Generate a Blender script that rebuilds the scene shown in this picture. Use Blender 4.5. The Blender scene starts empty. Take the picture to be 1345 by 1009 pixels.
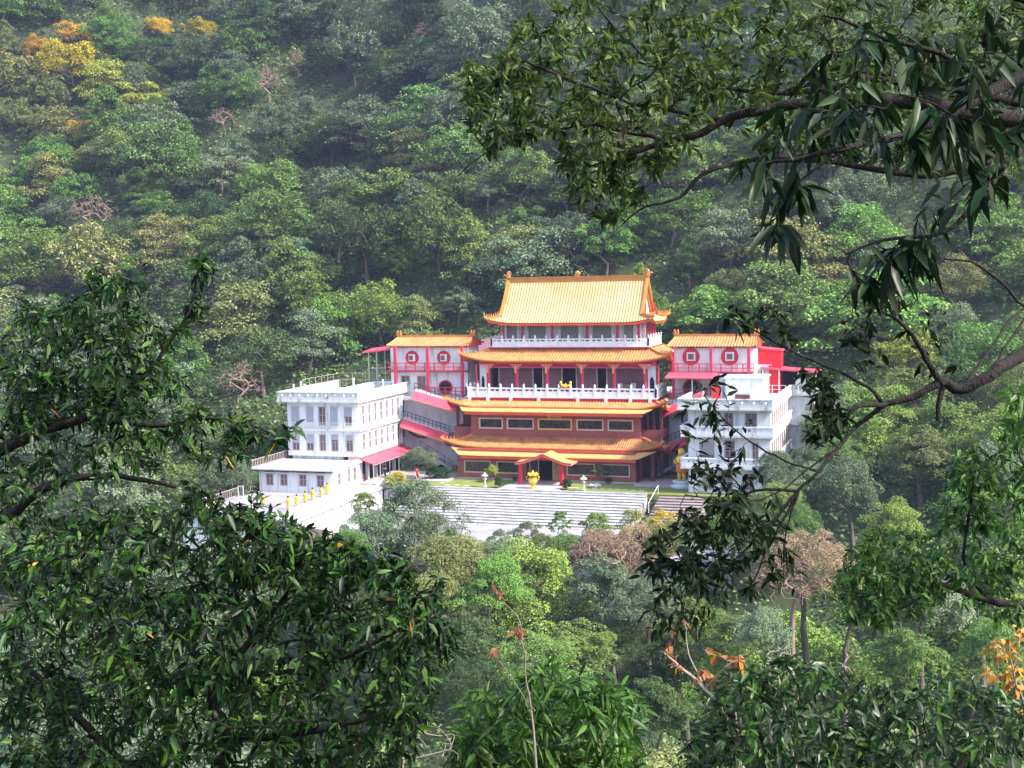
import bpy, math, random
import numpy as np
from mathutils import Matrix, Vector

# ------------------------------------------------------------------ camera
FPX, PW, PH = 1700.0, 1345.0, 1009.0
ROLL = 0.020; YAW = math.radians(18.4895); PITCH = math.radians(4.8123)
CAM = np.array([40.94, -134.25, 22.55])
_F = np.array([-math.sin(YAW)*math.cos(PITCH), math.cos(YAW)*math.cos(PITCH), -math.sin(PITCH)])
_R0 = np.array([math.cos(YAW), math.sin(YAW), 0.0]); _U0 = np.cross(_R0, _F)
_R = math.cos(ROLL)*_R0 - math.sin(ROLL)*_U0
_U = math.sin(ROLL)*_R0 + math.cos(ROLL)*_U0
sc = bpy.context.scene
cam = bpy.data.cameras.new('camera'); cam_ob = bpy.data.objects.new('camera', cam)
sc.collection.objects.link(cam_ob); sc.camera = cam_ob
cam.sensor_width = 36; cam.lens = 36*FPX/PW; cam.clip_start = 0.1; cam.clip_end = 3000
cam_ob.matrix_world = Matrix(((_R[0], _U[0], -_F[0], CAM[0]), (_R[1], _U[1], -_F[1], CAM[1]), (_R[2], _U[2], -_F[2], CAM[2]), (0, 0, 0, 1)))
# ------------------------------------------------------------------ sky, sun, exposure
SUN_DIR = np.array([0.80, -0.10, 0.78]); SUN_DIR /= np.linalg.norm(SUN_DIR)   # towards the sun
w = bpy.data.worlds.new('World'); sc.world = w; w.use_nodes = True
nt = w.node_tree; nt.nodes.clear()
sky = nt.nodes.new('ShaderNodeTexSky'); sky.sky_type = 'NISHITA'; sky.sun_disc = False
sky.sun_elevation = math.asin(SUN_DIR[2]); sky.sun_rotation = math.atan2(SUN_DIR[0], SUN_DIR[1])
sky.air_density = 1.2; sky.dust_density = 2.5; sky.ozone_density = 1.0
bg = nt.nodes.new('ShaderNodeBackground'); bg.inputs[1].default_value = 0.14
wo = nt.nodes.new('ShaderNodeOutputWorld')
nt.links.new(sky.outputs[0], bg.inputs[0]); nt.links.new(bg.outputs[0], wo.inputs[0])
sl = bpy.data.lights.new('sun', 'SUN'); sl.energy = 2.7; sl.angle = math.radians(4); sl.color = (1.0, 0.93, 0.82)
so = bpy.data.objects.new('sun', sl); sc.collection.objects.link(so)
so.rotation_euler = Vector(SUN_DIR).to_track_quat('Z', 'Y').to_euler(); so.location = (0, 0, 300)
sc.view_settings.view_transform = 'Standard'; sc.view_settings.look = 'None'
sc.view_settings.exposure = 1.86; sc.view_settings.gamma = 1.0
sc.cycles.max_bounces = 6; sc.cycles.diffuse_bounces = 3; sc.cycles.glossy_bounces = 2
sc.cycles.transmission_bounces = 3; sc.cycles.volume_bounces = 0; sc.cycles.transparent_max_bounces = 4
sc.cycles.use_denoising = True; sc.cycles.caustics_reflective = False; sc.cycles.caustics_refractive = False
HAZE_DENSITY = 0.00024

def ray(px, py): return _F + _R*((px-PW/2)/FPX) - _U*((py-PH/2)/FPX)
def on(ax, px, py, v):
    d = ray(px, py); return CAM + d*((v-CAM[ax])/d[ax])
def at(px, py, dep): return CAM + ray(px, py)*dep
def proj(p):
    q = np.asarray(p, float)-CAM; z = q @ _F
    return PW/2+FPX*(q @ _R)/z, PH/2-FPX*(q @ _U)/z, z
def X(px, py, Y): return float(on(1, px, py, Y)[0])
def Z(px, py, Y): return float(on(1, px, py, Y)[2])

# ------------------------------------------------------------------ materials
def mat(name, col, rough=0.7, var=0.0, scale=1.0, bump=0.0, bscale=None, col2=None, metal=0.0, spec=0.3, coord='Object', stretch=(1,1,1), detail=6, sharp=None):
    m = bpy.data.materials.new(name); m.use_nodes = True
    n = m.node_tree.nodes; l = m.node_tree.links; p = n['Principled BSDF']
    p.inputs['Roughness'].default_value = rough; p.inputs['Metallic'].default_value = metal
    p.inputs['Specular IOR Level'].default_value = spec
    c1 = tuple(col)+(1,)
    if col2 is None: col2 = tuple(max(0, c*(1-var)) for c in col)
    c2 = tuple(col2)+(1,)
    tc = n.new('ShaderNodeTexCoord'); mp = n.new('ShaderNodeMapping'); mp.inputs['Scale'].default_value = stretch
    l.new(tc.outputs['Object'], mp.inputs[0])
    nz = n.new('ShaderNodeTexNoise'); nz.inputs['Scale'].default_value = scale; nz.inputs['Detail'].default_value = detail
    nz.inputs['Roughness'].default_value = 0.62
    l.new(mp.outputs[0], nz.inputs['Vector'])
    rp = n.new('ShaderNodeValToRGB'); lo, hi = sharp or (0.35, 0.65)
    rp.color_ramp.elements[0].position = lo; rp.color_ramp.elements[1].position = hi
    rp.color_ramp.elements[0].color = c2; rp.color_ramp.elements[1].color = c1
    l.new(nz.outputs['Fac'], rp.inputs[0]); l.new(rp.outputs[0], p.inputs['Base Color'])
    if bump:
        nb = n.new('ShaderNodeTexNoise'); nb.inputs['Scale'].default_value = bscale or scale*4; nb.inputs['Detail'].default_value = 5
        l.new(mp.outputs[0], nb.inputs['Vector'])
        b = n.new('ShaderNodeBump'); b.inputs['Strength'].default_value = bump; b.inputs['Distance'].default_value = 0.05
        l.new(nb.outputs['Fac'], b.inputs['Height']); l.new(b.outputs[0], p.inputs['Normal'])
    return m

def leaf_mat(name, cols, rough=0.55, trans=0.22, spec=0.3, objvar=0.12):
    """leaf shader; every leaf (mesh island) and every tree takes its own shade of the ramp"""
    m = bpy.data.materials.new(name); m.use_nodes = True
    n = m.node_tree.nodes; l = m.node_tree.links; p = n['Principled BSDF']; out = n['Material Output']
    g = n.new('ShaderNodeNewGeometry'); oi = n.new('ShaderNodeObjectInfo')
    rp = n.new('ShaderNodeValToRGB'); e = rp.color_ramp.elements
    for i, c in enumerate(cols):
        pos = i/(len(cols)-1)
        if i == 0: e[0].position = 0; e[0].color = (*c, 1)
        elif i == len(cols)-1: e[len(cols)-1].position = 1; e[len(cols)-1].color = (*c, 1)
        else:
            x = e.new(pos); x.color = (*c, 1)
    l.new(g.outputs['Random Per Island'], rp.inputs[0])
    hs = n.new('ShaderNodeHueSaturation')
    def rng(inp, lo, hi, src):
        mr = n.new('ShaderNodeMapRange'); mr.inputs['To Min'].default_value = lo; mr.inputs['To Max'].default_value = hi
        l.new(src, mr.inputs['Value']); l.new(mr.outputs[0], inp)
    rng(hs.inputs['Hue'], 0.5-objvar*0.22, 0.5+objvar*0.22, oi.outputs['Random'])
    mul = n.new('ShaderNodeMath'); mul.operation = 'MULTIPLY'; mul.inputs[1].default_value = 7.31
    fr = n.new('ShaderNodeMath'); fr.operation = 'FRACT'
    l.new(oi.outputs['Random'], mul.inputs[0]); l.new(mul.outputs[0], fr.inputs[0])
    rng(hs.inputs['Value'], 1-objvar*2.4, 1+objvar*2.4, fr.outputs[0])
    l.new(rp.outputs[0], hs.inputs['Color']); l.new(hs.outputs[0], p.inputs['Base Color'])
    p.inputs['Roughness'].default_value = rough; p.inputs['Specular IOR Level'].default_value = spec
    t = n.new('ShaderNodeBsdfTranslucent'); mx = n.new('ShaderNodeMixShader'); mx.inputs[0].default_value = trans
    l.new(hs.outputs[0], t.inputs[0]); l.new(p.outputs[0], mx.inputs[1]); l.new(t.outputs[0], mx.inputs[2])
    l.new(mx.outputs[0], out.inputs['Surface'])
    return m

M = {}
M['white'] = mat('white_paint', (.70, .71, .76), .6, col2=(.40, .41, .42), scale=1.9, sharp=(.30, .50), stretch=(1.4, 1.4, .16))
M['white2'] = mat('white_slab', (.58, .59, .59), .7, col2=(.24, .24, .23), scale=1.8, sharp=(.32, .48), stretch=(1, 1, .5))
M['ballwhite'] = mat('balustrade_white', (.74, .75, .79), .55, col2=(.60, .61, .63), scale=2)
M['greywall'] = mat('grey_render', (.56, .54, .62), .8, col2=(.40, .39, .44), scale=.8, stretch=(1, 1, .3))
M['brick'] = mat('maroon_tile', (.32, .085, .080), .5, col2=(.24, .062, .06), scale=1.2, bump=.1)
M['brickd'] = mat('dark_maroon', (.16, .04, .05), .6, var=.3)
M['red'] = mat('red_paint', (.58, .025, .045), .45, col2=(.44, .02, .035), scale=1.5)
M['pink'] = mat('pink_red_paint', (.52, .035, .09), .5, col2=(.40, .03, .07), scale=1.5)
M['orangered'] = mat('orange_red_fascia', (.62, .08, .03), .5, col2=(.5, .06, .03), scale=1.5)
M['coral'] = mat('coral_bracket', (.72, .25, .16), .6, var=.2)
M['awning'] = mat('red_metal_awning', (.66, .09, .14), .5, col2=(.50, .06, .10), scale=1.6)
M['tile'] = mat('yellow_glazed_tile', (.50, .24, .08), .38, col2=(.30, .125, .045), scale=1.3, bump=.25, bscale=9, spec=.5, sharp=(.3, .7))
M['tile_pale'] = mat('sunlit_pale_yellow_tile', (.50, .325, .155), .42, col2=(.42, .235, .085), scale=.45, bump=.25, bscale=9, spec=.4, sharp=(.25, .6))  # top roof tile; sun-washed paleness is put into the colour
M['tile_worn'] = mat('weathered_orange_tile', (.46, .20, .068), .45, col2=(.22, .11, .055), scale=1.0, bump=.25, bscale=9, spec=.5, sharp=(.36, .56))
M['tile_ridge'] = mat('orange_ridge_tile', (.52, .22, .045), .4, col2=(.42, .15, .025), scale=1.5, spec=.5)
M['flange'] = mat('smooth_yellow_canopy', (.54, .34, .13), .5, col2=(.44, .25, .08), scale=1.4, stretch=(1, 3, 3))
M['glass'] = mat('dark_glass', (.012, .012, .015), .22, col2=(.075, .062, .055), scale=2.2, spec=.35)
M['dark'] = mat('dark_interior', (.018, .014, .03), .8, var=.3)  # near-black for doors and for unlit interiors, their shade put into the colour
M['hallwall'] = mat('hall_plum_wall', (.28, .13, .17), .7, col2=(.18, .085, .12), scale=2.5)
M['frame'] = mat('cream_frame', (.62, .47, .36), .5, var=.15)
M['signgold'] = mat('pale_gold_lettering', (.80, .55, .30), .5)
M['goldframe'] = mat('gold_frame', (.72, .48, .10), .4, var=.2)
M['shutter'] = mat('grey_shutter', (.33, .31, .31), .7, var=.12, scale=4)
M['curtain'] = mat('lilac_curtain', (.36, .36, .46), .8, var=.1)
M['winglass'] = mat('plum_window_glass', (.10, .07, .09), .3, col2=(.19, .14, .16), scale=2, spec=.6)
M['winframe'] = mat('pale_window_frame', (.48, .38, .38), .5, var=.1)
M['concrete'] = mat('pale_concrete', (.40, .39, .39), .85, col2=(.34, .32, .32), scale=.7, bump=.15, sharp=(.3, .6))
M['step'] = mat('weathered_step_stone', (.42, .41, .43), .85, col2=(.27, .26, .26), scale=1.1, bump=.2, sharp=(.3, .55))
M['pinkstep'] = mat('pinkish_step_stone', (.30, .25, .25), .85, col2=(.2, .16, .165), scale=1.3, bump=.2)
M['plaza'] = mat('plaza_stone', (.33, .31, .34), .85, col2=(.20, .185, .20), scale=.5, bump=.1, sharp=(.3, .62))
M['paving'] = mat('entrance_paving', (.42, .39, .40), .8, var=.2, scale=1.5)
M['lawn'] = mat('lawn_grass', (.20, .225, .055), .9, col2=(.135, .17, .04), scale=1.1, bump=.4, bscale=20)
M['soil'] = mat('forest_soil', (.03, .05, .02), .95, col2=(.045, .05, .025), scale=.15)
M['gold'] = mat('gold_paint', (.85, .55, .06), .32, col2=(.65, .38, .04), scale=4, metal=.35, spec=.5)
M['yellow'] = mat('yellow_robe', (.80, .52, .04), .6, var=.2, scale=4)
M['orange'] = mat('orange_robe', (.80, .20, .06), .6, var=.2, scale=4)
M['metal'] = mat('grey_metal', (.48, .50, .50), .45, var=.2, metal=.4)
M['darkmetal'] = mat('dark_metal', (.06, .06, .07), .5, var=.2)
M['stone'] = mat('lantern_stone', (.50, .48, .44), .85, col2=(.34, .33, .30), scale=5, bump=.3)
M['skin'] = mat('skin', (.42, .24, .17), .6)
M['hair'] = mat('black_hair', (.02, .018, .018), .5)
M['black'] = mat('black_cloth', (.03, .03, .035), .8, var=.2)
M['redcloth'] = mat('red_cloth', (.62, .03, .05), .8, var=.15)
M['wood'] = mat('wood', (.30, .20, .12), .7, var=.3, scale=4)
M['tealglass'] = mat('blue_tarp', (.08, .22, .38), .6, var=.2)
M['bark'] = mat('grey_bark', (.16, .13, .11), .9, col2=(.08, .065, .055), scale=5, bump=.5, stretch=(1, 1, .3))
M['barkdark'] = mat('dark_bark', (.026, .019, .017), .85, col2=(.012, .010, .010), scale=40, bump=.5, stretch=(1, 1, .4))
M['barkpale'] = mat('pale_bark', (.34, .28, .24), .9, col2=(.20, .16, .14), scale=2, bump=.3)
M['barkpink'] = mat('pinkish_bark', (.30, .19, .16), .9, col2=(.2, .13, .11), scale=2)
L = {}
L['dark'] = leaf_mat('dark_green_leaves', [(.045, .084, .028), (.066, .118, .036), (.095, .155, .044)])
L['mid'] = leaf_mat('mid_green_leaves', [(.100, .175, .042), (.145, .235, .054), (.195, .290, .070)])
L['bright'] = leaf_mat('bright_green_leaves', [(.120, .215, .040), (.165, .285, .052), (.220, .345, .070)])
L['olive'] = leaf_mat('olive_leaves', [(.160, .180, .060), (.215, .235, .075), (.265, .275, .095)])
L['greygreen'] = leaf_mat('grey_green_leaves', [(.105, .155, .090), (.150, .210, .115), (.200, .265, .145)])
L['yellow'] = leaf_mat('yellow_leaves', [(.34, .30, .03), (.48, .40, .03), (.62, .46, .03)], objvar=.05)
L['goldflower'] = leaf_mat('orange_yellow_blossom', [(.45, .26, .02), (.60, .36, .02), (.66, .44, .04)], objvar=.05)
L['ltyellow'] = leaf_mat('yellow_green_leaves', [(.24, .30, .04), (.32, .37, .055), (.40, .42, .07)], objvar=.05)
L['brown'] = leaf_mat('brownish_dry_leaves', [(.24, .16, .11), (.32, .22, .15), (.30, .27, .12)], objvar=.05)
L['rust'] = leaf_mat('rusty_leaves', [(.25, .09, .06), (.32, .13, .08), (.20, .12, .05)], objvar=.05)
L['near_dark'] = leaf_mat('glossy_dark_leaves', [(.004, .010, .003), (.008, .028, .006), (.020, .062, .012)], rough=.42, trans=.2, spec=.26, objvar=0)  # dark leaf green, deepened to paint shade inside the near foliage
L['near_mid'] = leaf_mat('glossy_mid_leaves', [(.014, .050, .007), (.035, .105, .013), (.085, .185, .026)], rough=.42, trans=.35, spec=.3, objvar=0)  # mid leaf green, brightened to paint sunlit highlights on the near foliage
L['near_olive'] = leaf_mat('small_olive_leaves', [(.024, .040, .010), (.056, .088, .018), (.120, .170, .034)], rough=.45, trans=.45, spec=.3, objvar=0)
L['near_shade'] = leaf_mat('shade_darkened_leaves', [(.009, .017, .007), (.015, .028, .010), (.028, .048, .015)], rough=.6, trans=.18, spec=.12, objvar=0)  # leaf colour darkened to stand in for canopy shade
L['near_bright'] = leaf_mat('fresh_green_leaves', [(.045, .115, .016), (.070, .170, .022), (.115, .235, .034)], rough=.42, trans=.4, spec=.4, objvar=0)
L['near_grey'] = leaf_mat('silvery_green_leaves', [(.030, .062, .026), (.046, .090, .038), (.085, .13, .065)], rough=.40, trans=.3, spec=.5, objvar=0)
L['clipped'] = leaf_mat('clipped_shrub_leaves', [(.022, .060, .016), (.036, .090, .022), (.055, .125, .03)], objvar=0)
L['autumn'] = leaf_mat('autumn_leaves', [(.42, .14, .06), (.60, .28, .04), (.66, .40, .05), (.34, .12, .07)], rough=.6, trans=.4, spec=.3, objvar=0)
L['autumnred'] = leaf_mat('red_brown_leaves', [(.30, .09, .06), (.42, .15, .09), (.5, .25, .10)], rough=.6, trans=.4, spec=.3, objvar=0)

# ------------------------------------------------------------------ mesh collection
class MB:
    def __init__(s): s.v = []; s.f = []; s.m = []; s.n = 0; s.chunks = []
    def add(s, v, f, mi=0):
        v = [tuple(map(float, p)) for p in v]
        s.chunks.append((s.n, s.n+len(v), len(s.f), len(s.f)+len(f))); s.v += v; s.f += [tuple(i+s.n for i in q) for q in f]; s.m += [mi]*len(f); s.n += len(v); return s
    def box(s, x0, y0, z0, x1, y1, z1, mi=0):
        if x1 < x0: x0, x1 = x1, x0
        if y1 < y0: y0, y1 = y1, y0
        if z1 < z0: z0, z1 = z1, z0
        v = [(x0,y0,z0),(x1,y0,z0),(x1,y1,z0),(x0,y1,z0),(x0,y0,z1),(x1,y0,z1),(x1,y1,z1),(x0,y1,z1)]
        return s.add(v, [(0,3,2,1),(4,5,6,7),(0,1,5,4),(1,2,6,5),(2,3,7,6),(3,0,4,7)], mi)
    def obox(s, c, dx, dy, dz, mi=0):
        c, dx, dy, dz = map(np.asarray, (c, dx, dy, dz))
        v = [c+a*dx+b*dy+e*dz for e in (-.5, .5) for a, b in ((-.5,-.5),(.5,-.5),(.5,.5),(-.5,.5))]
        return s.add(v, [(0,3,2,1),(4,5,6,7),(0,1,5,4),(1,2,6,5),(2,3,7,6),(3,0,4,7)], mi)
    def beam(s, a, b, w, h=None, mi=0):
        a, b = np.asarray(a, float), np.asarray(b, float); h = h or w
        d = b-a; L_ = np.linalg.norm(d); u = d/L_
        side = np.cross(u, (0, 0, 1)); 
        if np.linalg.norm(side) < 1e-4: side = np.array([1., 0, 0])
        side /= np.linalg.norm(side); up = np.cross(side, u)
        return s.obox((a+b)/2, d, side*w, up*h, mi)
    def lathe(s, c, prof, seg=12, mi=0, sx=1, sy=1):
        cx, cy, cz = c; v = []
        for r, z in prof:
            for k in range(seg):
                t = 2*math.pi*k/seg; v.append((cx+r*sx*math.cos(t), cy+r*sy*math.sin(t), cz+z))
        f = []
        for i in range(len(prof)-1):
            for k in range(seg):
                a = i*seg+k; b = i*seg+(k+1) % seg; f.append((a, b, b+seg, a+seg))
        f.append(tuple(range(seg))[::-1]); f.append(tuple((len(prof)-1)*seg+k for k in range(seg)))
        return s.add(v, f, mi)
    def tube(s, pts, rad, seg=6, mi=0):
        pts = [np.asarray(p, float) for p in pts]
        if not hasattr(rad, '__len__'): rad = [rad]*len(pts)
        v = []; f = []
        ref = np.array([.31, .17, .93])
        for i, p in enumerate(pts):
            d = pts[min(i+1, len(pts)-1)]-pts[max(i-1, 0)]; d = d/(np.linalg.norm(d)+1e-9)
            a = np.cross(d, ref); a /= np.linalg.norm(a)+1e-9; b = np.cross(d, a)
            for k in range(seg):
                t = 2*math.pi*k/seg; v.append(p+rad[i]*(a*math.cos(t)+b*math.sin(t)))
        for i in range(len(pts)-1):
            for k in range(seg):
                a = i*seg+k; b = i*seg+(k+1) % seg; f.append((a, a+seg, b+seg, b))
        f.append(tuple(range(seg))); f.append(tuple((len(pts)-1)*seg+k for k in range(seg))[::-1])
        return s.add(v, f, mi)
    def build_each(s, name, ms, parent=None, key=None, smooth=False, **k):
        """one object per added piece, or per key(centre) when a key is given"""
        gs = {}
        for i, (v0, v1, f0, f1) in enumerate(s.chunks):
            c = np.mean(s.v[v0:v1], axis=0); gs.setdefault(i if key is None else key(c), []).append((v0, v1, f0, f1))
        for ch in gs.values():
            m_ = MB()
            for v0, v1, f0, f1 in ch: m_.add(s.v[v0:v1], [tuple(q-v0 for q in f) for f in s.f[f0:f1]], s.m[f0] if f1 > f0 else 0)
            o = m_.build(name, ms, parent, smooth)
        return o
    def grid(s, P, mi=0, flip=False):
        nu, nv = len(P), len(P[0]); v = [p for r in P for p in r]; f = []
        for i in range(nu-1):
            for j in range(nv-1):
                a = i*nv+j; q = (a, a+nv, a+nv+1, a+1); f.append(q[::-1] if flip else q)
        return s.add(v, f, mi)
    def build(s, name, ms, parent=None, smooth=False, label=None, origin=None):
        if not isinstance(ms, (list, tuple)): ms = [ms]
        me = bpy.data.meshes.new(name)
        v = s.v
        if origin is not None: v = [(a-origin[0], b-origin[1], c-origin[2]) for a, b, c in v]
        me.from_pydata(v, [], s.f); 
        for m_ in ms: me.materials.append(m_)
        if len(ms) > 1: me.polygons.foreach_set('material_index', s.m)
        if smooth: me.polygons.foreach_set('use_smooth', [True]*len(me.polygons))
        o = bpy.data.objects.new(name, me); sc.collection.objects.link(o)
        if parent is not None: attach(o, parent, origin)
        elif origin is not None: o.location = origin
        if label: o['label'] = label
        return o
def attach(o, parent, origin=None):
    """parent keeps its own place; child vertices are given in world space"""
    wl = world_loc(parent)
    o.parent = parent
    og = np.zeros(3) if origin is None else np.asarray(origin, float)
    o.location = Vector(og - wl)
def world_loc(o):
    p = np.zeros(3)
    while o is not None:
        p += np.array(o.location); o = o.parent
    return p
def np_mesh(name, V, F, mats, mi=None, smooth=False):
    """V (n,3), F list of (array of faces with k verts)"""
    me = bpy.data.meshes.new(name)
    me.vertices.add(len(V)); me.vertices.foreach_set('co', np.asarray(V, np.float32).ravel())
    loops = np.concatenate([f.ravel() for f in F]); tot = np.concatenate([np.full(len(f), f.shape[1]) for f in F])
    start = np.concatenate([[0], np.cumsum(tot)[:-1]])
    me.loops.add(len(loops)); me.loops.foreach_set('vertex_index', loops.astype(np.int32))
    me.polygons.add(len(tot)); me.polygons.foreach_set('loop_start', start.astype(np.int32)); me.polygons.foreach_set('loop_total', tot.astype(np.int32))
    if smooth: me.polygons.foreach_set('use_smooth', np.ones(len(tot), bool))
    for m_ in mats: me.materials.append(m_)
    if mi is not None: me.polygons.foreach_set('material_index', np.asarray(mi, np.int32))
    me.update(calc_edges=True); me.validate()
    return me
def link(name, me, parent=None, loc=None):
    o = bpy.data.objects.new(name, me); sc.collection.objects.link(o)
    if parent is not None: o.parent = parent
    if loc is not None: o.location = loc
    return o
def tag(o, label=None, cat=None, group=None, kind=None):
    if label: o['label'] = label
    if cat: o['category'] = cat
    if group: o['group'] = group
    if kind: o['kind'] = kind
    return o
def empty(name, loc, label=None, cat=None, group=None):
    o = bpy.data.objects.new(name, None); sc.collection.objects.link(o); o.location = loc; o.empty_display_size = .5
    return tag(o, label, cat, group)
def copy_tree(o, parent=None):
    c = o.copy(); sc.collection.objects.link(c)
    if parent is not None: c.parent = parent
    for ch in list(o.children): copy_tree(ch, c)
    return c
rnd = random.Random(7)
rs = np.random.RandomState(11)

# ------------------------------------------------------------------ terrain
def _sm(t): t = np.clip(t, 0, 1); return t*t*(3-2*t)
_by = np.array([-170, -150, -134, -128, -112, -95, -80, -62, -48, -36, -27, -20, 20, 26, 60, 120, 180, 240, 300, 420])
_bz = np.array([38, 29, 20.9, 17.0, 7.0, -4.0, -11, -15.5, -14.5, -10.0, -5.0, -3.0, 9.5, 13, 40, 88, 136, 184, 222, 250])
def hfun(x, y):
    x = np.asarray(x, float); y = np.asarray(y, float)
    b = np.interp(y, _by, _bz)
    # gullies and spurs on the mountain behind
    up = _sm((y-24)/70)
    g = 9*np.sin(x*0.045+y*0.012+1.0)+5*np.sin(x*0.11-y*0.03+.5)+4*np.sin(x*.021-y*.05+2.2)+2.2*np.sin(x*.19+y*.13)
    b = b+g*up
    n = 0.8*np.sin(x*.21+1.3)*np.cos(y*.17)+.5*np.sin(x*.47+y*.39)
    # a spur coming down on the right, a little higher ground left
    side = _sm((x-30)/30)*(4.5*np.exp(-((y+12)/26.)**2))
    sidel = _sm((-x-34)/25)*(2.0*np.exp(-((y+5)/30.)**2))
    b = b+side+sidel+n*_sm(np.abs(y+6)/60)*.8
    # terrace the temple stands on
    t = np.interp(y, [-28, -26, -7, -6, 7.4, 7.9, 20, 24], [-3.2, -2.6, -2.6, -.6, -.6, 7.4, 7.4, 11])
    t2 = np.interp(y, [-28, -26, -7, 7, 16, 20, 24], [-3.2, -2.6, -2.6, -1.0, 3.0, 6.0, 11]); k = _sm((x-22)/2.0); t = t*(1-k)+t2*k
    k = _sm((-x-12.2)/.8)*_sm((-5.95-y)/.6); t = t*(1-k)-4.8*k
    wx = _sm((33-np.abs(x-0.))/4.0)*_sm((24-y)/3)*_sm((y+27)/2)
    return b*(1-wx)+t*wx
ys = np.concatenate([np.arange(-175, -30, 3.0), np.arange(-30, 26, .7), np.arange(26, 425, 4.0)])
xs = np.concatenate([np.arange(-330, -40, 6.0), np.arange(-40, 60, 1.5), np.arange(60, 420, 6.0)])
gx, gy = np.meshgrid(xs, ys); gz = hfun(gx, gy)
V = np.stack([gx.ravel(), gy.ravel(), gz.ravel()], 1); nx = len(xs); ny = len(ys)
ii, jj = np.meshgrid(np.arange(ny-1), np.arange(nx-1), indexing='ij'); a = (ii*nx+jj).ravel()
o = link('hillside', np_mesh('hillside', V, [np.stack([a, a+1, a+nx+1, a+nx], 1)], [M['soil']], smooth=True)); tag(o, kind='structure')

# plaza, steps, lawn, paths
def struct(name, mb, m):
    o = mb.build(name, m); o['kind'] = 'structure'; return o
STEP_N, STEP_Y0, STEP_Y1, PLZ = 13, -5.9, -15.2, -2.05
mb = MB(); tr = (STEP_Y0-STEP_Y1)/STEP_N; rz = -PLZ/STEP_N
def steps(x0, x1, y0, n, trd, rise, skew=0.0):
    mb = MB()
    for k in range(n):
        ya, yb = y0-k*trd, y0-(k+1)*trd; z = -k*rise-.02
        mb.box(x0, yb, PLZ-.5, x1, ya, z-rise-.05)
        # a slab with a small nosing on each tread, in joined lengths
        x = x0
        while x < x1-.01:
            xe = min(x1, x+rnd.uniform(2.2, 3.6)); dz = rnd.uniform(-.008, .008)
            mb.box(x+.006, yb-.05, z-rise-.045, xe-.006, ya-.045, z-rise+.015+dz)
            x = xe
    return mb
struct('stone_steps', steps(-13.3, 12.35, STEP_Y0, STEP_N, tr, rz), M['step'])
mb = MB(); mb.box(-17.0, -6.2, -.3, 12.35, -5.9+.0, .03); struct('step_landing', mb, M['step'])
struct('side_steps', steps(13.7, 18.5, STEP_Y0-.2, STEP_N, tr, rz), M['pinkstep'])
mb = MB(); mb.box(-12.6, -26.5, PLZ-3, 24, -15.3, PLZ-.02); struct('plaza', mb, M['plaza'])
mb = MB(); mb.box(-20, -5.9, -.6, 24, 7.3, -.02); struct('lawn', mb, M['lawn'])
mb = MB(); mb.box(-17.0, -5.88, -6, -13.3, -5.6, -.61); tag(mb.build('garden_wall', M['greywall']), 'short grey retaining wall holding the left end of the lawn beside the steps', 'retaining wall')
# the paved way widens towards the steps
mb = MB(); mb.add([(-3.9, -5.85, -.012), (3.0, -5.85, -.012), (1.9, -.2, -.012), (-3.0, -.2, -.012), (-3.9, -5.85, .03), (3.0, -5.85, .03), (1.9, -.2, .03), (-3.0, -.2, .03)], [(4,5,6,7),(0,1,5,4),(1,2,6,5),(2,3,7,6),(3,0,4,7)])
struct('paved_path', mb, M['paving'])
mb = MB(); mb.box(9.95, -1.6, -.02, 15.5, 3.2, .12); struct('side_pavement', mb, mat('pinkish_paving', (.42, .34, .34), .8, var=.2))
mb = MB(); mb.box(-19.9, -3.0, -.02, -10.8, 3.2, .10); mb.box(-19.9, -5.9, -.02, -17.4, -3.0, .1); struct('side_pavement', mb, M['concrete'])

# ------------------------------------------------------------------ roof builders
def prof(v, p): return 1-max(0., 1-v)**p      # 0 at the top, 1 at the eave, steeper near the top
def roof_side(mb, A, inner, outer, ztop, zeave, lift, rib, frame, v0f, p=1.25, zoff=0., flip=False, nv=9, ribs=True, amp=.115, vmin=0.0):
    """one sloping side. frame(s, t) -> (x, y): s along the eave (metres from its middle), t 0..1 from top to eave."""
    n = max(4, int(round(2*outer/rib))); sub = 4 if ribs else 1
    if not ribs: n = max(8, int(2*outer/.8))
    P = []
    tot = n*sub
    for i in range(tot+1):
        s_ = -outer+2*outer*i/tot; row = []
        ph = (i % sub)/sub
        r_ = amp*(.5+.5*math.cos(2*math.pi*ph))**1.0 if ribs else 0
        v0 = max(vmin, v0f(abs(s_)))
        for j in range(nv+1):
            t = v0+(1-v0)*j/nv
            x, y = frame(s_, t)
            c = max(0, (abs(s_)-outer*.55)/(outer*.45))
            z = ztop-(ztop-zeave)*prof(t, 1/p if p < 1 else p)+lift*(c**2.6)*t*t+r_+zoff
            row.append((x, y, z))
        P.append(row)
    mb.grid(P, 0, flip)
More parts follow.
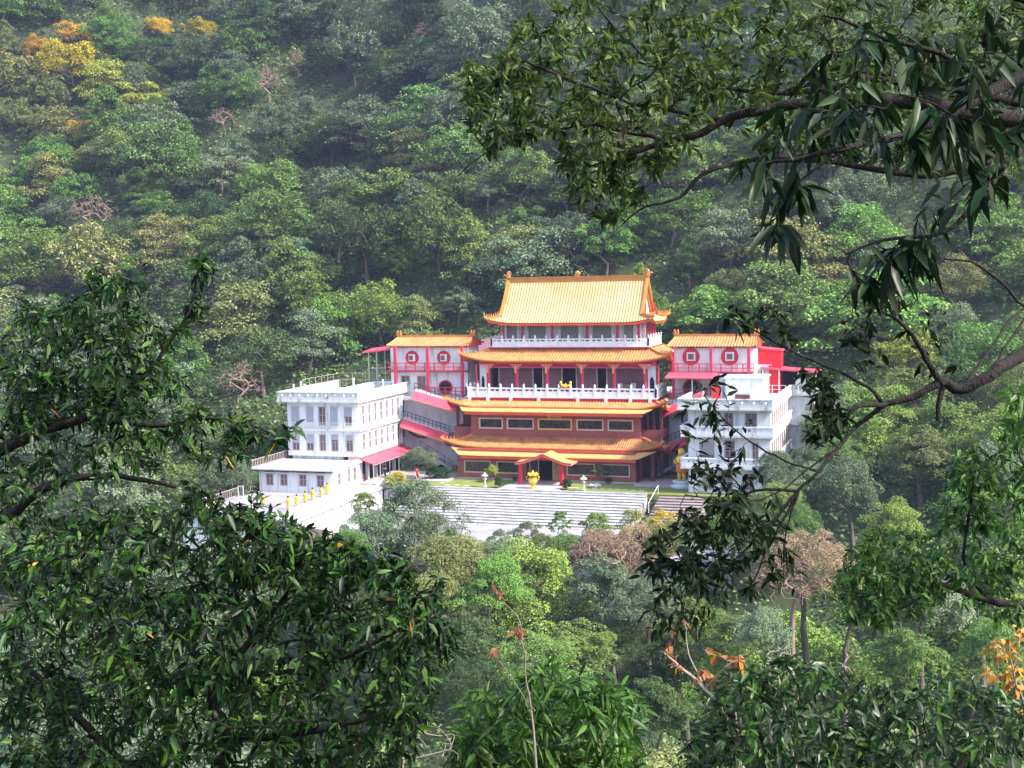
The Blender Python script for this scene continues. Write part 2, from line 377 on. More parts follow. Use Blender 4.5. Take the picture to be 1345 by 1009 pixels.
def ring_roof(name, parent, xi, xo, yfi, yfo, ybi, ybo, zt, ze, lift, rib, m, ridge=True, p=1.2, sides='FLR', cx=0., thick=.22, tips=True, soffit=None, amp=.115):
    """pent roof round a storey: inner half width xi, outer xo; front inner/outer y; back inner/outer y"""
    hipF = lambda s: (s-xi)/(xo-xi)
    mb = MB(); un = MB()
    for tgt, rb, zo in ((mb, True, 0), (un, False, -thick)):
        if 'F' in sides: roof_side(tgt, 0, xi, xo, zt, ze, lift, rib, lambda s, t: (cx+s, yfi+(yfo-yfi)*t), hipF, p, zo, ribs=rb, flip=False, amp=amp)
        if 'B' in sides: roof_side(tgt, 0, xi, xo, zt, ze, lift, rib, lambda s, t: (cx-s, ybi+(ybo-ybi)*t), hipF, p, zo, ribs=rb, flip=False, amp=amp)
        ym = (yfo+ybo)/2; ho = (ybo-yfo)/2; hi = ho-(yfi-yfo); hipS = lambda s: (s-hi)/(ho-hi)
        if 'R' in sides: roof_side(tgt, 0, hi, ho, zt, ze, lift, rib, lambda s, t: (cx+xi+(xo-xi)*t, ym+s), hipS, p, zo, ribs=rb, flip=False, amp=amp)
        if 'L' in sides: roof_side(tgt, 0, hi, ho, zt, ze, lift, rib, lambda s, t: (cx-xi-(xo-xi)*t, ym-s), hipS, p, zo, ribs=rb, flip=False, amp=amp)
    # fascia strip under the tile ends
    def zz(s, o, t=1.): c = max(0, (abs(s)-o*.55)/(o*.45)); return ze+lift*c**2.6
    fa = MB(); N = 40
    for k in range(N):
        a, b = -xo+2*xo*k/N, -xo+2*xo*(k+1)/N
        if 'F' in sides: fa.add([(cx+a, yfo+.03, zz(a, xo)-.02), (cx+b, yfo+.03, zz(b, xo)-.02), (cx+b, yfo+.03, zz(b, xo)-thick-.02), (cx+a, yfo+.03, zz(a, xo)-thick-.02)], [(0, 3, 2, 1)])
        if 'B' in sides: fa.add([(cx+a, ybo-.03, zz(a, xo)-.02), (cx+b, ybo-.03, zz(b, xo)-.02), (cx+b, ybo-.03, zz(b, xo)-thick-.02), (cx+a, ybo-.03, zz(a, xo)-thick-.02)], [(0, 1, 2, 3)])
        a, b = -ho+2*ho*k/N, -ho+2*ho*(k+1)/N
        if 'R' in sides: fa.add([(cx+xo-.03, ym+a, zz(a, ho)-.02), (cx+xo-.03, ym+b, zz(b, ho)-.02), (cx+xo-.03, ym+b, zz(b, ho)-thick-.02), (cx+xo-.03, ym+a, zz(a, ho)-thick-.02)], [(0, 3, 2, 1)])
        if 'L' in sides: fa.add([(cx-xo+.03, ym+a, zz(a, ho)-.02), (cx-xo+.03, ym+b, zz(b, ho)-.02), (cx-xo+.03, ym+b, zz(b, ho)-thick-.02), (cx-xo+.03, ym+a, zz(a, ho)-thick-.02)], [(0, 1, 2, 3)])
    r = mb.build(name, m, parent)
    un.build('soffit', soffit or M['orangered'], r); fa.build('fascia', M['orangered'], r)
    # round tile ends along the front eave
    te = MB(); n = max(4, int(round(2*xo/rib)))
    P = []
    for k in range(2*n+1):
        s_ = -xo+xo*k/n; z = zz(s_, xo); o_ = .10 if k % 2 == 0 else .02
        P.append([(cx+s_, yfo+.04, z+o_-.02), (cx+s_, yfo-.05, z+o_-.02), (cx+s_, yfo-.05, z-.09), (cx+s_, yfo+.02, z-.09)])
    te.grid(P)
    te.box(cx-xo+.1, yfo-.02, ze-.16, cx+xo-.1, yfo+.02, ze-.09) if False else None
    te.build('eave_tile', M['tile_ridge'], r)
    if ridge:
        for sx in (-1, 1):
            hr = MB(); pts = []
            for k in range(9):
                t = k/8; c = max(0, ((xi+(xo-xi)*t)-xo*.55)/(xo*.45))
                z = zt-(zt-ze)*prof(t, p)+lift*c**2.6*t*t
                pts.append(np.array([cx+sx*(xi+(xo-xi)*t), yfi+(yfo-yfi)*t, z+.12]))
            pts.append(pts[-1]+np.array([sx*.25, -.25*abs(yfi-yfo)/(xo-xi), .22]))
            for a, b in zip(pts[:-1], pts[1:]): hr.beam(a, b+(b-a)*.08, .20, .26)
            if tips:
                for k in (4, 5, 6, 7, 8):
                    q = pts[k]; hr.lathe((q[0], q[1], q[2]+.1), [(.08, 0), (.10, .10), (.05, .2), (.07, .27), (.0, .38)], 6)
            hr.build('hip_ridge', M['tile_ridge'], r)
        if 'B' in sides:
            for sx in (-1, 1):
                hr = MB(); pts = []
                for k in range(9):
                    t = k/8; c = max(0, ((xi+(xo-xi)*t)-xo*.55)/(xo*.45))
                    z = zt-(zt-ze)*prof(t, p)+lift*c**2.6*t*t
                    pts.append(np.array([cx+sx*(xi+(xo-xi)*t), ybi+(ybo-ybi)*t, z+.12]))
                for a, b in zip(pts[:-1], pts[1:]): hr.beam(a, b+(b-a)*.08, .20, .26)
                for k in (4, 5, 6, 7, 8):
                    q = pts[k]; hr.lathe((q[0], q[1], q[2]+.1), [(.08, 0), (.10, .10), (.05, .2), (.07, .27), (.0, .38)], 6)
                hr.build('hip_ridge', M['tile_ridge'], r)
    return r

def wall_front(x0, x1, y, z0, z1, holes, t=.3):
    """front wall slab (faces -y) from y to y+t with rectangular openings cut through"""
    mb = MB(); hs = sorted(holes); xs_ = sorted({x0, x1, *[h[0] for h in hs], *[h[1] for h in hs]})
    for a, b in zip(xs_[:-1], xs_[1:]):
        if b-a < 1e-4: continue
        zc = sorted([(h[2], h[3]) for h in hs if h[0] <= a+1e-5 and h[1] >= b-1e-5]); z = z0
        for c, d in zc:
            if c > z+1e-4: mb.box(a, y, z, b, y+t, c)
            z = max(z, d)
        if z1 > z+1e-4: mb.box(a, y, z, b, y+t, z1)
    return mb
def wall_side(x, y0, y1, z0, z1, holes, t=.3):
    """right-hand wall slab (faces +x) from x-t to x; holes are (ya, yb, za, zb)"""
    m_ = wall_front(y0, y1, 0, z0, z1, holes, t)
    m_.v = [(x-vy, vx, vz) for vx, vy, vz in m_.v]
    return m_
def win_parts(parent, x0, x1, y, z0, z1, fm, gm, fw=.09, mull=1, bars=0, depth=.14, proud=.04, trans=None, extra=None):
    f = MB(); ya, yb = y-proud, y+depth
    f.box(x0-fw*.5, ya, z0-fw*.5, x0+fw*.5, yb, z1+fw*.5); f.box(x1-fw*.5, ya, z0-fw*.5, x1+fw*.5, yb, z1+fw*.5)
    f.box(x0+fw*.5, ya, z0-fw*.5, x1-fw*.5, yb, z0+fw*.5); f.box(x0+fw*.5, ya, z1-fw*.5, x1-fw*.5, yb, z1+fw*.5)
    for k in range(mull):
        xm = x0+(x1-x0)*(k+1)/(mull+1); f.box(xm-.03, y+.04, z0+fw*.5, xm+.03, yb-.02, z1-fw*.5)
    for k in range(bars):
        zm = z0+(z1-z0)*(k+1)/(bars+1)+ (0.08 if bars == 1 else 0); f.box(x0+fw*.5, y+.03, zm-.03, x1-fw*.5, yb-.03, zm+.03)
    o = f.build('window', fm, parent)
    g = MB(); g.box(x0+.01, y+.10, z0+.01, x1-.01, y+.13, z1-.01); g.build('pane', gm, o)
    return o
def win_side(parent, x, y0, y1, z0, z1, fm, gm, fw=.09, bars=1):
    """window in a wall that faces +x"""
    f = MB(); xa, xb = x-.14, x+.03
    f.box(xa, y0-fw*.5, z0-fw*.5, xb, y0+fw*.5, z1+fw*.5); f.box(xa, y1-fw*.5, z0-fw*.5, xb, y1+fw*.5, z1+fw*.5)
    f.box(xa, y0+fw*.5, z0-fw*.5, xb, y1-fw*.5, z0+fw*.5); f.box(xa, y0+fw*.5, z1-fw*.5, xb, y1-fw*.5, z1+fw*.5)
    for k in range(bars):
        zm = z0+(z1-z0)*(k+1)/(bars+1); f.box(xa+.03, y0+fw*.5, zm-.03, xb-.04, y1-fw*.5, zm+.03)
    o = f.build('window', fm, parent)
    g = MB(); g.box(x-.13, y0+.01, z0+.01, x-.10, y1-.01, z1-.01); g.build('pane', gm, o)
    return o
def balustrade(name, parent, pts, z, h=1.0, post=1.45, m=None, ph=.45, foot=True, pw=.20):
    """white stone balustrade along a polyline: panels pierced by slots, square posts with rounded heads"""
    mb = MB(); m = m or M['ballwhite']
    for (xa, ya), (xb, yb) in zip(pts[:-1], pts[1:]):
        Ld = math.hypot(xb-xa, yb-ya); n = max(1, int(round(Ld/post))); ux, uy = (xb-xa)/Ld, (yb-ya)/Ld
        d = np.array([ux, uy, 0]); sd = np.array([-uy, ux, 0])
        for k in range(n+1):
            c = np.array([xa, ya, 0])+d*Ld*k/n
            mb.obox(c+np.array([0, 0, z+h*.5]), d*pw, sd*pw, (0, 0, h))
            mb.lathe((c[0], c[1], z+h), [(.08, 0), (.08, .05), (.12, .10), (.125, ph*.5), (.08, ph*.8), (.015, ph)], 8)
            if k < n:
                e = np.array([xa, ya, 0])+d*Ld*(k+1)/n; mid = (c+e)/2; w_ = Ld/n-pw
                mb.obox(mid+np.array([0, 0, z+h*.30]), d*w_, sd*.12, (0, 0, h*.60))      # solid panel
                mb.obox(mid+np.array([0, 0, z+h*.90]), d*w_, sd*.18, (0, 0, h*.16))      # top rail
                for q in (-.5, 0, .5):
                    mb.obox(mid+d*w_*q*.96+np.array([0, 0, z+h*.71]), d*.16, sd*.12, (0, 0, h*.22))
    return mb.build(name, m, parent)
def block_parapet(parent, pts, z, h=1.0, m=None, step=1.1, hole=True, name='parapet', mo=None):
    """white parapet: solid base and coping with a band of pierced blocks"""
    mb = MB(); m = m or M['white2']
    for (xa, ya), (xb, yb) in zip(pts[:-1], pts[1:]):
        Ld = math.hypot(xb-xa, yb-ya); ux, uy = (xb-xa)/Ld, (yb-ya)/Ld; d = np.array([ux, uy, 0]); sd = np.array([-uy, ux, 0])
        mid = np.array([(xa+xb)/2, (ya+yb)/2, 0])
        mb.obox(mid+(0, 0, z+h*.16), d*(Ld+.1), sd*.2, (0, 0, h*.32)); mb.obox(mid+(0, 0, z+h*.93), d*(Ld+.16), sd*.28, (0, 0, h*.14))
        n = max(1, int(round(Ld/step)))
        for k in range(n+1):
            c = np.array([xa, ya, 0])+d*Ld*k/n; mb.obox(c+(0, 0, z+h*.59), d*.2, sd*.16, (0, 0, h*.54))
            if k < n:
                c = np.array([xa, ya, 0])+d*Ld*(k+.5)/n; w_ = Ld/n-.2
                for q in (-1, 1): mb.obox(c+d*w_*.30*q+(0, 0, z+h*.59), d*(w_*.40), sd*.13, (0, 0, h*.54))
                mb.obox(c+(0, 0, z+h*.40), d*(w_*.20), sd*.13, (0, 0, h*.16)); mb.obox(c+(0, 0, z+h*.79), d*(w_*.20), sd*.13, (0, 0, h*.14))
    return mb.build(name, m, parent)
def bar_rail(name, parent, pts, z, h=1.0, post=1.6, m=None, r=.03, rails=(1., .55), mb=None):
    own = mb is None; mb = mb or MB()
    for (xa, ya), (xb, yb) in zip(pts[:-1], pts[1:]):
        Ld = math.hypot(xb-xa, yb-ya); n = max(1, int(round(Ld/post)))
        for k in range(n+1):
            x, y = xa+(xb-xa)*k/n, ya+(yb-ya)*k/n; mb.box(x-r, y-r, z, x+r, y+r, z+h)
        for q in rails: mb.beam((xa, ya, z+h*q-r), (xb, yb, z+h*q-r), r*1.6)
    return mb.build(name, m or M['red'], parent) if own else mb

# ------------------------------------------------------------------ main temple hall
T = empty('temple_hall', (0, 4, 0), 'four storey Chinese temple hall with yellow tiled roofs, red columns and maroon lower walls', 'temple')
# lower storey: maroon tiled wall with wide windows
wx0, wx1 = -10.6, 9.8
gw = [(610.4, 644.2), (653, 683), (745, 780.6), (790, 826.5)]
holes = [(X(a, 612, 0), X(b, 612, 0), .75 if i < 2 else .75, 2.0) for i, (a, b) in enumerate(gw)]
door = (X(690, 615, 0), X(736, 615, 0), .05, 2.35)
wall_front(wx0, wx1, 0, -.3, 3.3, holes+[door]).build('ground_wall', M['brick'], T)
for h_ in holes: win_parts(T, h_[0], h_[1], 0, h_[2], h_[3], M['frame'], M['glass'], fw=.12, mull=0)
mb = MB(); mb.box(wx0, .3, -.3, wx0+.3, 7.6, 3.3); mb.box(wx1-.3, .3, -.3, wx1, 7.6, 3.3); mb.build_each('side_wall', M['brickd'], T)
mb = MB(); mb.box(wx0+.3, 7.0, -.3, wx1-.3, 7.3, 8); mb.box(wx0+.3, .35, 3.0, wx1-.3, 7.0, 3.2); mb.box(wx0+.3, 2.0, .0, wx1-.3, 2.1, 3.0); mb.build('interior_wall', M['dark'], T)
# door front: glazed panels, dark doorway, gilded panel
fr = MB(); x = [X(p, 615, 0) for p in (690, 695.5, 707, 726, 736)]
for q in x: fr.box(q-.05, .06, .05, q+.05, .18, 2.35)
fr.box(x[0], .06, 2.27, x[-1], .18, 2.35)
dr = fr.build('door', M['frame'], T)
mb = MB(); mb.box(x[1]+.05, .10, .3, x[2]-.05, .13, 2.27); mb.box(x[0]+.05, .10, .05, x[1]-.05, .13, 2.27); mb.build('pane', M['glass'], dr)
mb = MB(); mb.box(x[3]+.05, .10, .05, x[4]-.05, .13, 2.27); mb.build('panel', mat('gilded_panel', (.50, .33, .12), .5, col2=(.25, .12, .07), scale=5), dr)
# plinth
mb = MB(); mb.box(wx0-.1, -.14, -.02, -3.2, .0, .16); mb.box(2.1, -.14, -.02, wx1+.1, 0, .16); mb.build_each('plinth', M['concrete'], T)
# second storey
h2 = [(630, 659.7), (666.4, 700.4), (707.3, 750.3), (758, 791.8), (799, 831)]
holes2 = [(X(a, 555, 3), X(b, 555, 3), 5.35, 6.45) for a, b in h2]
wall_front(-9.95, 9.7, 3, 3.2, 7.6, holes2).build('upper_wall', M['brick'], T)
for i, h_ in enumerate(holes2):
    win_parts(T, h_[0], h_[1], 3, h_[2], h_[3], M['goldframe'] if i == 2 else M['frame'], M['glass'], fw=.16, mull=0)
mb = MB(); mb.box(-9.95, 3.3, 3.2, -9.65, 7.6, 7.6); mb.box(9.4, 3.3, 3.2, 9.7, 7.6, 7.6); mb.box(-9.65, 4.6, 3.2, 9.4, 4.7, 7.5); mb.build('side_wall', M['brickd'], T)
# terraces beside the second storey
mb = MB()
for x0, x1 in ((-12.4, -9.96), (9.71, 12.0)):
    mb.box(x0, 3.9, 3.0, x1, 4.1, 5.35); mb.box(x0, 4.1, 4.2, x1, 7.5, 4.4)
mb.box(-12.4, 4.1, 3.0, -12.2, 7.5, 5.35); mb.box(11.8, 4.1, 3.0, 12.0, 7.5, 5.35)
mb.build_each('terrace_wall', M['brick'], T, key=lambda c: c[0] > 0)
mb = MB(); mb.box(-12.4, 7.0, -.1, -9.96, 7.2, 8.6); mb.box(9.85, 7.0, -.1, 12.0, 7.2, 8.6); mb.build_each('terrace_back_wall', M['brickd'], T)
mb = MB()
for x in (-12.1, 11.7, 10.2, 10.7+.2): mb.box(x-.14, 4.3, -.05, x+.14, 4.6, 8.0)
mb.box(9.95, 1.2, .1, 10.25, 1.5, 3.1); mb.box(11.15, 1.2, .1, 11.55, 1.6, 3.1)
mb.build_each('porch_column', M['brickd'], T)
# roofs over the two lower storeys
ring_roof('roof', T, 9.9, 12.5, 3.05, .8, 7.5, 9.6, 5.0-.55, 3.45, .75, .26, M['tile_worn'], sides='FLR')
ring_roof('roof', T, 11.1, 12.6, 4.9, 2.4, 8, 10.2, 8.22, 7.70, .85, .33, M['tile'], sides='FLR', p=1.1)
def flange(xc, hw, y0, y1, z0, z1, flare, name='canopy'):
    mb = MB(); N = 24; top = []; bot = []
    for i in range(N+1):
        u = i/N; s_ = -1+2*u; c = max(0, (abs(s_)-.84)/.16)
        row = []; rb = []
        for j in range(5):
            v = j/4; hwv = hw*(1-.0*v); x = xc+s_*(hwv+(flare if True else 0)*(1-v*.9))
            z = z0+(z1-z0)*v**1.1+c**2*.10*(1-v*.5)
            row.append((x, y0+(y1-y0)*v, z)); rb.append((x, y0+(y1-y0)*v, z-.07))
        top.append(row); bot.append(rb)
    mb.grid(top); mb.grid(bot, 0, True)
    for row, rb in ((top[0], bot[0]), (top[-1], bot[-1])):
        for j in range(4): mb.add([row[j], row[j+1], rb[j+1], rb[j]], [(0, 1, 2, 3)])
    for i in range(N): mb.add([top[i][-1], top[i+1][-1], bot[i+1][-1], bot[i][-1]], [(0, 1, 2, 3)])
    o = mb.build(name, M['flange'], T)
    f = MB(); f.box(xc-hw+.1, y1+.05, z1-.38, xc+hw-.1, y1+.35, z1-.075); f.build('fascia', M['orangered'], o)
    return o
flange(.1, 10.0, .95, -1.0, 3.32, 2.78, 1.8)
flange(.05, 10.3, 2.5, 1.3, 7.72, 7.42, .9)
mb = MB(); mb.box(-10.2, .6, 2.9, 10.2, 1.2, 3.3); mb.box(-10.3, 2.45, 7.2, 10.3, 3.0, 7.85); mb.build('eave_beam', M['orangered'], T)
# entrance porch: curved yellow canopy on red columns
PO = MB()
yf, yb = -3.4, -.1; px0, px1 = X(676, 612, yf), X(750, 612, yf)
pc = (px0+px1)/2
def porch_z(u): a = abs(u); return 2.35+(1-a)**1.35*1.05+max(0, a-.8)*.5
P = []; Q = []
for i in range(25):
    u = -1+2*i/24; x_ = pc+(px1-px0)/2*u
    P.append([(x_, yf, porch_z(u)), (x_, yb, porch_z(u)+.03)]); Q.append([(x_, yf+.01, porch_z(u)-.2), (x_, yb, porch_z(u)-.17)])
PO.grid(P); 
po = PO.build('porch_roof', M['flange'], T)
mb = MB(); mb.grid(Q, 0, True)
for i in range(24): mb.add([P[i][0], P[i+1][0], Q[i+1][0], Q[i][0]], [(0, 3, 2, 1)])
for s_ in (0, -1): mb.add([P[s_][0], P[s_][1], Q[s_][1], Q[s_][0]], [(0, 1, 2, 3)])
mb.build('fascia', M['coral'], po)
mb = MB()
for i in range(24): 
    mb.beam(np.array(P[i][0])+(0, -.03, .03), np.array(P[i+1][0])+(0, -.03, .03), .1, .12)
mb.box(pc-.2, yf-.15, porch_z(0)-.35, pc+.2, yf-.02, porch_z(0)+.02)
mb.build('edge_ridge', M['red'], po)
for p_ in (684, 738):
    x_ = X(p_, 630, -2.8); mb = MB(); mb.lathe((x_, -2.8, -.02), [(.34, 0), (.34, .15), (.25, .2), (.24, 2.3), (.3, 2.42)], 12); mb.build('column', M['red'], po, smooth=False)
# third storey: terrace slab, red band, balustrade, colonnade, hall wall
mb = MB(); mb.box(-11.25, 5.0, 8.1, 11.05, 19, 8.68); mb.build('terrace_slab', M['red'], T)
mb = MB(); mb.box(-11.3, 4.93, 8.62, 11.1, 19, 8.78); mb.build('terrace_floor', M['ballwhite'], T)
for p_ in (616.5, 640.6, 670.7, 707.3, 758.5, 795.5, 828, 853.5):
    x_ = X(p_, 524, 4.9); mb = MB(); mb.box(x_-.16, 4.78, 8.1, x_+.16, 4.99, 8.9); mb.build('bracket', M['ballwhite'], T)
balustrade('balustrade', T, [(-11.2, 10.5), (-11.2, 5.05), (11.0, 5.05), (11.0, 10.5)], 8.78, 1.0, 1.36)
YW = 9.2
mb = MB()
hd = [(643, 655), (701, 712.5), (739, 756.5), (785, 796.5)]
holes3 = [(X(a, 500, YW), X(b, 500, YW), 8.78, 11.75) for a, b in hd]
wall_front(-9.9, 9.3, YW, 8.78, 12.6, holes3).build('hall_wall', M['hallwall'], T)
for (a, b, c, d) in holes3:
    f = MB(); f.box(a-.12, YW-.05, 8.78, a, YW+.1, d+.1); f.box(b, YW-.05, 8.78, b+.12, YW+.1, d+.1); f.box(a, YW-.05, d, b, YW+.1, d+.1)
    o = f.build('doorway', M['frame'], T); g = MB(); g.box(a, YW+.9, 8.8, b, YW+1.0, d); g.build('door_leaf', M['dark'], o)
mb = MB(); mb.box(-9.9, YW+.3, 8.78, -9.6, 14.6, 12.6); mb.box(9.0, YW+.3, 8.78, 9.3, 14.6, 12.6); mb.box(-9.9, 14.6, 8.78, 9.3, 14.9, 12.6); mb.build('side_wall', M['hallwall'], T)
# carved wall panels
mb = MB()
for a, b in ((660, 676), (684, 697), (722, 735), (760, 764), (770, 782), (800, 804), (811, 838)):
    x0, x1 = X(a, 500, YW), X(b, 500, YW); mb.box(x0, YW-.04, 9.2, x1, YW-.003, 11.5)
mb.build_each('wall_panel', mat('carved_rose_panel', (.26, .13, .15), .7, col2=(.14, .07, .09), scale=6), T)
YC = 6.7
cols = [642.4, 679, 719, 765, 807, 847.6]
for p_ in cols:
    x_ = X(p_, 500, YC); c = MB(); c.lathe((x_, YC, 8.78), [(.26, 0), (.26, .2), (.19, .28), (.18, 3.1), (.2, 3.2)], 12)
    o = c.build('column', M['pink'], T)
    b = MB()
    for k, (wd, zz_) in enumerate(((.24, 11.8), (.42, 12.0), (.68, 12.2))): b.box(x_-wd, YC-.32, zz_, x_+wd, YC+.12, zz_+.2)
    b.box(x_-.09, YC-.55, 11.35, x_+.09, YC-.34, 12.2)
    b.build('bracket', M['coral'], o)
for p_ in (626, 864.6):
    x_ = X(p_, 500, YC); c = MB(); c.lathe((x_, YC, 8.78), [(.16, 0), (.13, .2), (.12, 3.3), (.2, 3.5)], 10); c.build('column', M['pink'], T)
xs3 = [X(p_, 480, YC) for p_ in [629]+cols+[862]]
mb = MB(); mb.box(xs3[0], YC-.1, 12.25, xs3[-1], YC+.15, 12.75)
for a, b in zip(xs3[1:-2], xs3[2:-1]):
    mb.box(a+.15, YC-.08, 11.9, b-.15, YC+.08, 12.1)
mb.build('beam', M['pink'], T)
mb = MB(); mb.box(-9.9, YC+.2, 12.45, 9.3, YW, 12.55); mb.build('ceiling', M['brickd'], T)
# white end bays with dark arched openings
for p0, p1, a0, a1 in ((630.5, 639, 632, 636.5), (851, 861, 853, 859.5)):
    x0, x1, b0, b1 = (X(q, 500, 7.2) for q in (p0, p1, a0, a1))
    mb = wall_front(x0, x1, 7.2, 8.78, 12.5, [(b0, b1, 8.78, 10.9)], .25)
    mb.add([(b0, 7.2, 10.9), (b0, 7.2, 10.45), ((b0+b1)/2-.08, 7.2, 10.9)], [(0, 1, 2)]); mb.add([(b1, 7.2, 10.9), (b1, 7.2, 10.45), ((b0+b1)/2+.08, 7.2, 10.9)], [(0, 2, 1)])
    o = mb.build('end_bay', M['white'], T)
    g = MB(); g.box(b0, 7.6, 8.8, b1, 7.65, 10.9); g.build('dark_arch_panel', M['dark'], o)  # near-black panel painting the dark inside the arch
# roof of the third storey
ring_roof('roof', T, 9.5, 12.4, 8.6, 5.9, 15.2, 17.6, 13.95, 12.75, .85, .33, M['tile'], sides='FBLR', p=1.15, cx=.15)
# top storey
mb = MB(); mb.box(-8.9, 8.5, 13.6, 9.2, 15.0, 14.05); mb.build('upper_base', M['coral'], T)
mb = MB(); mb.box(-9.2, 8.2, 14.05, 9.55, 15.3, 14.2)
for p_ in (647, 686, 725, 771, 811, 843):
    x_ = X(p_, 455, 8.3); mb.box(x_-.35, 8.3, 13.85, x_+.35, 8.6, 14.05)
mb.build('upper_slab', M['red'], T)
mb = MB(); mb.box(-9.25, 8.15, 14.2, 9.6, 15.35, 14.34); mb.build('upper_floor', M['ballwhite'], T)
balustrade('upper_balustrade', T, [(-9.15, 15.2), (-9.15, 8.3), (9.5, 8.3), (9.5, 15.2), (-9.15, 15.2)], 14.34, .85, 1.36, ph=.42, pw=.18)
YT = 9.5
wt = [(666, 679), (694, 717), (736.5, 759.5), (779, 803), (819, 832)]
holes4 = [(X(a, 436, YT), X(b, 436, YT), 14.5, 16.75) for a, b in wt]
wall_front(-8.3, 8.3, YT, 14.34, 17.3, holes4).build('top_wall', M['white'], T)
for h_ in holes4:
    f = MB(); f.box(h_[0]-.06, YT-.05, 14.45, h_[0], YT+.1, 16.8); f.box(h_[1], YT-.05, 14.45, h_[1]+.06, YT+.1, 16.8); f.box(h_[0], YT-.05, 16.75, h_[1], YT+.1, 16.81)
    o = f.build('window', M['ballwhite'], T)
    s_ = MB(); n = 14
    for k in range(n): 
        z = 14.5+2.25*k/n; s_.add([(h_[0], YT+.12, z), (h_[1], YT+.12, z), (h_[1], YT+.08, z+2.25/n), (h_[0], YT+.08, z+2.25/n)], [(0, 1, 2, 3)])
    s_.build('shutter', M['shutter'], o)
holeR = [(10.5, 11.3, 14.5, 16.7), (12.6, 13.4, 14.5, 16.7)]
mb = wall_side(8.3, YT+.3, 13.9, 14.34, 17.3, holeR); mb.box(-8.3, YT+.3, 14.34, -8.0, 13.9, 17.3); mb.box(-8.0, 13.6, 14.34, 8.0, 13.9, 17.3); mb.build('side_wall', M['white'], T)
for h_ in holeR: win_side(T, 8.3, *h_, M['ballwhite'], M['shutter'])
for p_ in (661, 686, 725.4, 771, 811, 839):
    x_ = X(p_, 436, 8.9); c = MB(); c.lathe((x_, 8.9, 14.34), [(.2, 0), (.17, .15), (.16, 2.5)], 10); o = c.build('column', M['pink'], T)
    b = MB(); b.box(x_-.55, 8.65, 16.9, x_+.55, 9.05, 17.1); b.box(x_-.3, 8.6, 16.7, x_+.3, 9.1, 16.9); b.build('bracket', M['coral'], o)
for y_ in (10.2, 11.6, 13.0, 14.2):
    c = MB(); c.lathe((9.0, y_, 14.34), [(.14, 0), (.12, 2.5)], 8); c.build('column', M['pink'], T)
# top roof: hip and gable
gxL, gxR = -8.0, 8.9; cxT = (gxL+gxR)/2; gh = (gxR-gxL)/2; oh = 9.8; zr, zev = 21.75, 16.98; yr, yfe, ybe = 11.35, 7.4, 15.3
vs = .80
def v0top(s):
    return 0 if s <= gh else vs+(1-vs)*(s-gh)/(oh-gh)
mb = MB(); un = MB()
for tgt, rb, zo in ((mb, True, 0), (un, False, -.25)):
    roof_side(tgt, 0, gh, oh, zr, zev, .5, .33, lambda s, t: (cxT+s, yr+(yfe-yr)*t), v0top, 1.22, zo, nv=12, ribs=rb)
    roof_side(tgt, 0, gh, oh, zr, zev, .5, .33, lambda s, t: (cxT-s, yr+(ybe-yr)*t), v0top, 1.22, zo, nv=12, ribs=rb)
zs = zr-(zr-zev)*prof(vs, 1.22)
hoS = (ybe-yfe)/2; hiS = hoS*vs
for tgt, rb, zo in ((mb, True, 0), (un, False, -.2)):
    for sg in (1, -1):
        P = []; n = int(2*hoS/.255); sub = 4 if rb else 1
        for i in range(n*sub+1):
            s_ = -hoS+2*hoS*i/(n*sub); v0 = max(0, (abs(s_)-hiS)/(hoS-hiS)); row = []
            for j in range(5):
                t = v0+(1-v0)*j/4; c = max(0, (abs(s_)-hoS*.5)/(hoS*.5))
                tt = vs+(1-vs)*t
                z = zr-(zr-zev)*prof(tt, 1.22)+.5*c**2.6*t*t+(.115*(.5+.5*math.cos(2*math.pi*(i % sub)/sub)) if rb else 0)+zo
                row.append((cxT+sg*(gh+(oh-gh)*t), (yfe+ybe)/2+s_*sg, z))
            P.append(row)
        tgt.grid(P)
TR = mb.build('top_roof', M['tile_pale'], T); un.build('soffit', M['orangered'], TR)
# gables
mb = MB()
for sg in (1, -1):
    xg = cxT+sg*(gh-.45); pts = [(xg, yr-(yr-yfe)*vs*k/10, zr-(zr-zev)*prof(vs*k/10, 1.22)-.1) for k in range(11)]
    pts2 = [(xg, yr+(ybe-yr)*vs*k/10, zr-(zr-zev)*prof(vs*k/10, 1.22)-.1) for k in range(11)]
    for a, b, c, d in zip(pts[:-1], pts[1:], pts2[:-1], pts2[1:]):
        mb.add([a, b, d, c], [(0, 1, 2, 3)] if sg < 0 else [(0, 3, 2, 1)])
mb.build_each('gable_wall', M['white'], TR, key=lambda c: c[0] > cxT)
mb = MB()
for sg in (1, -1):
    for ye in (yfe, ybe):
        pts = [np.array([cxT+sg*(gh-.08), yr+(ye-yr)*vs*k/12, zr-(zr-zev)*prof(vs*k/12, 1.22)+.16]) for k in range(13)]
        for a, b in zip(pts[:-1], pts[1:]): mb.beam(a, b+(b-a)*.05, .34, .30)
        pts = [np.array([cxT+sg*(gh-.30), yr+(ye-yr)*vs*k/12, zr-(zr-zev)*prof(vs*k/12, 1.22)-.22]) for k in range(13)]
        for a, b in zip(pts[:-1], pts[1:]): mb.beam(a, b+(b-a)*.05, .14, .42)
    mb.beam((cxT+sg*(gh+.02), yr-(yr-yfe)*vs, zs+.10), (cxT+sg*(gh+.02), yr+(ybe-yr)*vs, zs+.10), .3, .3)
mb.build_each('verge_ridge', M['tile_ridge'], TR, key=lambda c: c[0] > cxT)
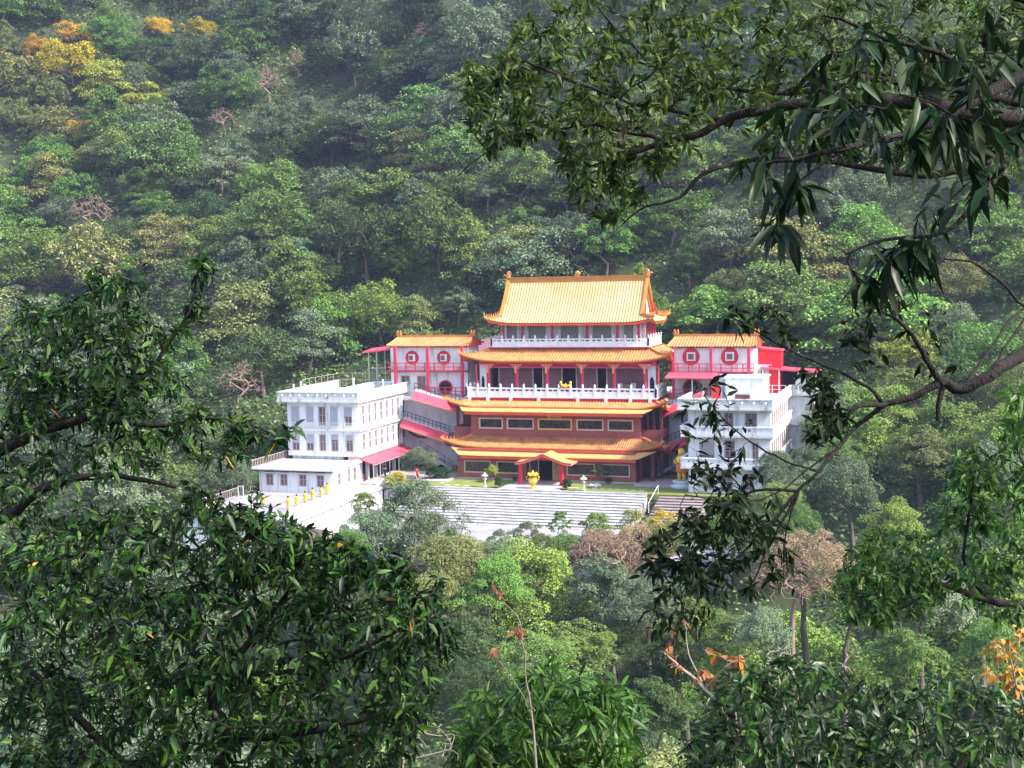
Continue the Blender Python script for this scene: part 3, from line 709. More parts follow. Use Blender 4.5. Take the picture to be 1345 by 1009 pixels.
for sg in (1, -1):
    for ye in (yfe, ybe):
        mb = MB(); pts = []
        for k in range(7):
            t = k/6; c = max(0, (gh+(oh-gh)*t-oh*.55)/(oh*.45)); tt = vs+(1-vs)*t
            pts.append(np.array([cxT+sg*(gh+(oh-gh)*t), yr+(ye-yr)*tt, zr-(zr-zev)*prof(tt, 1.22)+.5*c**2.6*tt*tt+.15]))
        pts.append(pts[-1]+np.array([sg*.25, .2*np.sign(ye-yr), .2]))
        for a, b in zip(pts[:-1], pts[1:]): mb.beam(a, b+(b-a)*.1, .2, .28)
        for k in range(1, 8):
            q = pts[k]; mb.lathe((q[0], q[1], q[2]+.1), [(.08, 0), (.10, .10), (.05, .2), (.07, .27), (.0, .40)], 6)
        mb.build('hip_ridge', M['tile_ridge'], TR)
mb = MB(); mb.box(cxT-gh-.1, yr-.16, zr-.1, cxT+gh+.1, yr+.16, zr+.42); mb.box(cxT-gh-.15, yr-.22, zr+.42, cxT+gh+.15, yr+.22, zr+.52); mb.build('main_ridge', M['tile_ridge'], TR)
# dragon-fish finials at both ends and a pearl in the middle
for sg in (1, -1):
    q = cxT+sg*(gh-.05); mb = MB()
    mb.lathe((q, yr, zr+.35), [(.26, 0), (.30, .18), (.22, .38), (.27, .52), (.12, .7)], 8, sy=.6)
    mb.tube([(q+sg*.1, yr, zr+.9), (q+sg*.05, yr, zr+1.08), (q-sg*.16, yr, zr+1.18), (q-sg*.32, yr, zr+1.05)], [.15, .13, .09, .04], 6)
    mb.tube([(q+sg*.2, yr, zr+.7), (q+sg*.50, yr, zr+.80), (q+sg*.62, yr, zr+.68)], [.14, .10, .03], 6)
    mb.tube([(q-sg*.2, yr, zr+.7), (q-sg*.42, yr, zr+.95)], [.12, .04], 6)
    mb.build('ridge_finial', M['tile_ridge'], TR)
mb = MB(); mb.lathe((cxT+.1, yr, zr+.5), [(.26, 0), (.2, .06), (.16, .1), (.32, .2), (.36, .35), (.30, .5), (.16, .6), (.05, .66)], 12, sy=.5); mb.build('ridge_pearl', M['tile_ridge'], TR)
mb = MB(); N = 40
for k in range(N):
    a, b = -oh+2*oh*k/N, -oh+2*oh*(k+1)/N; f = lambda s: zev+.5*max(0, (abs(s)-oh*.55)/(oh*.45))**2.6
    mb.add([(cxT+a, yfe+.03, f(a)-.02), (cxT+b, yfe+.03, f(b)-.02), (cxT+b, yfe+.03, f(b)-.27), (cxT+a, yfe+.03, f(a)-.27)], [(0, 3, 2, 1)])
mb.build('fascia', M['orangered'], TR)
# gilded sign of three characters over the second storey
def text_mesh(s, size, depth, loc, m, parent, name):
    c = bpy.data.curves.new(name, 'FONT'); c.body = s; c.size = size; c.extrude = depth; c.align_x = 'CENTER'
    t = bpy.data.objects.new(name, c); sc.collection.objects.link(t)
    bpy.context.view_layer.update(); dg = bpy.context.evaluated_depsgraph_get()
    me = bpy.data.meshes.new_from_object(t.evaluated_get(dg)); bpy.data.objects.remove(t)
    me.transform(Matrix.Rotation(math.radians(90), 4, 'X')); me.materials.clear(); me.materials.append(m)
    o = bpy.data.objects.new(name, me); sc.collection.objects.link(o); o.parent = parent; o.location = Vector(np.array(loc)-world_loc(parent)); return o
text_mesh('善明殿', .56, .06, (X(728, 546, 2.90), 2.90, 6.60), M['signgold'], T, 'sign_characters')

# things standing on the hall's terrace
def gold_lion(x, y, z, s, label):
    e = empty('guardian_lion', (x, y, z), label, 'statue', 'gold beasts on the temple balustrade')
    mb = MB(); mb.tube([(x-.28*s, y, z+.12), (x-.15*s, y, z+.24), (x+.1*s, y, z+.32), (x+.22*s, y, z+.48)], [.13, .17, .16, .10], 8)
    mb.lathe((x+.26*s, y, z+.46), [(.06, 0), (.15, .08), (.16, .2), (.1, .3), (.03, .34)], 8)
    mb.tube([(x-.28*s, y, z+.15), (x-.38*s, y, z+.4), (x-.30*s, y, z+.6)], [.06, .07, .03], 6)
    for dx in (-.22, .16):
        for dy in (-.07, .07): mb.tube([(x+dx*s, y+dy, z+.2), (x+dx*s, y+dy, z+.0)], [.055, .05], 6)
    mb.build('body', M['gold'], e, smooth=True)
gold_lion(X(739.5, 512, 5.05), 5.05, 9.76, -1, 'small gold lion at centre of white balustrade, left one of the pair')
gold_lion(X(746.5, 512, 5.05), 5.05, 9.76, 1, 'small gold lion at centre of white balustrade, right one of the pair')
for i, (p_, w_, h_, m_, lb, ct, nm) in enumerate(((823, 1.0, 1.1, M['wood'], 'brown wooden cabinet against the plum wall in the right bay of the colonnade', 'cabinet', 'cabinet'), (832, .55, 1.25, M['metal'], 'pale grey metal cupboard right of the brown wooden cabinet in the colonnade', 'cupboard', 'cupboard'))):
    x_ = X(p_, 500, 8.4); e = empty(nm, (x_, 8.4, 8.78), lb, ct)
    b = MB(); b.box(x_-w_/2, 8.4, 8.78, x_+w_/2, 8.9, 8.78+h_); b.box(x_-w_/2-.04, 8.36, 8.78+h_, x_+w_/2+.04, 8.92, 8.84+h_); b.build('case', m_, e)
    b = MB()
    for q in (-1, 1): b.box(x_+q*w_*.25-w_*.21, 8.37, 8.86, x_+q*w_*.25+w_*.21, 8.398, 8.7+h_)
    b.build('door', m_, e)
x_ = X(812, 502, 8.0); e = empty('notice_board', (x_, 8.9, 8.78), 'white notice board standing by the fifth red column of the colonnade', 'notice board')
b = MB(); b.box(x_-.3, 8.85, 9.5, x_+.3, 8.9, 10.0); b.build('board', M['ballwhite'], e); b = MB(); b.box(x_-.25, 8.87, 8.78, x_-.2, 8.92, 9.5); b.box(x_+.2, 8.87, 8.78, x_+.25, 8.92, 9.5); b.build('leg', M['darkmetal'], e)

# ------------------------------------------------------------------ white annex, left
A = empty('annex_building', (-24.3, 0, 0), 'white three storey annex with stepped lower block and pierced roof parapet, left of the temple', 'building')
AX0, AX1, AY0, AY1 = -28.7, -20.0, -5.5, 9.5
SLAB2, SLAB3, ROOF = 2.9, 5.85, 8.95
def span(ps, yref, Y): return [(X(a, yref, Y), X(b, yref, Y)) for a, b in ps]
f3 = span([(383.2, 392.7), (402.8, 411.4), (418.6, 427.5), (433.9, 443), (452.3, 462)], 542, AY0)
f2 = span([(384, 393.4), (403, 412), (420, 428), (435.5, 444.2), (454.5, 463.7)], 580, AY0)
h3 = [(a, b, 6.35 if i != 1 else 6.7, 8.4) for i, (a, b) in enumerate(f3)]; h2_ = [(a, b, 3.5, 5.3) for a, b in f2]
wall_front(AX0, AX1, AY0, SLAB2, SLAB3-.08, h2_).build('wall', M['white'], A)
wall_front(AX0, AX1, AY0, SLAB3+.08, ROOF, h3).build('wall', M['white'], A)
for i, h_ in enumerate(h3):
    w_ = win_parts(A, *h_[:2], AY0, *h_[2:], M['winframe'], M['winglass'], mull=1, bars=1)
    if i in (0, 1, 3, 4):
        c = MB(); zb = {0: h_[2], 1: h_[2]+.05, 3: h_[2]+.05, 4: 7.35}[i]; c.box(h_[0]+.03, AY0-.02, zb, h_[1]-.03, AY0+.045, h_[3]-.03); c.build('curtain', M['curtain'], w_)
for i, h_ in enumerate(h2_):
    w_ = win_parts(A, *h_[:2], AY0, *h_[2:], M['winframe'], M['winglass'], mull=1, bars=1)
    if i in (0, 1, 3, 4):
        c = MB(); zb = {0: 4.3, 1: 4.3, 3: 4.75, 4: 4.7}[i]; c.box(h_[0]+.03, AY0-.02, zb, h_[1]-.03, AY0+.045, h_[3]-.03); c.build('curtain', M['curtain'], w_)
# right side wall with tall narrow windows between piers
def sidewin(x, y0, y1, n, z0, z1, zb, zt, wdt):
    hs = []; st = (y1-y0)/n
    for k in range(n): c = y0+st*(k+.5); hs.append((c-wdt/2, c+wdt/2, zb, zt))
    return hs
hs3 = sidewin(AX1, AY0+.5, AY1, 9, SLAB3, ROOF, 6.35, 8.5, .78); hs2 = sidewin(AX1, AY0+.5, AY1, 9, SLAB2, SLAB3, 3.5, 5.4, .78)
wall_side(AX1-.003, AY0+.3, AY1, SLAB3+.08, ROOF, hs3).build('side_wall', M['white'], A)
wall_side(AX1-.003, AY0+.3, AY1, SLAB2, SLAB3-.08, hs2).build('side_wall', M['white'], A)
for h_ in hs3+hs2: win_side(A, AX1-.003, *h_, M['white'], M['winglass'])
mb = MB()
for h_ in hs3[:-1]: 
    y = (h_[1]+.49*((AY1-AY0-.5)/9-.78)); mb.box(AX1, y-.13, SLAB3+.1, AX1+.12, y+.13, ROOF)
for h_ in hs2[:-1]:
    y = (h_[1]+.49*((AY1-AY0-.5)/9-.78)); mb.box(AX1, y-.13, SLAB2+.1, AX1+.12, y+.13, SLAB3-.1)
mb.build_each('pier', M['white'], A)
mb = MB(); mb.box(AX0-.25, AY0-.35, SLAB3-.10, AX1+.35, AY1, SLAB3+.10); mb.build('floor_slab', M['white2'], A)
mb = MB(); mb.box(AX0, AY0+.3, SLAB2, AX0+.3, AY1, ROOF); mb.box(AX0+.3, AY1-.3, -.5, AX1-.3, AY1, ROOF); mb.build('back_wall', M['white'], A)
mb = MB(); mb.box(AX0-.95, AY0-.8, ROOF, AX1+.45, AY1+.2, ROOF+.22); mb.build('roof_slab', M['white2'], A)
block_parapet(A, [(AX0-.8, AY1), (AX0-.8, AY0-.65), (AX1+.3, AY0-.65), (AX1+.3, AY1)], ROOF+.22, .95, M['white2'])
bar_rail('balcony_rail', A, [(AX0-.2, AY0-.3), (AX1+.2, AY0-.3)], SLAB3+.1, .75, .22, M['ballwhite'], .018, (1.,))
# lower block
LY = -12.25; S1 = 2.35
h1 = [(X(a, 633, LY), X(b, 633, LY), .65, 1.85) for a, b in ((350, 359), (368.5, 377.5), (393.5, 402.5), (416.5, 425.5))]
wall_front(AX0+.0, AX1, LY, -.7, S1, h1).build('lower_wall', M['white'], A)
for h_ in h1:
    w_ = win_parts(A, *h_[:2], LY, *h_[2:], M['winframe'], M['winglass'], mull=1, bars=1)
    c = MB(); c.box(h_[0]-.22, LY-.35, 2.0, h_[1]+.22, LY-.003, 2.10); c.build('hood', M['ballwhite'], w_)
hl = [(-11.0, -10.3, .6, 1.9), (-8.6, -8.0, .6, 2.0), (-7.2, -6.5, .5, 2.0)]
wall_side(AX1-.003, LY+.3, -5.2, -.7, S1, hl).build('lower_side_wall', M['white'], A)
for h_ in hl: win_side(A, AX1-.003, *h_, M['winframe'], M['winglass'])
mb = MB(); mb.box(AX0, LY+.3, -.7, AX0+.3, AY0, S1); mb.box(AX0+.3, -5.1, -.7, AX1-2.2, -4.9, 2.9); mb.build('lower_back_wall', M['white'], A)
# its flat roof: pale slab with a dark drip edge and a low kerb
mb = MB(); mb.box(AX0-.7, LY-.55, S1, AX1+.35, AY0-.0, S1+.16); mb.build('terrace_roof', M['white2'], A)
mb = MB(); mb.box(AX0-.65, LY-.5, S1-.14, AX1+.2, LY-.25, S1-.003); mb.build('drip_edge', M['darkmetal'], A)
mb = MB(); mb.box(AX1+.1, LY-.5, S1+.16, AX1+.3, AY0-.4, S1+.32); mb.build('kerb', M['white2'], A)
bar_rail('terrace_rail', A, [(AX0-.55, LY-.4), (AX0-.55, AY0+3)], S1+.16, .85, .35, M['winframe'], .022, (1., .12))
bar_rail('terrace_rail', A, [(AX1+.0, -8.2), (AX1+.0, AY0-.4)], S1+.35, .7, .28, M['winframe'], .03, (1., .12))
# open ground floor under the tower: recessed dark wall, doors, awning on posts
mb = MB(); mb.box(AX1-2.2, -5.0, -.3, AX1-2.0, 7.0, 2.9); mb.build('veranda_wall', M['hallwall'], A)
for y_ in (-4.2, -.4, 3.0):
    d_ = MB(); d_.box(AX1-1.99, y_, -.1, AX1-1.93, y_+1.1, 2.0); d_.build('door', M['dark'], A)
d_ = MB(); d_.box(AX1-.1, -5.15, .1, AX1-.04, -4.2, .9); d_.build('panel', M['brick'], A)
mb = MB()
for y_ in (-5.0, -3.1, -.9, 1.4, 4.2, 6.9): mb.box(AX1-.35, y_-.2, -.1, AX1-.03, y_+.2, 2.9)
mb.build_each('veranda_pier', M['white'], A)
aw = MB(); aw.add([(AX1+.02, -5.6, 2.75), (AX1+.02, 6.4, 2.75), (AX1+1.7, 6.4, 2.15), (AX1+1.7, -5.6, 2.15), (AX1+.02, -5.6, 2.67), (AX1+.02, 6.4, 2.67), (AX1+1.7, 6.4, 2.07), (AX1+1.7, -5.6, 2.07)], [(0,3,2,1),(4,5,6,7),(0,1,5,4),(1,2,6,5),(2,3,7,6),(3,0,4,7)])
awo = aw.build('awning', M['awning'], A)
mb = MB(); mb.box(AX1+1.62, -5.6, 1.98, AX1+1.72, 6.4, 2.06); mb.box(AX1, -5.6, 2.8, AX1+.12, 6.4, 3.0)
for y_ in (-5.4, -3.6, -1.0, 1.6, 4.2, 6.2): mb.box(AX1+1.56, y_-.04, -.1, AX1+1.64, y_+.04, 1.98)
mb.build('frame', M['metal'], awo)
# roof deck clutter: pipes rail, tank, hatch
bar_rail('roof_rail', A, [(AX0-.3, -1), (AX0-.3, 8.5), (AX1-2, 8.5)], ROOF+.22, 1.9, 1.7, M['winframe'], .02, (1., .6))
mb = MB()
for x_, y_, h_ in ((-28.3, -4.6, 1.6), (-27.6, -4.2, 1.9), (-26.9, -4.6, 1.6), (-23.3, 0.5, 1.9), (-20.3, 2.0, 1.6), (-20.1, -3.9, 1.0)): mb.lathe((x_, y_, ROOF+.2), [(.09, 0), (.09, h_), (.12, h_), (.12, h_+.08)], 8)
mb.build_each('vent_pipe', M['ballwhite'], A)
block_parapet(A, [(-24.2, -1.5), (-24.2, 8.8), (-20.4, 8.8)], ROOF+.22, .9, M['ballwhite'], name='inner_parapet')
o = empty('roof_ladder', (-24.9, 1.2, ROOF+.22), 'wooden step ladder standing on the flat roof of the white annex', 'ladder')
mb = MB(); mb.beam((-25.2, 1.2, ROOF+.22), (-24.95, 1.2, ROOF+2.1), .07); mb.beam((-24.7, 1.2, ROOF+.22), (-24.45, 1.2, ROOF+2.1), .07)
for k in range(5): z = .3+.35*k; mb.beam((-25.2+z*.13, 1.2, ROOF+.22+z), (-24.7+z*.13, 1.2, ROOF+.22+z), .05)
mb.build('frame', M['wood'], o)

# terrace in front of the annex with its retaining wall
W_ = empty('terrace_wall', (-23, -18, -3), 'long white retaining wall with a coping band below the annex terrace', 'retaining wall')
mb = MB(); mb.box(-29.5, -26, -6, -17.1, -12.26, -.36); mb.box(-20, -12.26, -6, -17.1, -6.0, -.36); mb.build('wall', M['white'], W_)
mb = MB(); mb.box(-29.7, -26.2, -.356, -16.85, -12.27, -.1); mb.box(-19.99, -12.27, -.356, -16.85, -5.95, -.1); mb.build('coping', M['white2'], W_)
mb = MB(); mb.box(-29.5, -26, -.096, -20.0, -12.4, -.05); mb.build('paving', M['plaza'], W_)
bar_rail('rail', W_, [(-16.95, -26), (-16.95, -6)], -.1, .75, 1.8, M['ballwhite'], .03, (1., .5))
bar_rail('rail', W_, [(-29.5, -26), (-29.5, -12.4)], -.1, .95, .4, M['winframe'], .025, (1., .15))
mb = MB(); 
for y_ in np.arange(-25, -7, 2.2): mb.box(-17.1, y_-.06, -5.0, -17.0, y_+.06, -.36)
mb.build_each('rib', M['greywall'], W_)

# ------------------------------------------------------------------ white block on the right
B = empty('residence_building', (20.2, 0, 0), 'bluish white four storey block with balcony parapets on every floor, right of the temple', 'building')
BY = -4.0; BX0, BX1 = 16.25, 24.6; BZ = [-3.2, -.55, 2.7, 5.95, 8.6]
bw = {4: [((923, 937), 6.6, 8.2), ((951, 963), 6.6, 8.2), ((978.7, 994), 6.2, 8.2)], 3: [((919, 938), 3.5, 5.2), ((952, 965), 3.2, 5.4), ((988, 996), 3.5, 5.2)], 2: [((923, 937), .4, 2.0), ((947, 962), .2, 2.1), ((978, 990), .4, 2.0)], 1: []}
yr_ = {4: 552, 3: 590, 2: 632, 1: 660}
for lv in (1, 2, 3, 4):
    hs = [(X(a, yr_[lv], BY), X(b, yr_[lv], BY), z0, z1) for (a, b), z0, z1 in bw[lv]]
    wall_front(BX0, BX1, BY, BZ[lv-1]+(.12 if lv > 1 else 0), BZ[lv]-(.0), hs).build('wall', M['white'], B)
    for i, h_ in enumerate(hs):
        w_ = win_parts(B, *h_[:2], BY, *h_[2:], M['winframe'], M['winglass'], mull=1, bars=1)
        if i == 0: c = MB(); c.box(h_[0]+.03, BY-.02, h_[2]+.4, h_[1]-.03, BY+.045, h_[3]-.03); c.build('curtain', M['shutter'], w_)
    if lv > 1:
        z = BZ[lv-1]; mb = MB(); mb.box(BX0-.6, BY-1.1, z-.1, BX1+.4, 11.9, z+.115); mb.build('floor_slab', M['white2'], B)
for z in (BZ[2]+.115, BZ[3]+.115):
    block_parapet(B, [(BX0-.5, -1.0), (BX0-.5, BY-1.0), (BX1+.3, BY-1.0), (BX1+.3, 11.5)], z, .9, M['white'], name='balcony_parapet', step=1.5)
hs = sidewin(BX1, BY+.5, 11.9, 9, 0, 0, 6.4, 8.2, .9); wall_side(BX1-.003, BY+.3, 11.9, BZ[3]+.12, BZ[4], hs).build('side_wall', M['white'], B)
for h_ in hs: win_side(B, BX1-.003, *h_, M['winframe'], M['winglass'])
hs = sidewin(BX1, BY+.5, 11.9, 9, 0, 0, 3.3, 5.2, .9); wall_side(BX1-.003, BY+.3, 11.9, BZ[2]+.12, BZ[3]-.1, hs).build('side_wall', M['white'], B)
for h_ in hs: win_side(B, BX1-.003, *h_, M['winframe'], M['winglass'])
wall_side(BX1-.003, BY+.3, 11.9, -3.2, BZ[2]-.1, []).build('side_wall', M['white'], B)
mb = MB(); mb.box(BX0, BY+.3, -3.2, BX0+.3, 7.0, BZ[4]); mb.box(BX0+.3, 6.7, -3.2, BX1-.3, 7.0, BZ[4]); mb.build('back_wall', M['white'], B)
mb = MB(); mb.box(BX0-.9, BY-1.3, BZ[4], BX1+.4, 11.9, BZ[4]+.2); mb.build('roof_slab', M['white2'], B)
block_parapet(B, [(BX0-.75, 2.0), (BX0-.75, BY-1.15), (BX1+.25, BY-1.15), (BX1+.25, 11.9), (27.2, 11.9)], BZ[4]+.2, .95, M['white2'])
mb = MB(); mb.box(BX1, 12.1, 2.5, 27.1, 16, 8.55); mb.build('wing_wall', M['white'], B)
mb = MB(); mb.box(BX1+.1, 11.7, 8.55, 27.5, 20, 8.78); mb.box(BX1+.1, 11.75, 5.2, 27.9, 16, 5.35); mb.build('wing_slab', M['white2'], B)
mb = MB(); mb.box(27.1, 12.0, 5.4, 27.25, 12.9, 8.5); mb.build('wing_trim', M['pink'], B)
mb = MB(); mb.lathe((21.3, BY-.35, -.5), [(.04, 0), (.04, 8.9)], 6); mb.lathe((19.6, BY-.35, -.5), [(.03, 0), (.03, 8.9)], 6); mb.build_each('drain_pipe', M['greywall'], B)
# stair house and parapet wall on its roof
S_ = empty('roof_house', (21, 4, 8.8), 'small white flat roofed stair house on top of the right block', 'outbuilding')
x0, x1 = X(953, 505, 3), X(1003, 505, 3)
wall_front(x0, x1, 3, 8.8, 11.1, []).build('wall', M['white'], S_)
mb = MB(); mb.box(x0, 3.3, 8.8, x0+.2, 7.5, 11.1); mb.box(x1-.2, 3.3, 8.8, x1, 7.5, 11.1); mb.box(x0+.2, 7.3, 8.8, x1-.2, 7.5, 11.1); mb.build('side_wall', M['white'], S_)
mb = MB(); mb.box(x0-.15, 2.85, 11.1, x1+.15, 7.7, 11.28); mb.build('roof', M['white2'], S_)
mb = MB(); mb.box(X(966, 515, 2.9), 2.6, 9.0, X(985, 515, 2.9), 2.9, 9.45)
mb.build('bench', M['brickd'], S_)
o = empty('red_screen', (X(941, 510, 0), 0, 8.8), 'upright red metal sheet on the right block roof, beside the stair house', 'screen')
x_ = X(941, 510, 0); mb = MB(); mb.box(x_-.45, -.05, 8.8, x_+.45, .05, 10.6); mb.build('sheet', M['red'], o); mb = MB(); mb.box(x_-.5, .06, 8.8, x_-.42, .14, 10.7); mb.box(x_+.42, .06, 8.8, x_+.5, .14, 10.7); mb.build('post', M['metal'], o)
# red roofed carport on the right
C_ = empty('carport', (24.5, 13, 8.8), 'open shelter with a thin red roof on white posts behind the right block', 'shelter')
x0, x1 = 21.6, 27.9
mb = MB(); mb.add([(x0, 11.2, 11.75), (x1, 11.2, 11.25), (x1, 15, 11.25), (x0, 15, 11.75), (x0, 11.2, 11.57), (x1, 11.2, 11.07), (x1, 15, 11.07), (x0, 15, 11.57)], [(0,1,2,3),(4,7,6,5),(0,4,5,1),(1,5,6,2),(2,6,7,3),(3,7,4,0)]); mb.build('roof', M['awning'], C_)
for px_ in (21.8, 23.6, 25.7, 27.6):
    mb = MB(); mb.box(px_-.06, 11.4, 8.78, px_+.06, 11.52, 11.6-(px_-21.6)*.08); mb.build('post', M['ballwhite'], C_)
mb = MB(); mb.box(x0, 14.8, 8.0, x1-2, 14.95, 11.3); mb.box(x0, 11.6, 8.78, x0+.15, 14.8, 11.4); mb.build('back_wall', M['dark'], C_)
bar_rail('rail', C_, [(21.5, 10.6), (24.4, 10.6)], 8.8, 1.0, 1.3, M['ballwhite'], .03)
o = empty('white_tank', (26.1, 12.6, 8.78), 'low white water tank under the red shelter roof, behind the roof parapet', 'tank')
mb = MB(); mb.box(25.3, 12.2, 8.85, 26.9, 13.4, 10.3); mb.box(25.2, 12.1, 10.3, 27.0, 13.5, 10.42); mb.build('body', M['ballwhite'], o)
mb = MB(); mb.box(25.4, 12.3, 8.78, 25.6, 13.3, 8.85); mb.box(26.6, 12.3, 8.78, 26.8, 13.3, 8.85); mb.build('skid', M['darkmetal'], o)
o = empty('gas_bottle', (22.5, 12.3, 8.78), 'orange gas bottle in the dark bay under the red shelter roof', 'gas bottle')
mb = MB(); mb.lathe((22.5, 12.3, 8.78), [(.2, 0), (.26, .06), (.26, .8), (.18, .95), (.06, 1.0), (.06, 1.1)], 12); mb.build('body', M['orange'], o); mb = MB(); mb.lathe((22.5, 12.3, 9.88), [(.14, 0), (.14, .12)], 10); mb.build('valve', M['metal'], o)

# ------------------------------------------------------------------ corner pavilions
def pavilion(name, label, pr, Y, zr_, ze_, cols_, rounds, rail, x0, x1, extra):
    P_ = empty(name, ((x0+x1)/2, Y, 8.7), label, 'pavilion')
    rx0, rx1 = X(pr[0], 455, Y-.6), X(pr[1], 455, Y-.6)
    rts = MB(); n = int((rx1-rx0)/.33); 
    for sg, yy in ((1, Y-.7), (-1, Y+4.7)):
        P = []
        for i in range(n*4+1):
            u = i/(n*4); x_ = rx0+(rx1-rx0)*u; dz = .10*(.5+.5*math.cos(2*math.pi*(i % 4)/4)); row = []
            for j in range(6):
                v = j/5; sq = .45*(1-v)*(-1 if u > .5 else 1)*(abs(u-.5)*2)**8
                row.append((x_+sq, (Y+2.0)+(yy-(Y+2.0))*v, zr_-(zr_-ze_)*prof(v, 1.2)+dz+.12*(abs(u-.5)*2)**10*v))
            P.append(row)
        rts.grid(P if sg > 0 else P[::-1])
    R_ = rts.build('roof', M['tile'], P_)
    mb = MB(); mb.add([(rx0+.3, Y-.6, ze_-.1), (rx1-.3, Y-.6, ze_-.1), (rx1-.3, Y+4.6, ze_-.1), (rx0+.3, Y+4.6, ze_-.1), (rx0+.35, Y+2, zr_-.1), (rx1-.35, Y+2, zr_-.1)], [(0, 1, 2, 3), (0, 3, 4), (1, 5, 2)]); mb.build('gable', M['orangered'], R_)
    mb = MB(); mb.box(rx0+.4, Y+1.85, zr_-.05, rx1-.4, Y+2.15, zr_+.22)
    mb.build('ridge', M['tile_ridge'], R_)
    for xx, sg in ((rx0+.55, -1), (rx1-.55, 1)):
        mb = MB(); mb.box(xx-.28, Y+1.8, zr_+.1, xx+.28, Y+2.2, zr_+.55); mb.lathe((xx-.18, Y+2, zr_+.55), [(.1, 0), (.12, .12), (0, .28)], 6); mb.lathe((xx+.18, Y+2, zr_+.55), [(.1, 0), (.12, .12), (0, .28)], 6)
        mb.build('ridge_finial', M['tile_ridge'], R_)
    zf = 11.5
    # upper wall, round windows with square panes
    wall_front(x0, x1, Y, zf, ze_+.1, []).build('upper_wall', M['white'], P_)
    mb = MB(); mb.box(x0, Y+.3, 8.5, x0+.25, Y+4, ze_); mb.box(x1-.25, Y+.3, 8.5, x1, Y+4, ze_); mb.box(x0+.25, Y+3.8, 8.5, x1-.25, Y+4, ze_); mb.build('side_wall', M['white'], P_)
    for (px_, py_, r_, sq) in rounds:
        c = on(1, px_, py_, Y-.03); rr = r_*141.7/FPX*1.05
        f = MB(); N = 28; a_ = [(c[0]+rr*math.cos(t), c[2]+rr*math.sin(t)) for t in np.linspace(0, 2*math.pi, N, endpoint=False)]
        f.add([(x_, Y-.10, z_) for x_, z_ in a_]+[(x_, Y-.003, z_) for x_, z_ in a_], [tuple(range(N))]+[(k, k+N, (k+1) % N+N, (k+1) % N) for k in range(N)])
        o = f.build('round_window', M['red'], P_)
        s_ = rr*.5; g = MB(); g.box(c[0]-s_, Y-.16, c[2]-s_, c[0]+s_, Y-.101, c[2]+s_); g.build('frame', M['ballwhite'], o)
        s_ = rr*.33; g = MB(); g.box(c[0]-s_-(.08 if sq else 0), Y-.19, c[2]-s_, c[0]+s_-(.14 if sq else 0), Y-.162, c[2]+s_); g.build('pane', M['winglass'], o)
    wall_front(x0, x1, Y+.05, 8.4, zf-.15, extra['holes']).build('lower_wall', M['white'], P_)
    mb = MB(); mb.box(x0-.1, Y-.9, zf-.15, x1+.1, Y+.3, zf+.0); mb.build('gallery', M['pink'], P_)
    for px_ in cols_:
        x_ = X(px_, 480, Y-.85); c = MB(); c.box(x_-.15, Y-1.05, 8.5, x_+.15, Y-.75, ze_+.02); c.build('column', M['pink'], P_)
    xr0, xr1 = X(rail[0], 480, Y-.8), X(rail[1], 480, Y-.8)
    bar_rail('gallery_rail', P_, [(xr0, Y+.8), (xr0, Y-.92), (xr1, Y-.92)], zf, .95, 1.25, M['red'], .055, (1., .52, .06))
    bar_rail('lower_rail', P_, [(x0+3.4 if extra['half'] else x0, Y-.95), (x1+.1 if extra['half'] else x0+4.5, Y-.95)], 8.72, .85, 1.3, M['red'], .055, (1., .5, .05))
    for h_ in extra['holes']:
        if h_[3]-h_[2] < 2: win_parts(P_, h_[0], h_[1], Y+.05, h_[2], h_[3], M['winframe'], M['winglass'], mull=1)
    # moon door
    px_, py_, r_ = extra['moon']; c = on(1, px_, py_, Y); rr = r_*141.7/FPX*1.05
    f = MB(); N = 28; T_ = np.linspace(0, 2*math.pi, N, endpoint=False); zc = max(c[2], 8.6+rr*.72)
    ring = [[(c[0]+q*math.cos(t), yy, max(8.5, zc+q*math.sin(t))) for t in T_] for q, yy in ((rr, Y+.045), (rr, Y-.10), (rr*.84, Y-.10), (rr*.84, Y+.045))]
    v = [p for r__ in ring for p in r__]; f.add(v, [(k*N+i, k*N+(i+1) % N, (k+1)*N+(i+1) % N, (k+1)*N+i) for k in range(3) for i in range(N)])
    o = f.build('moon_door', M['red'], P_)
    g = MB(); g.add([(c[0]+rr*.86*math.cos(t), Y-.0, max(8.52, zc+rr*.86*math.sin(t))) for t in T_], [tuple(range(N))]); g.build('dark_door_disc', M['dark'], o)  # near-black disc on the wall, painted as the dark beyond the door
    return P_
pavilion('corner_pavilion', 'white two storey pavilion with two round red windows and yellow roof, left of the hall', (507.5, 617), 8, 15.35, 14.35, (519.5, 562, 607), [(541.4, 469.9, 9.5, True), (583, 470, 9.5, True)], (509, 609), -21.9, -12.1,
         dict(holes=[(X(527, 498, 8), X(538, 498, 8), 9.9, 10.8), (X(548, 500, 8), X(559.5, 500, 8), 9.2, 10.8)], half=True, moon=(585.4, 509, 10)))
PR = pavilion('corner_pavilion', 'white pavilion with two round red windows and a red awning, right of the hall', (876, 996.5), 8, 15.3, 14.25, (884.5, 934, 983.5), [(907.8, 468.5, 11, False), (958.5, 468.3, 11, False)], (876.5, 990.5), 12.2, 21.2,
         dict(holes=[], half=False, moon=(908.7, 510, 12)))
x0, x1 = X(874.7, 492, 6.4), X(944.4, 492, 6.4)
mb = MB(); mb.add([(x0+.2, 7.0, 11.45), (x1-.2, 7.0, 11.45), (x1, 5.6, 10.95), (x0, 5.6, 10.95), (x0+.2, 7.0, 11.37), (x1-.2, 7.0, 11.37), (x1, 5.6, 10.87), (x0, 5.6, 10.87)], [(0,3,2,1),(4,5,6,7),(0,1,5,4),(1,2,6,5),(2,3,7,6),(3,0,4,7)]); mb.build('awning', M['awning'], PR)
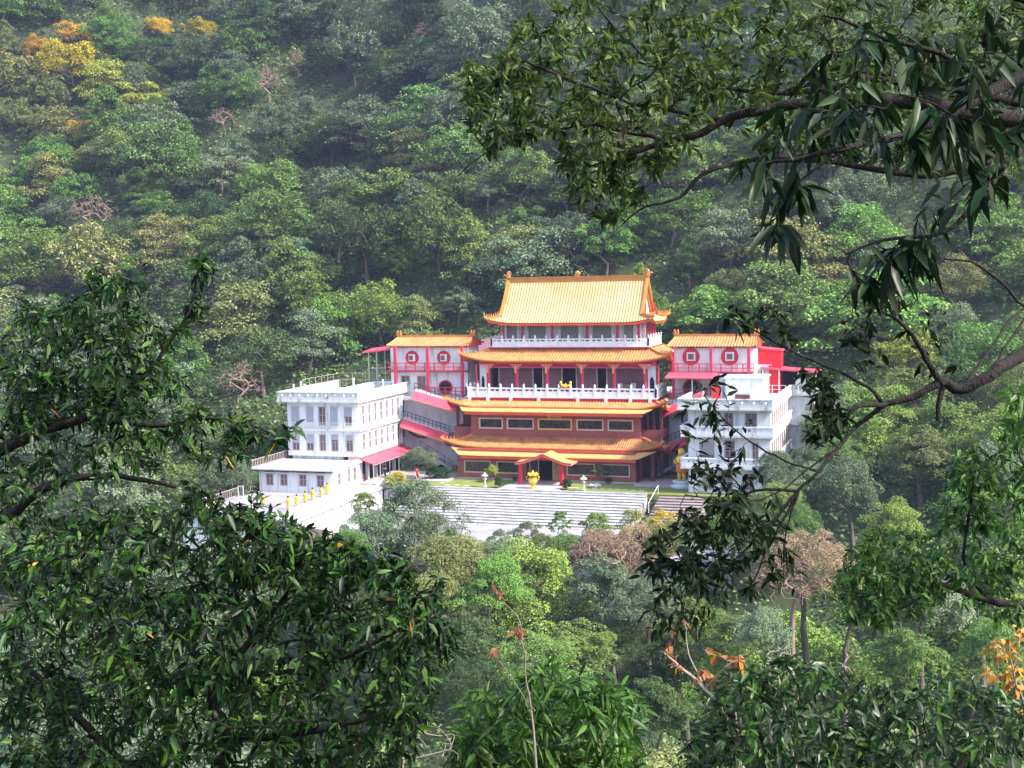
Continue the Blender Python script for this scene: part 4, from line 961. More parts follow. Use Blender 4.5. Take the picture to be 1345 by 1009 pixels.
mb = MB()
for px_ in (909, 936): 
    x_ = X(px_, 500, 5.8); mb.box(x_-.06, 5.75, 8.7, x_+.06, 5.87, 10.95)
mb.build_each('awning_post', M['metal'], PR)
mb = MB(); mb.box(X(945, 500, 7), 6.6, 8.7, 21.6, 7.0, 11.3); mb.build('side_screen', M['greywall'], PR)
# base terraces the pavilions stand on
for nm, lb, x0, x1 in (('terrace_base', 'white edged terrace base under the left pavilion, at the top of the covered stairs', -22, -11.3), ('terrace_base', 'white edged terrace base under the right pavilion', 11.2, 22)):
    o = empty(nm, ((x0+x1)/2, 9, 7), lb, 'terrace'); mb = MB(); mb.box(x0, 6.75, 8.0, x1, 14, 8.40); mb.build('slab', M['white2'], o); mb = MB(); mb.box(x0, 7.45, 5, x1, 13.8, 8.0); mb.build('fill', M['greywall'], o)
# red box building and slate red roof behind
R_ = empty('red_shed', (22, 13, 8.8), 'bright red metal sheet shed behind the right pavilion', 'shed')
xa, xb = 20.5, 23.7
wall_front(xa, xb, 12, 8.7, 13.7, []).build('wall', mat('red_sheet', (.70, .02, .03), .5, var=.15, scale=2, stretch=(6, 1, .3)), R_)
mb = MB(); mb.box(xa, 12.3, 8.7, xa+.1, 14.5, 13.7); mb.box(xb-.1, 12.3, 8.7, xb, 14.5, 13.7); mb.build('side_wall', M['red'], R_)
mb = MB(); mb.add([(xa-.2, 11.8, 14.0), (xb+.2, 11.8, 13.6), (xb+.2, 14.6, 13.6), (xa-.2, 14.6, 14.0), (xa-.2, 11.8, 13.88), (xb+.2, 11.8, 13.48), (xb+.2, 14.6, 13.48), (xa-.2, 14.6, 13.88)], [(0,1,2,3),(4,7,6,5),(0,4,5,1),(1,5,6,2),(2,6,7,3),(3,7,4,0)]); mb.build('roof', M['awning'], R_)
mb = MB(); mb.box(xa+.1, 11.93, 11.9, xa+2.2, 11.997, 12.0); mb.box(xa+.1, 11.93, 9, xa+1.9, 11.996, 11.9); mb.build('panel', M['greywall'], R_)
o = empty('rear_shelter', (-12, 17, 10), 'purplish red lean-to roof with skylights behind the left edge of the hall', 'roof')
mb = MB(); a_ = on(1, 603, 462, 16.5); b_ = on(1, 646, 452, 16.5)
zA, zB = float(a_[2])-.2, float(b_[2])+.1
mb.add([(a_[0], 16.5, zA), (b_[0]+1, 16.5, zB-.6), (b_[0]+1, 21, zB+1.0), (a_[0], 21, zA+1.2), (a_[0], 16.5, zA-.15), (b_[0]+1, 16.5, zB-.75), (b_[0]+1, 21, zB+.85), (a_[0], 21, zA+1.05)], [(0,1,2,3),(4,7,6,5),(0,4,5,1),(1,5,6,2),(2,6,7,3),(3,7,4,0)]); mb.build('roof', M['hallwall'], o)
mb = MB(); mb.box(a_[0]+.5, 16.9, 8, a_[0]+.7, 20.5, zA); mb.box(b_[0]+.2, 16.9, 8, b_[0]+.4, 20.5, zA); mb.build('post', M['brickd'], o)
# small red canopy on tall posts, left of the left pavilion
o = empty('roof_canopy', (-24.2, 9.5, 8.8), 'tilted red canopy on thin grey posts beside the left pavilion', 'canopy')
mb = MB(); mb.add([(-25.9, 8.6, 13.62), (-21.95, 8.6, 14.05), (-21.95, 11.5, 14.35), (-25.9, 11.5, 13.92), (-25.9, 8.6, 13.44), (-21.95, 8.6, 13.87), (-21.95, 11.5, 14.17), (-25.9, 11.5, 13.74)], [(0,1,2,3),(4,7,6,5),(0,4,5,1),(1,5,6,2),(2,6,7,3),(3,7,4,0)]); mb.build('roof', M['awning'], o)
for x_ in (-25.15, -24.1): mb = MB(); mb.box(x_-.05, 8.75, 8.9, x_+.05, 8.85, 13.6); mb.box(x_-.05, 11.2, 8.0, x_+.05, 11.3, 13.8); mb.build_each('post', M['metal'], o)
mb = MB(); mb.beam((-25.15, 8.8, 11.6), (-22, 8.8, 11.75), .06); mb.build('brace', M['metal'], o)

# ------------------------------------------------------------------ covered outdoor stairs on both sides of the hall
def sloped(p, q, y0, y1, t, mb=None):
    mb = mb or MB(); (xa, za), (xb, zb) = p, q
    return mb.add([(xa, y0, za), (xb, y0, zb), (xb, y1, zb), (xa, y1, za), (xa, y0, za-t), (xb, y0, zb-t), (xb, y1, zb-t), (xa, y1, za-t)], [(0,1,2,3),(4,7,6,5),(0,4,5,1),(1,5,6,2),(2,6,7,3),(3,7,4,0)])
def stair_wing(label, xw0, xw1, fl, sgn):
    o = empty('covered_stairway', ((xw0+xw1)/2, 7, 0), label, 'staircase')
    mb = MB(); mb.box(xw0, 7.2, -.3, xw1, 7.44, 8.0); mb.build('wall', M['greywall'], o)
    for i, (p, q, y0, y1) in enumerate(fl):
        dp = .95
        sloped((p[0], p[1]+.15), (q[0], q[1]+.15), y1+.02, 7.18, .5).build('flight', M['white'], o)
        r_ = MB(); n = 11
        for k in range(n+1):
            u = k/n; x_ = p[0]+(q[0]-p[0])*u; z_ = p[1]+.16+(q[1]-p[1])*u; r_.box(x_-.03, y1+.10, z_, x_+.03, y1+.16, z_+.85)
        r_.beam((p[0], y1+.13, p[1]+1.0), (q[0], y1+.13, q[1]+1.0), .07); r_.beam((p[0], y1+.13, p[1]+.6), (q[0], y1+.13, q[1]+.6), .04)
        r_.build('handrail', M['darkmetal'], o)
        a = MB(); sl_ = .72
        a.add([(p[0], y1, p[1]+.1), (q[0], y1, q[1]+.1), (q[0], y0, q[1]-sl_), (p[0], y0, p[1]-sl_), (p[0], y1, p[1]+.02), (q[0], y1, q[1]+.02), (q[0], y0, q[1]-sl_-.08), (p[0], y0, p[1]-sl_-.08)], [(0,1,2,3),(4,7,6,5),(0,4,5,1),(1,5,6,2),(2,6,7,3),(3,7,4,0)] if sgn > 0 else [(0,3,2,1),(4,5,6,7),(0,1,5,4),(1,2,6,5),(2,3,7,6),(3,0,4,7)])
        a.build('awning', M['awning'], o)
        b = MB(); b.beam((p[0], y0-.02, p[1]-sl_-.06), (q[0], y0-.02, q[1]-sl_-.06), .06, .14); b.build('gutter', M['coral'] if sgn > 0 else M['red'], o)
    # lowest open flight with a hand rail
    (xa, za), (xb, zb) = (fl[1][0][0]+sgn*2.0, 2.4), (fl[1][1][0]+sgn*.3, .1)
    sloped((xa, za), (xb, zb), 6.0, 7.15, .35).build('flight', M['greywall'], o)
    r_ = MB(); r_.beam((xa, 5.97, za+.9), (xb, 5.97, zb+.9), .05)
    for k in range(5): u = k/4; r_.box(xa+(xb-xa)*u-.025, 5.94, za+(zb-za)*u-.1, xa+(xb-xa)*u+.025, 5.99, za+(zb-za)*u+.9)
    r_.build('handrail', M['darkmetal'], o)
    p_ = MB()
    for x_ in (fl[0][1][0]-sgn*.1, fl[1][1][0]-sgn*.1): p_.box(x_-.05, 5.0, -.05, x_+.05, 5.1, fl[0][1][1]-.9 if x_ == fl[0][1][0]-sgn*.1 else fl[1][1][1]-.9)
    p_.build_each('post', M['metal'], o)
    return o
stair_wing('white stair wing with two broad red awnings, left of the hall', -20, -10.5, [((-18.0, 9.15), (-12.35, 7.65), 4.7, 5.7), ((-19.5, 5.85), (-13.75, 4.15), 4.7, 5.7)], 1)
stair_wing('grey stair wing with narrow red awnings, right of the hall', 10.6, 16.3, [((16.0, 9.35), (11.5, 7.35), 4.9, 5.7), ((16.2, 5.3), (11.1, 3.05), 4.9, 5.7)], -1)
# dark swag hanging on the left stair wall
o = empty('hanging_swag', (-16, 6.9, 4), 'dark drooping swag hung along the white stair wall under the red awning', 'swag')
mb = MB()
for z0, sag, xa, xb in ((4.65, .12, 537, 572), (4.3, .75, 537, 572)):
    pts = []
    for k in range(15):
        u = k/14; x_ = X(xa+(xb-xa)*u, 575, 7.1); pts.append((x_, 7.08, z0-sag*(1-(2*u-1)**2)+.05*math.sin(k*2.1)))
    mb.tube(pts, [.05+.07*abs(math.sin(k*1.7)) for k in range(15)], 5)
mb.build('cord', M['black'], o)

# ------------------------------------------------------------------ things on the lawn and terrace
def lathe_thing(name, label, cat, loc, parts, group=None):
    o = empty(name, loc, label, cat, group)
    for nm, prof_, m_, seg in parts:
        mb = MB(); mb.lathe(loc, prof_, seg); mb.build(nm, m_, o)
    return o
def on_ground(px, py, z=0.): p = on(2, px, py, z); return float(p[0]), float(p[1]), z
# gilded incense burner with lotus crown and handles
x_, y_, z_ = -.1, -5.2, .03
o = empty('incense_burner', (x_, y_, z_), 'large gold incense burner with crown lid standing at the top of the steps', 'incense burner')
mb = MB(); mb.lathe((x_, y_, z_), [(.42, 0), (.44, .1), (.26, .2), (.22, .42), (.30, .55)], 8); mb.build('stand', M['gold'], o)
mb = MB(); mb.lathe((x_, y_, z_), [(.28, .55), (.52, .72), (.60, .95), (.52, 1.12), (.58, 1.2), (.56, 1.26)], 14)
for sg in (-1, 1): mb.tube([(x_+sg*.5, y_, z_+1.05), (x_+sg*.78, y_, z_+1.1), (x_+sg*.8, y_, z_+1.38), (x_+sg*.66, y_, z_+1.5)], [.06, .07, .07, .06], 6)
mb.build('bowl', M['gold'], o)
mb = MB()
for k in range(6): t = k*math.pi/3; mb.tube([(x_+.4*math.cos(t), y_+.4*math.sin(t), z_+1.22), (x_+.4*math.cos(t), y_+.4*math.sin(t), z_+1.6)], .05, 6)
mb.build('pillar', M['gold'], o)
mb = MB(); mb.lathe((x_, y_, z_), [(.62, 1.58), (.64, 1.66), (.40, 1.82), (.2, 1.95), (.12, 2.1), (.0, 2.25)], 6)
for k in range(6): t = k*math.pi/3; mb.lathe((x_+.58*math.cos(t), y_+.58*math.sin(t), z_+1.62), [(.10, 0), (.14, .12), (.06, .28), (0, .36)], 6)
mb.build('lid', M['gold'], o)
o.scale = (.85, .85, .88)
# golden statue with orange robe on a white lotus base
x_, y_, z_ = 14.95, -1.0, -.02
o = empty('golden_statue', (x_, y_, z_), 'tall golden statue in an orange robe on a round white pedestal, on the right lawn', 'statue')
mb = MB(); mb.lathe((x_, y_, z_), [(1.15, 0), (1.2, .18), (.85, .28), (.80, .45), (.98, .62), (.9, .7)], 16); mb.build('pedestal', M['ballwhite'], o)
mb = MB(); mb.tube([(x_-.25, y_, z_+.68), (x_-.24, y_, z_+1.2), (x_-.2, y_, z_+1.75)], [.16, .2, .26], 8); mb.tube([(x_+.25, y_, z_+.68), (x_+.24, y_, z_+1.2), (x_+.2, y_, z_+1.75)], [.16, .2, .26], 8)
mb.lathe((x_, y_, z_), [(.50, 2.5), (.62, 2.75), (.60, 3.05), (.42, 3.3), (.2, 3.4)], 14, sy=.7)
mb.lathe((x_, y_, z_+3.32), [(.16, 0), (.34, .12), (.42, .38), (.36, .66), (.2, .80), (.05, .84)], 14)
mb.tube([(x_-.55, y_, z_+3.1), (x_-.75, y_-.1, z_+2.7), (x_-.5, y_-.35, z_+2.5)], [.16, .14, .1], 8); mb.tube([(x_+.55, y_, z_+3.1), (x_+.75, y_-.1, z_+2.7), (x_+.5, y_-.35, z_+2.5)], [.16, .14, .1], 8)
mb.build('body', M['gold'], o, smooth=True)
mb = MB(); mb.lathe((x_, y_, z_), [(.44, 1.5), (.58, 1.7), (.62, 2.2), (.56, 2.55), (.3, 2.6)], 14, sy=.75); mb.build('robe', M['orange'], o, smooth=True)
# stone lanterns
for px_, py_, lb in ((635, 641, 'grey stone lantern on the lawn left of the gold burner'), (766, 645, 'grey stone lantern on the lawn right of the paved path')):
    x_, y_, z_ = on_ground(px_, py_); y_ = max(y_, -5.3)
    o = empty('stone_lantern', (x_, y_, z_), lb, 'stone lantern', 'stone lanterns on the lawn')
    for nm, pf in (('base', [(.28, 0), (.28, .12), (.12, .2), (.10, .75), (.22, .85)]), ('lamp_house', [(.24, .86), (.24, .92), (.16, .93), (.16, 1.2), (.2, 1.22)]), ('cap', [(.42, 1.22), (.40, 1.28), (.15, 1.45), (.06, 1.5), (.08, 1.58), (0, 1.68)])):
        mb = MB(); mb.lathe((x_, y_, z_), pf, 6); mb.build(nm, M['stone'], o)
# stepping stones and garden rocks
k = 0
SS = [(581, 634), (587, 637), (600, 637), (612, 638), (594, 639.5), (749, 640.5), (757, 641), (781, 641.5), (791, 642), (801, 642.5), (811, 643), (821, 643.5), (831, 644), (843, 644.3)]
for i, (px_, py_) in enumerate(SS):
    x_, y_, z_ = on_ground(px_, py_); mb = MB(); mb.lathe((x_, y_, -.03), [(.36, 0), (.38, .03), (.34, .05)], 9, sy=.6)
    o = mb.build('stepping_stone', M['concrete'], origin=(x_, y_, -.03)); o.rotation_euler.z = rnd.uniform(-.2, .2)
    tag(o, 'flat pale stepping stone in the lawn %s' % ('left of the paved path' if i < 5 else 'right of the paved path'), 'stepping stone', 'stepping stones %s' % ('left of the path' if i < 5 else 'right of the path'))
def rock(px_, py_, r, label, name='garden_rock', group=None, ground=0., m=None):
    x_, y_, z_ = on_ground(px_, py_, ground); bmv = []; N = 9
    mb = MB(); pf = [(0.6, -.1), (1.0, .1), (.95, .35), (.7, .55), (.3, .68)]; v = []
    mb.lathe((0, 0, 0), [(a*r, b*r) for a, b in pf], N)
    mb.v = [(x_+vx*(1+rnd.uniform(-.2, .2)), y_+vy*(1+rnd.uniform(-.2, .2)), z_+vz*(1+rnd.uniform(-.15, .15))) for vx, vy, vz in mb.v]
    o = mb.build(name, m or M['stone'], origin=(x_, y_, z_)); tag(o, label, 'rock', group); return o
rock(778, 640, .55, 'rounded grey garden rock on the right lawn, left of its neighbour', group='rocks on the right lawn')
rock(784, 639, .45, 'rounded grey garden rock on the right lawn, right of its neighbour', group='rocks on the right lawn')

# ------------------------------------------------------------------ people (skinned figures)
def person(loc, face, label, shirt, pants, pose='stand', hold=None):
    e = empty('person', loc, label, 'person'); e.rotation_euler.z = face
    J = {'pel': (0, 0, .92), 'spn': (0, .01, 1.15), 'cst': (0, .0, 1.36), 'nek': (0, -.01, 1.50), 'hd': (0, -.03, 1.60), 'top': (0, -.02, 1.72),
         'lh': (.10, 0, .88), 'lk': (.12, -.06, .48), 'la': (.12, .02, .08), 'lt': (.13, -.14, .03), 'rh': (-.10, 0, .88), 'rk': (-.14, .03, .48), 'ra': (-.17, .10, .08), 'rt': (-.18, -.05, .03),
         'ls': (.18, 0, 1.43), 'le': (.27, -.06, 1.16), 'lw': (.18, -.30, 1.05), 'lf': (.15, -.38, 1.03), 'rs': (-.18, 0, 1.43), 're': (-.28, -.02, 1.16), 'rw': (-.14, -.26, 1.20), 'rf': (-.10, -.34, 1.21)}
    E_ = [('pel', 'spn'), ('spn', 'cst'), ('cst', 'nek'), ('nek', 'hd'), ('hd', 'top'), ('pel', 'lh'), ('lh', 'lk'), ('lk', 'la'), ('la', 'lt'), ('pel', 'rh'), ('rh', 'rk'), ('rk', 'ra'), ('ra', 'rt'),
          ('cst', 'ls'), ('ls', 'le'), ('le', 'lw'), ('lw', 'lf'), ('cst', 'rs'), ('rs', 're'), ('re', 'rw'), ('rw', 'rf')]
    Rd = dict(pel=.15, spn=.13, cst=.15, nek=.06, hd=.10, top=.07, lh=.095, lk=.062, la=.04, lt=.04, rh=.095, rk=.062, ra=.04, rt=.04, ls=.065, le=.045, lw=.032, lf=.03, rs=.065, re=.045, rw=.032, rf=.03)
    def skin(name, names, infl, m_, par, sub=1):
        ns = [n for n in J if n in names]; me = bpy.data.meshes.new(name)
        me.from_pydata([J[n] for n in ns], [(ns.index(a), ns.index(b)) for a, b in E_ if a in ns and b in ns], [])
        ob = bpy.data.objects.new(name, me); sc.collection.objects.link(ob)
        md = ob.modifiers.new('skin', 'SKIN'); sv = me.skin_vertices[0].data
        for i, n in enumerate(ns): r = Rd[n]*infl; sv[i].radius = (r, r*.85)
        sv[0].use_root = True
        ob.modifiers.new('sub', 'SUBSURF').levels = sub
        ob.modifiers['sub'].render_levels = sub
        me.materials.append(m_)
        bpy.context.view_layer.update(); dg = bpy.context.evaluated_depsgraph_get(); m2 = bpy.data.meshes.new_from_object(ob.evaluated_get(dg))
        bpy.data.objects.remove(ob); m2.polygons.foreach_set('use_smooth', [True]*len(m2.polygons)); m2.name = name
        o2 = bpy.data.objects.new(name, m2); sc.collection.objects.link(o2); o2.parent = par; return o2
    b_ = skin('body', set(J), 1.0, M['skin'], e, 2)
    skin('shirt', {'pel', 'spn', 'cst', 'ls', 'le', 'rs', 're'}, 1.18, shirt, b_)
    skin('trousers', {'pel', 'lh', 'lk', 'rh', 'rk'} | ({'la', 'ra'} if pose == 'long' else set()), 1.17, pants, b_)
    mb = MB(); mb.lathe((0, -.02, 1.60), [(.115, 0), (.125, .06), (.11, .13), (.05, .17)], 10); h_ = mb.build('hair', M['hair']); h_.parent = b_
    return e
person((-13.9, -3.85, -.02), math.radians(15), 'person in a red top and dark shorts sweeping the left lawn with a pale broom', M['redcloth'], M['black'])
o = empty('broom', (-14.0, -4.5, 0), 'long pale bamboo broom held by the person in red on the lawn', 'broom')
mb = MB(); mb.beam((-14.05, -4.19, 1.25), (-13.35, -4.85, .25), .045); mb.build('handle', M['frame'], o)
mb = MB(); mb.lathe((0, 0, 0), [(.05, 0), (.18, .38), (.2, .42)], 8); q = np.array([.7, -.66, -1.0]); q /= np.linalg.norm(q)
rot = Vector(q).to_track_quat('Z', 'Y').to_matrix(); mb.v = [tuple(rot @ Vector(v)+Vector((-13.40, -4.80, .34))) for v in mb.v]; mb.build('bristles', M['wood'], o)
person((-18.9, -1.2, -.02), math.radians(-30), 'person in dark clothes standing under the annex awning behind the yellow bush', M['black'], M['black'], 'long')

# yellow robed figures along the terrace
ST = [(432, 652, -12.9), (423, 655, -14.3), (413, 661, -16.2), (402, 663, -17.8), (391, 668, -19.6), (381, 672, -21.4)]
pos = ['nearest the annex corner', 'second from the annex corner', 'third from the annex corner', 'fourth from the annex corner', 'fifth from the annex corner, partly behind leaves', 'sixth from the annex corner, behind leaves']
def figure(x, y, z, label):
    e = empty('robed_statue', (x, y, z), label, 'statue', 'yellow robed statues on the annex terrace')
    mb = MB(); mb.box(x-.16, y-.16, z, x+.16, y+.16, z+.2); mb.build('pedestal', M['concrete'], e)
    mb = MB(); mb.lathe((x, y, z+.3), [(.22, 0), (.25, .12), (.20, .6), (.24, .85), (.22, 1.0), (.09, 1.12), (.07, 1.15)], 10, sy=.8)
    mb.tube([(x+.2, y, z+1.22), (x+.30, y-.05, z+.95), (x+.12, y-.22, z+.9)], [.07, .08, .05], 6); mb.tube([(x-.2, y, z+1.22), (x-.30, y-.05, z+.95), (x-.12, y-.22, z+.9)], [.07, .08, .05], 6)
    mb.build('robe', M['yellow'], e, smooth=True)
    mb = MB(); mb.lathe((x, y, z+1.43), [(.05, 0), (.11, .06), (.12, .16), (.09, .25), (.03, .3)], 10); mb.build('head', M['hair'], e, smooth=True)
    e.scale = (.78, .78, rnd.uniform(.68, .80)); e.rotation_euler.z = rnd.uniform(-.5, .5)
    return e
for (px_, py_, y_), p_ in zip(ST, pos): figure(-20.35, y_, -.1, 'yellow robed statue on the terrace wall, '+p_)
figure(X(280, 664, -21.3), -21.3, -.1, 'yellow robed statue alone at the far left corner of the terrace, above the leaves')
figure(X(346, 661, -20.0), -20.0, -.1, 'yellow robed statue at the middle of the terrace front, half hidden by leaves')
# goal-like white frame at the terrace rail
o = empty('pipe_frame', (X(316, 650, -18), -18, -.1), 'small white pipe frame standing by the brown terrace rail', 'frame')
x_ = X(313, 650, -18); mb = MB(); mb.box(x_-.03, -18.03, -.1, x_+.03, -17.97, 1.4); mb.box(x_+.55, -18.03, -.1, x_+.61, -17.97, 1.4); mb.box(x_-.03, -18.03, 1.4, x_+.61, -17.97, 1.46); mb.build('tube', M['ballwhite'], o)
# small shelter with red posts and tiled mono roof below the terrace, and orange cabinet
o = empty('open_shelter', (-15.2, -24, -2.05), 'open shelter with a brown roof and red posts below the terrace wall', 'shelter')
mb = MB()
for x_ in (-16.6, -15.4, -14.2):
    for y_ in (-28.3, -25.2): mb.box(x_-.07, y_-.07, -4.4, x_+.07, y_+.07, -1.3)
mb.build_each('post', M['brick'], o)
mb = MB(); mb.add([(-17.0, -28.8, -1.0), (-13.9, -28.8, -1.35), (-13.9, -24.7, -1.35), (-17.0, -24.7, -1.0), (-17.0, -28.8, -1.12), (-13.9, -28.8, -1.47), (-13.9, -24.7, -1.47), (-17.0, -24.7, -1.12)], [(0,1,2,3),(4,7,6,5),(0,4,5,1),(1,5,6,2),(2,6,7,3),(3,7,4,0)]); mb.build('roof', mat('brown_roof', (.11, .085, .075), .8, var=.4, scale=3), o)
bar_rail('rail', o, [(-16.6, -28.4), (-14.2, -28.4)], -4.4, .9, .6, M['red'], .03)
q = on(1, 430, 683, -16.5); x_ = float(q[0])
o = empty('shrine_cabinet', (x_, -16.5, PLZ), 'orange cabinet against the white retaining wall behind the red posts', 'cabinet')
mb = MB(); mb.box(x_-.45, -16.5, PLZ, x_+.45, -15.9, float(q[2])+.9); mb.build('case', mat('orange_paint', (.75, .30, .05), .6, var=.25, scale=4), o)
mb = MB(); mb.box(x_-.2, -16.85, PLZ, x_+.55, -16.51, float(q[2])-.1); mb.build('shelf', M['goldframe'], o)
# hand rail beside the side steps
o = empty('step_rail', (13.5, -8, -1), 'thin white hand rail at the planted strip beside the side steps', 'hand rail')
mb = MB(); mb.beam((13.5, -6.0, .9), (13.5, -10.5, -.1), .05); mb.box(13.47, -6.03, 0, 13.53, -5.97, .9); mb.box(13.47, -10.53, -1.1, 13.53, -10.47, -.1); mb.build('rail', M['ballwhite'], o)
# planted bank between the two stairs

# ------------------------------------------------------------------ plant tools
def unit(v): return v/(np.linalg.norm(v, axis=-1, keepdims=True)+1e-9)
def cards(C, D, N, ln, wd, R_):
    """leaf cards bent along the midrib, one quad each: base, side, tip, side"""
    n = len(C); D = unit(D); S = unit(np.cross(D, N)); U = np.cross(S, D)
    ln = ln[:, None]; wd = wd[:, None]
    b = C-D*ln*.5; t = C+D*ln*.5-U*ln*.10; l = C+S*wd*.5+U*wd*.18-D*ln*.06; r = C-S*wd*.5+U*wd*.18-D*ln*.06
    V = np.stack([b, l, t, r], 1).reshape(-1, 3); F = np.arange(n*4).reshape(n, 4)
    return V, [F]
def near_leaves(B, D, N, ln, wd, droop=.25):
    """pointed leaves with a folded midrib and a drooping tip; B is where the stalk meets the twig"""
    n = len(B); D = unit(D); S = unit(np.cross(D, N)); U = np.cross(S, D); ln = ln[:, None]; wd = wd[:, None]; down = np.array([0, 0, -1.])
    def P(a, s, u): return B+D*ln*a+S*wd*s+U*wd*u+down*ln*droop*a*a
    V = np.stack([P(0, 0, 0), P(.38, 0, -.03), P(.70, 0, -.02), P(1.0, 0, 0), P(.30, .48, .14), P(.66, .36, .10), P(.30, -.48, .14), P(.66, -.36, .10)], 1).reshape(-1, 3)
    o = (np.arange(n)*8)[:, None]
    T = np.concatenate([o+np.array([[0, 4, 1]]), o+np.array([[5, 3, 2]]), o+np.array([[0, 1, 6]]), o+np.array([[2, 3, 7]])]); Q = np.concatenate([o+np.array([[4, 5, 2, 1]]), o+np.array([[1, 2, 7, 6]])])
    return V, [T, Q]
class Skel:
    def __init__(s): s.p = []; s.par = []; s.fix = {}
    def line(s, pts, start=None, rad=None):
        idx = []; prev = start
        for i, q in enumerate(pts):
            s.p.append(np.asarray(q, float)); s.par.append(-1 if prev is None else prev); prev = len(s.p)-1; idx.append(prev)
            if rad is not None: s.fix[prev] = rad[i]
        return idx
    def near(s, q):
        P = np.array(s.p); d = np.linalg.norm(P-q, axis=1); return int(np.argmin(d)), float(d.min())
    def grow(s, targets, r, wob=.12, seg=3, sag=0.0, maxlen=None):
        P = list(s.p); tg = np.asarray(targets); arr = np.array(P)
        dmin = np.array([np.min(np.linalg.norm(arr-t, axis=1)) for t in tg]); order = np.argsort(dmin); tips = []
        buf = np.zeros((len(P)+len(tg)*seg+5, 3)); buf[:len(P)] = arr; cnt = len(P)
        for k in order:
            t = tg[k]; d = np.linalg.norm(buf[:cnt]-t, axis=1); j = int(np.argmin(d)); a = buf[j].copy(); L_ = d[j]
            if maxlen and L_ > maxlen: continue
            prev = j; off = r.normal(size=3)*L_*wob
            pj = s.par[j]; fwd = (buf[j]-buf[pj]) if pj >= 0 else (t-a); fwd = fwd/(np.linalg.norm(fwd)+1e-9)
            for i in range(1, seg+1):
                u = i/seg; q = a+(t-a)*u+(off+fwd*L_*.22)*math.sin(math.pi*u)*.8+np.array([0, 0, -sag*L_*math.sin(math.pi*u)])
                s.p.append(q); s.par.append(prev); prev = len(s.p)-1; buf[cnt] = q; cnt += 1
            tips.append(prev)
        return tips
    def mesh(s, r0, pw=.45, sides=5, rmax=None):
        n = len(s.p); P = np.array(s.p); par = np.array(s.par); w_ = np.zeros(n); haschild = np.zeros(n, bool)
        for i in range(n):
            if par[i] >= 0: haschild[par[i]] = True
        w_[~haschild] = 1
        for i in range(n-1, -1, -1):
            if par[i] >= 0: w_[par[i]] += w_[i]
        rad = r0*np.maximum(w_, 1)**pw
        if rmax: rad = np.minimum(rad, rmax)
        for i, q in s.fix.items(): rad[i] = max(q, min(rad[i], q*1.3))
        e = np.where(par >= 0)[0]; a = P[par[e]]; b = P[e]; ra = np.minimum(rad[par[e]], rad[e]*1.35); rb = rad[e]
        d = unit(b-a); ref = np.where(np.abs(d[:, 2:3]) > .9, [[1., 0, 0]], [[0, 0, 1.]]); s1 = unit(np.cross(d, ref)); s2 = np.cross(d, s1)
        th = np.arange(sides)*2*math.pi/sides; m_ = len(e)
        ring = lambda c, r_: c[:, None]+r_[:, None, None]*(s1[:, None]*np.cos(th)[None, :, None]+s2[:, None]*np.sin(th)[None, :, None])
        V = np.concatenate([ring(a-d*ra[:, None]*.3, ra), ring(b+d*rb[:, None]*.3, rb)], 1).reshape(-1, 3)
        o = (np.arange(m_)*2*sides)[:, None]; k = np.arange(sides); k2 = (k+1) % sides
        F = np.stack([o+k, o+k2, o+k2+sides, o+k+sides], 2).reshape(-1, 4)
        return V, [F], rad

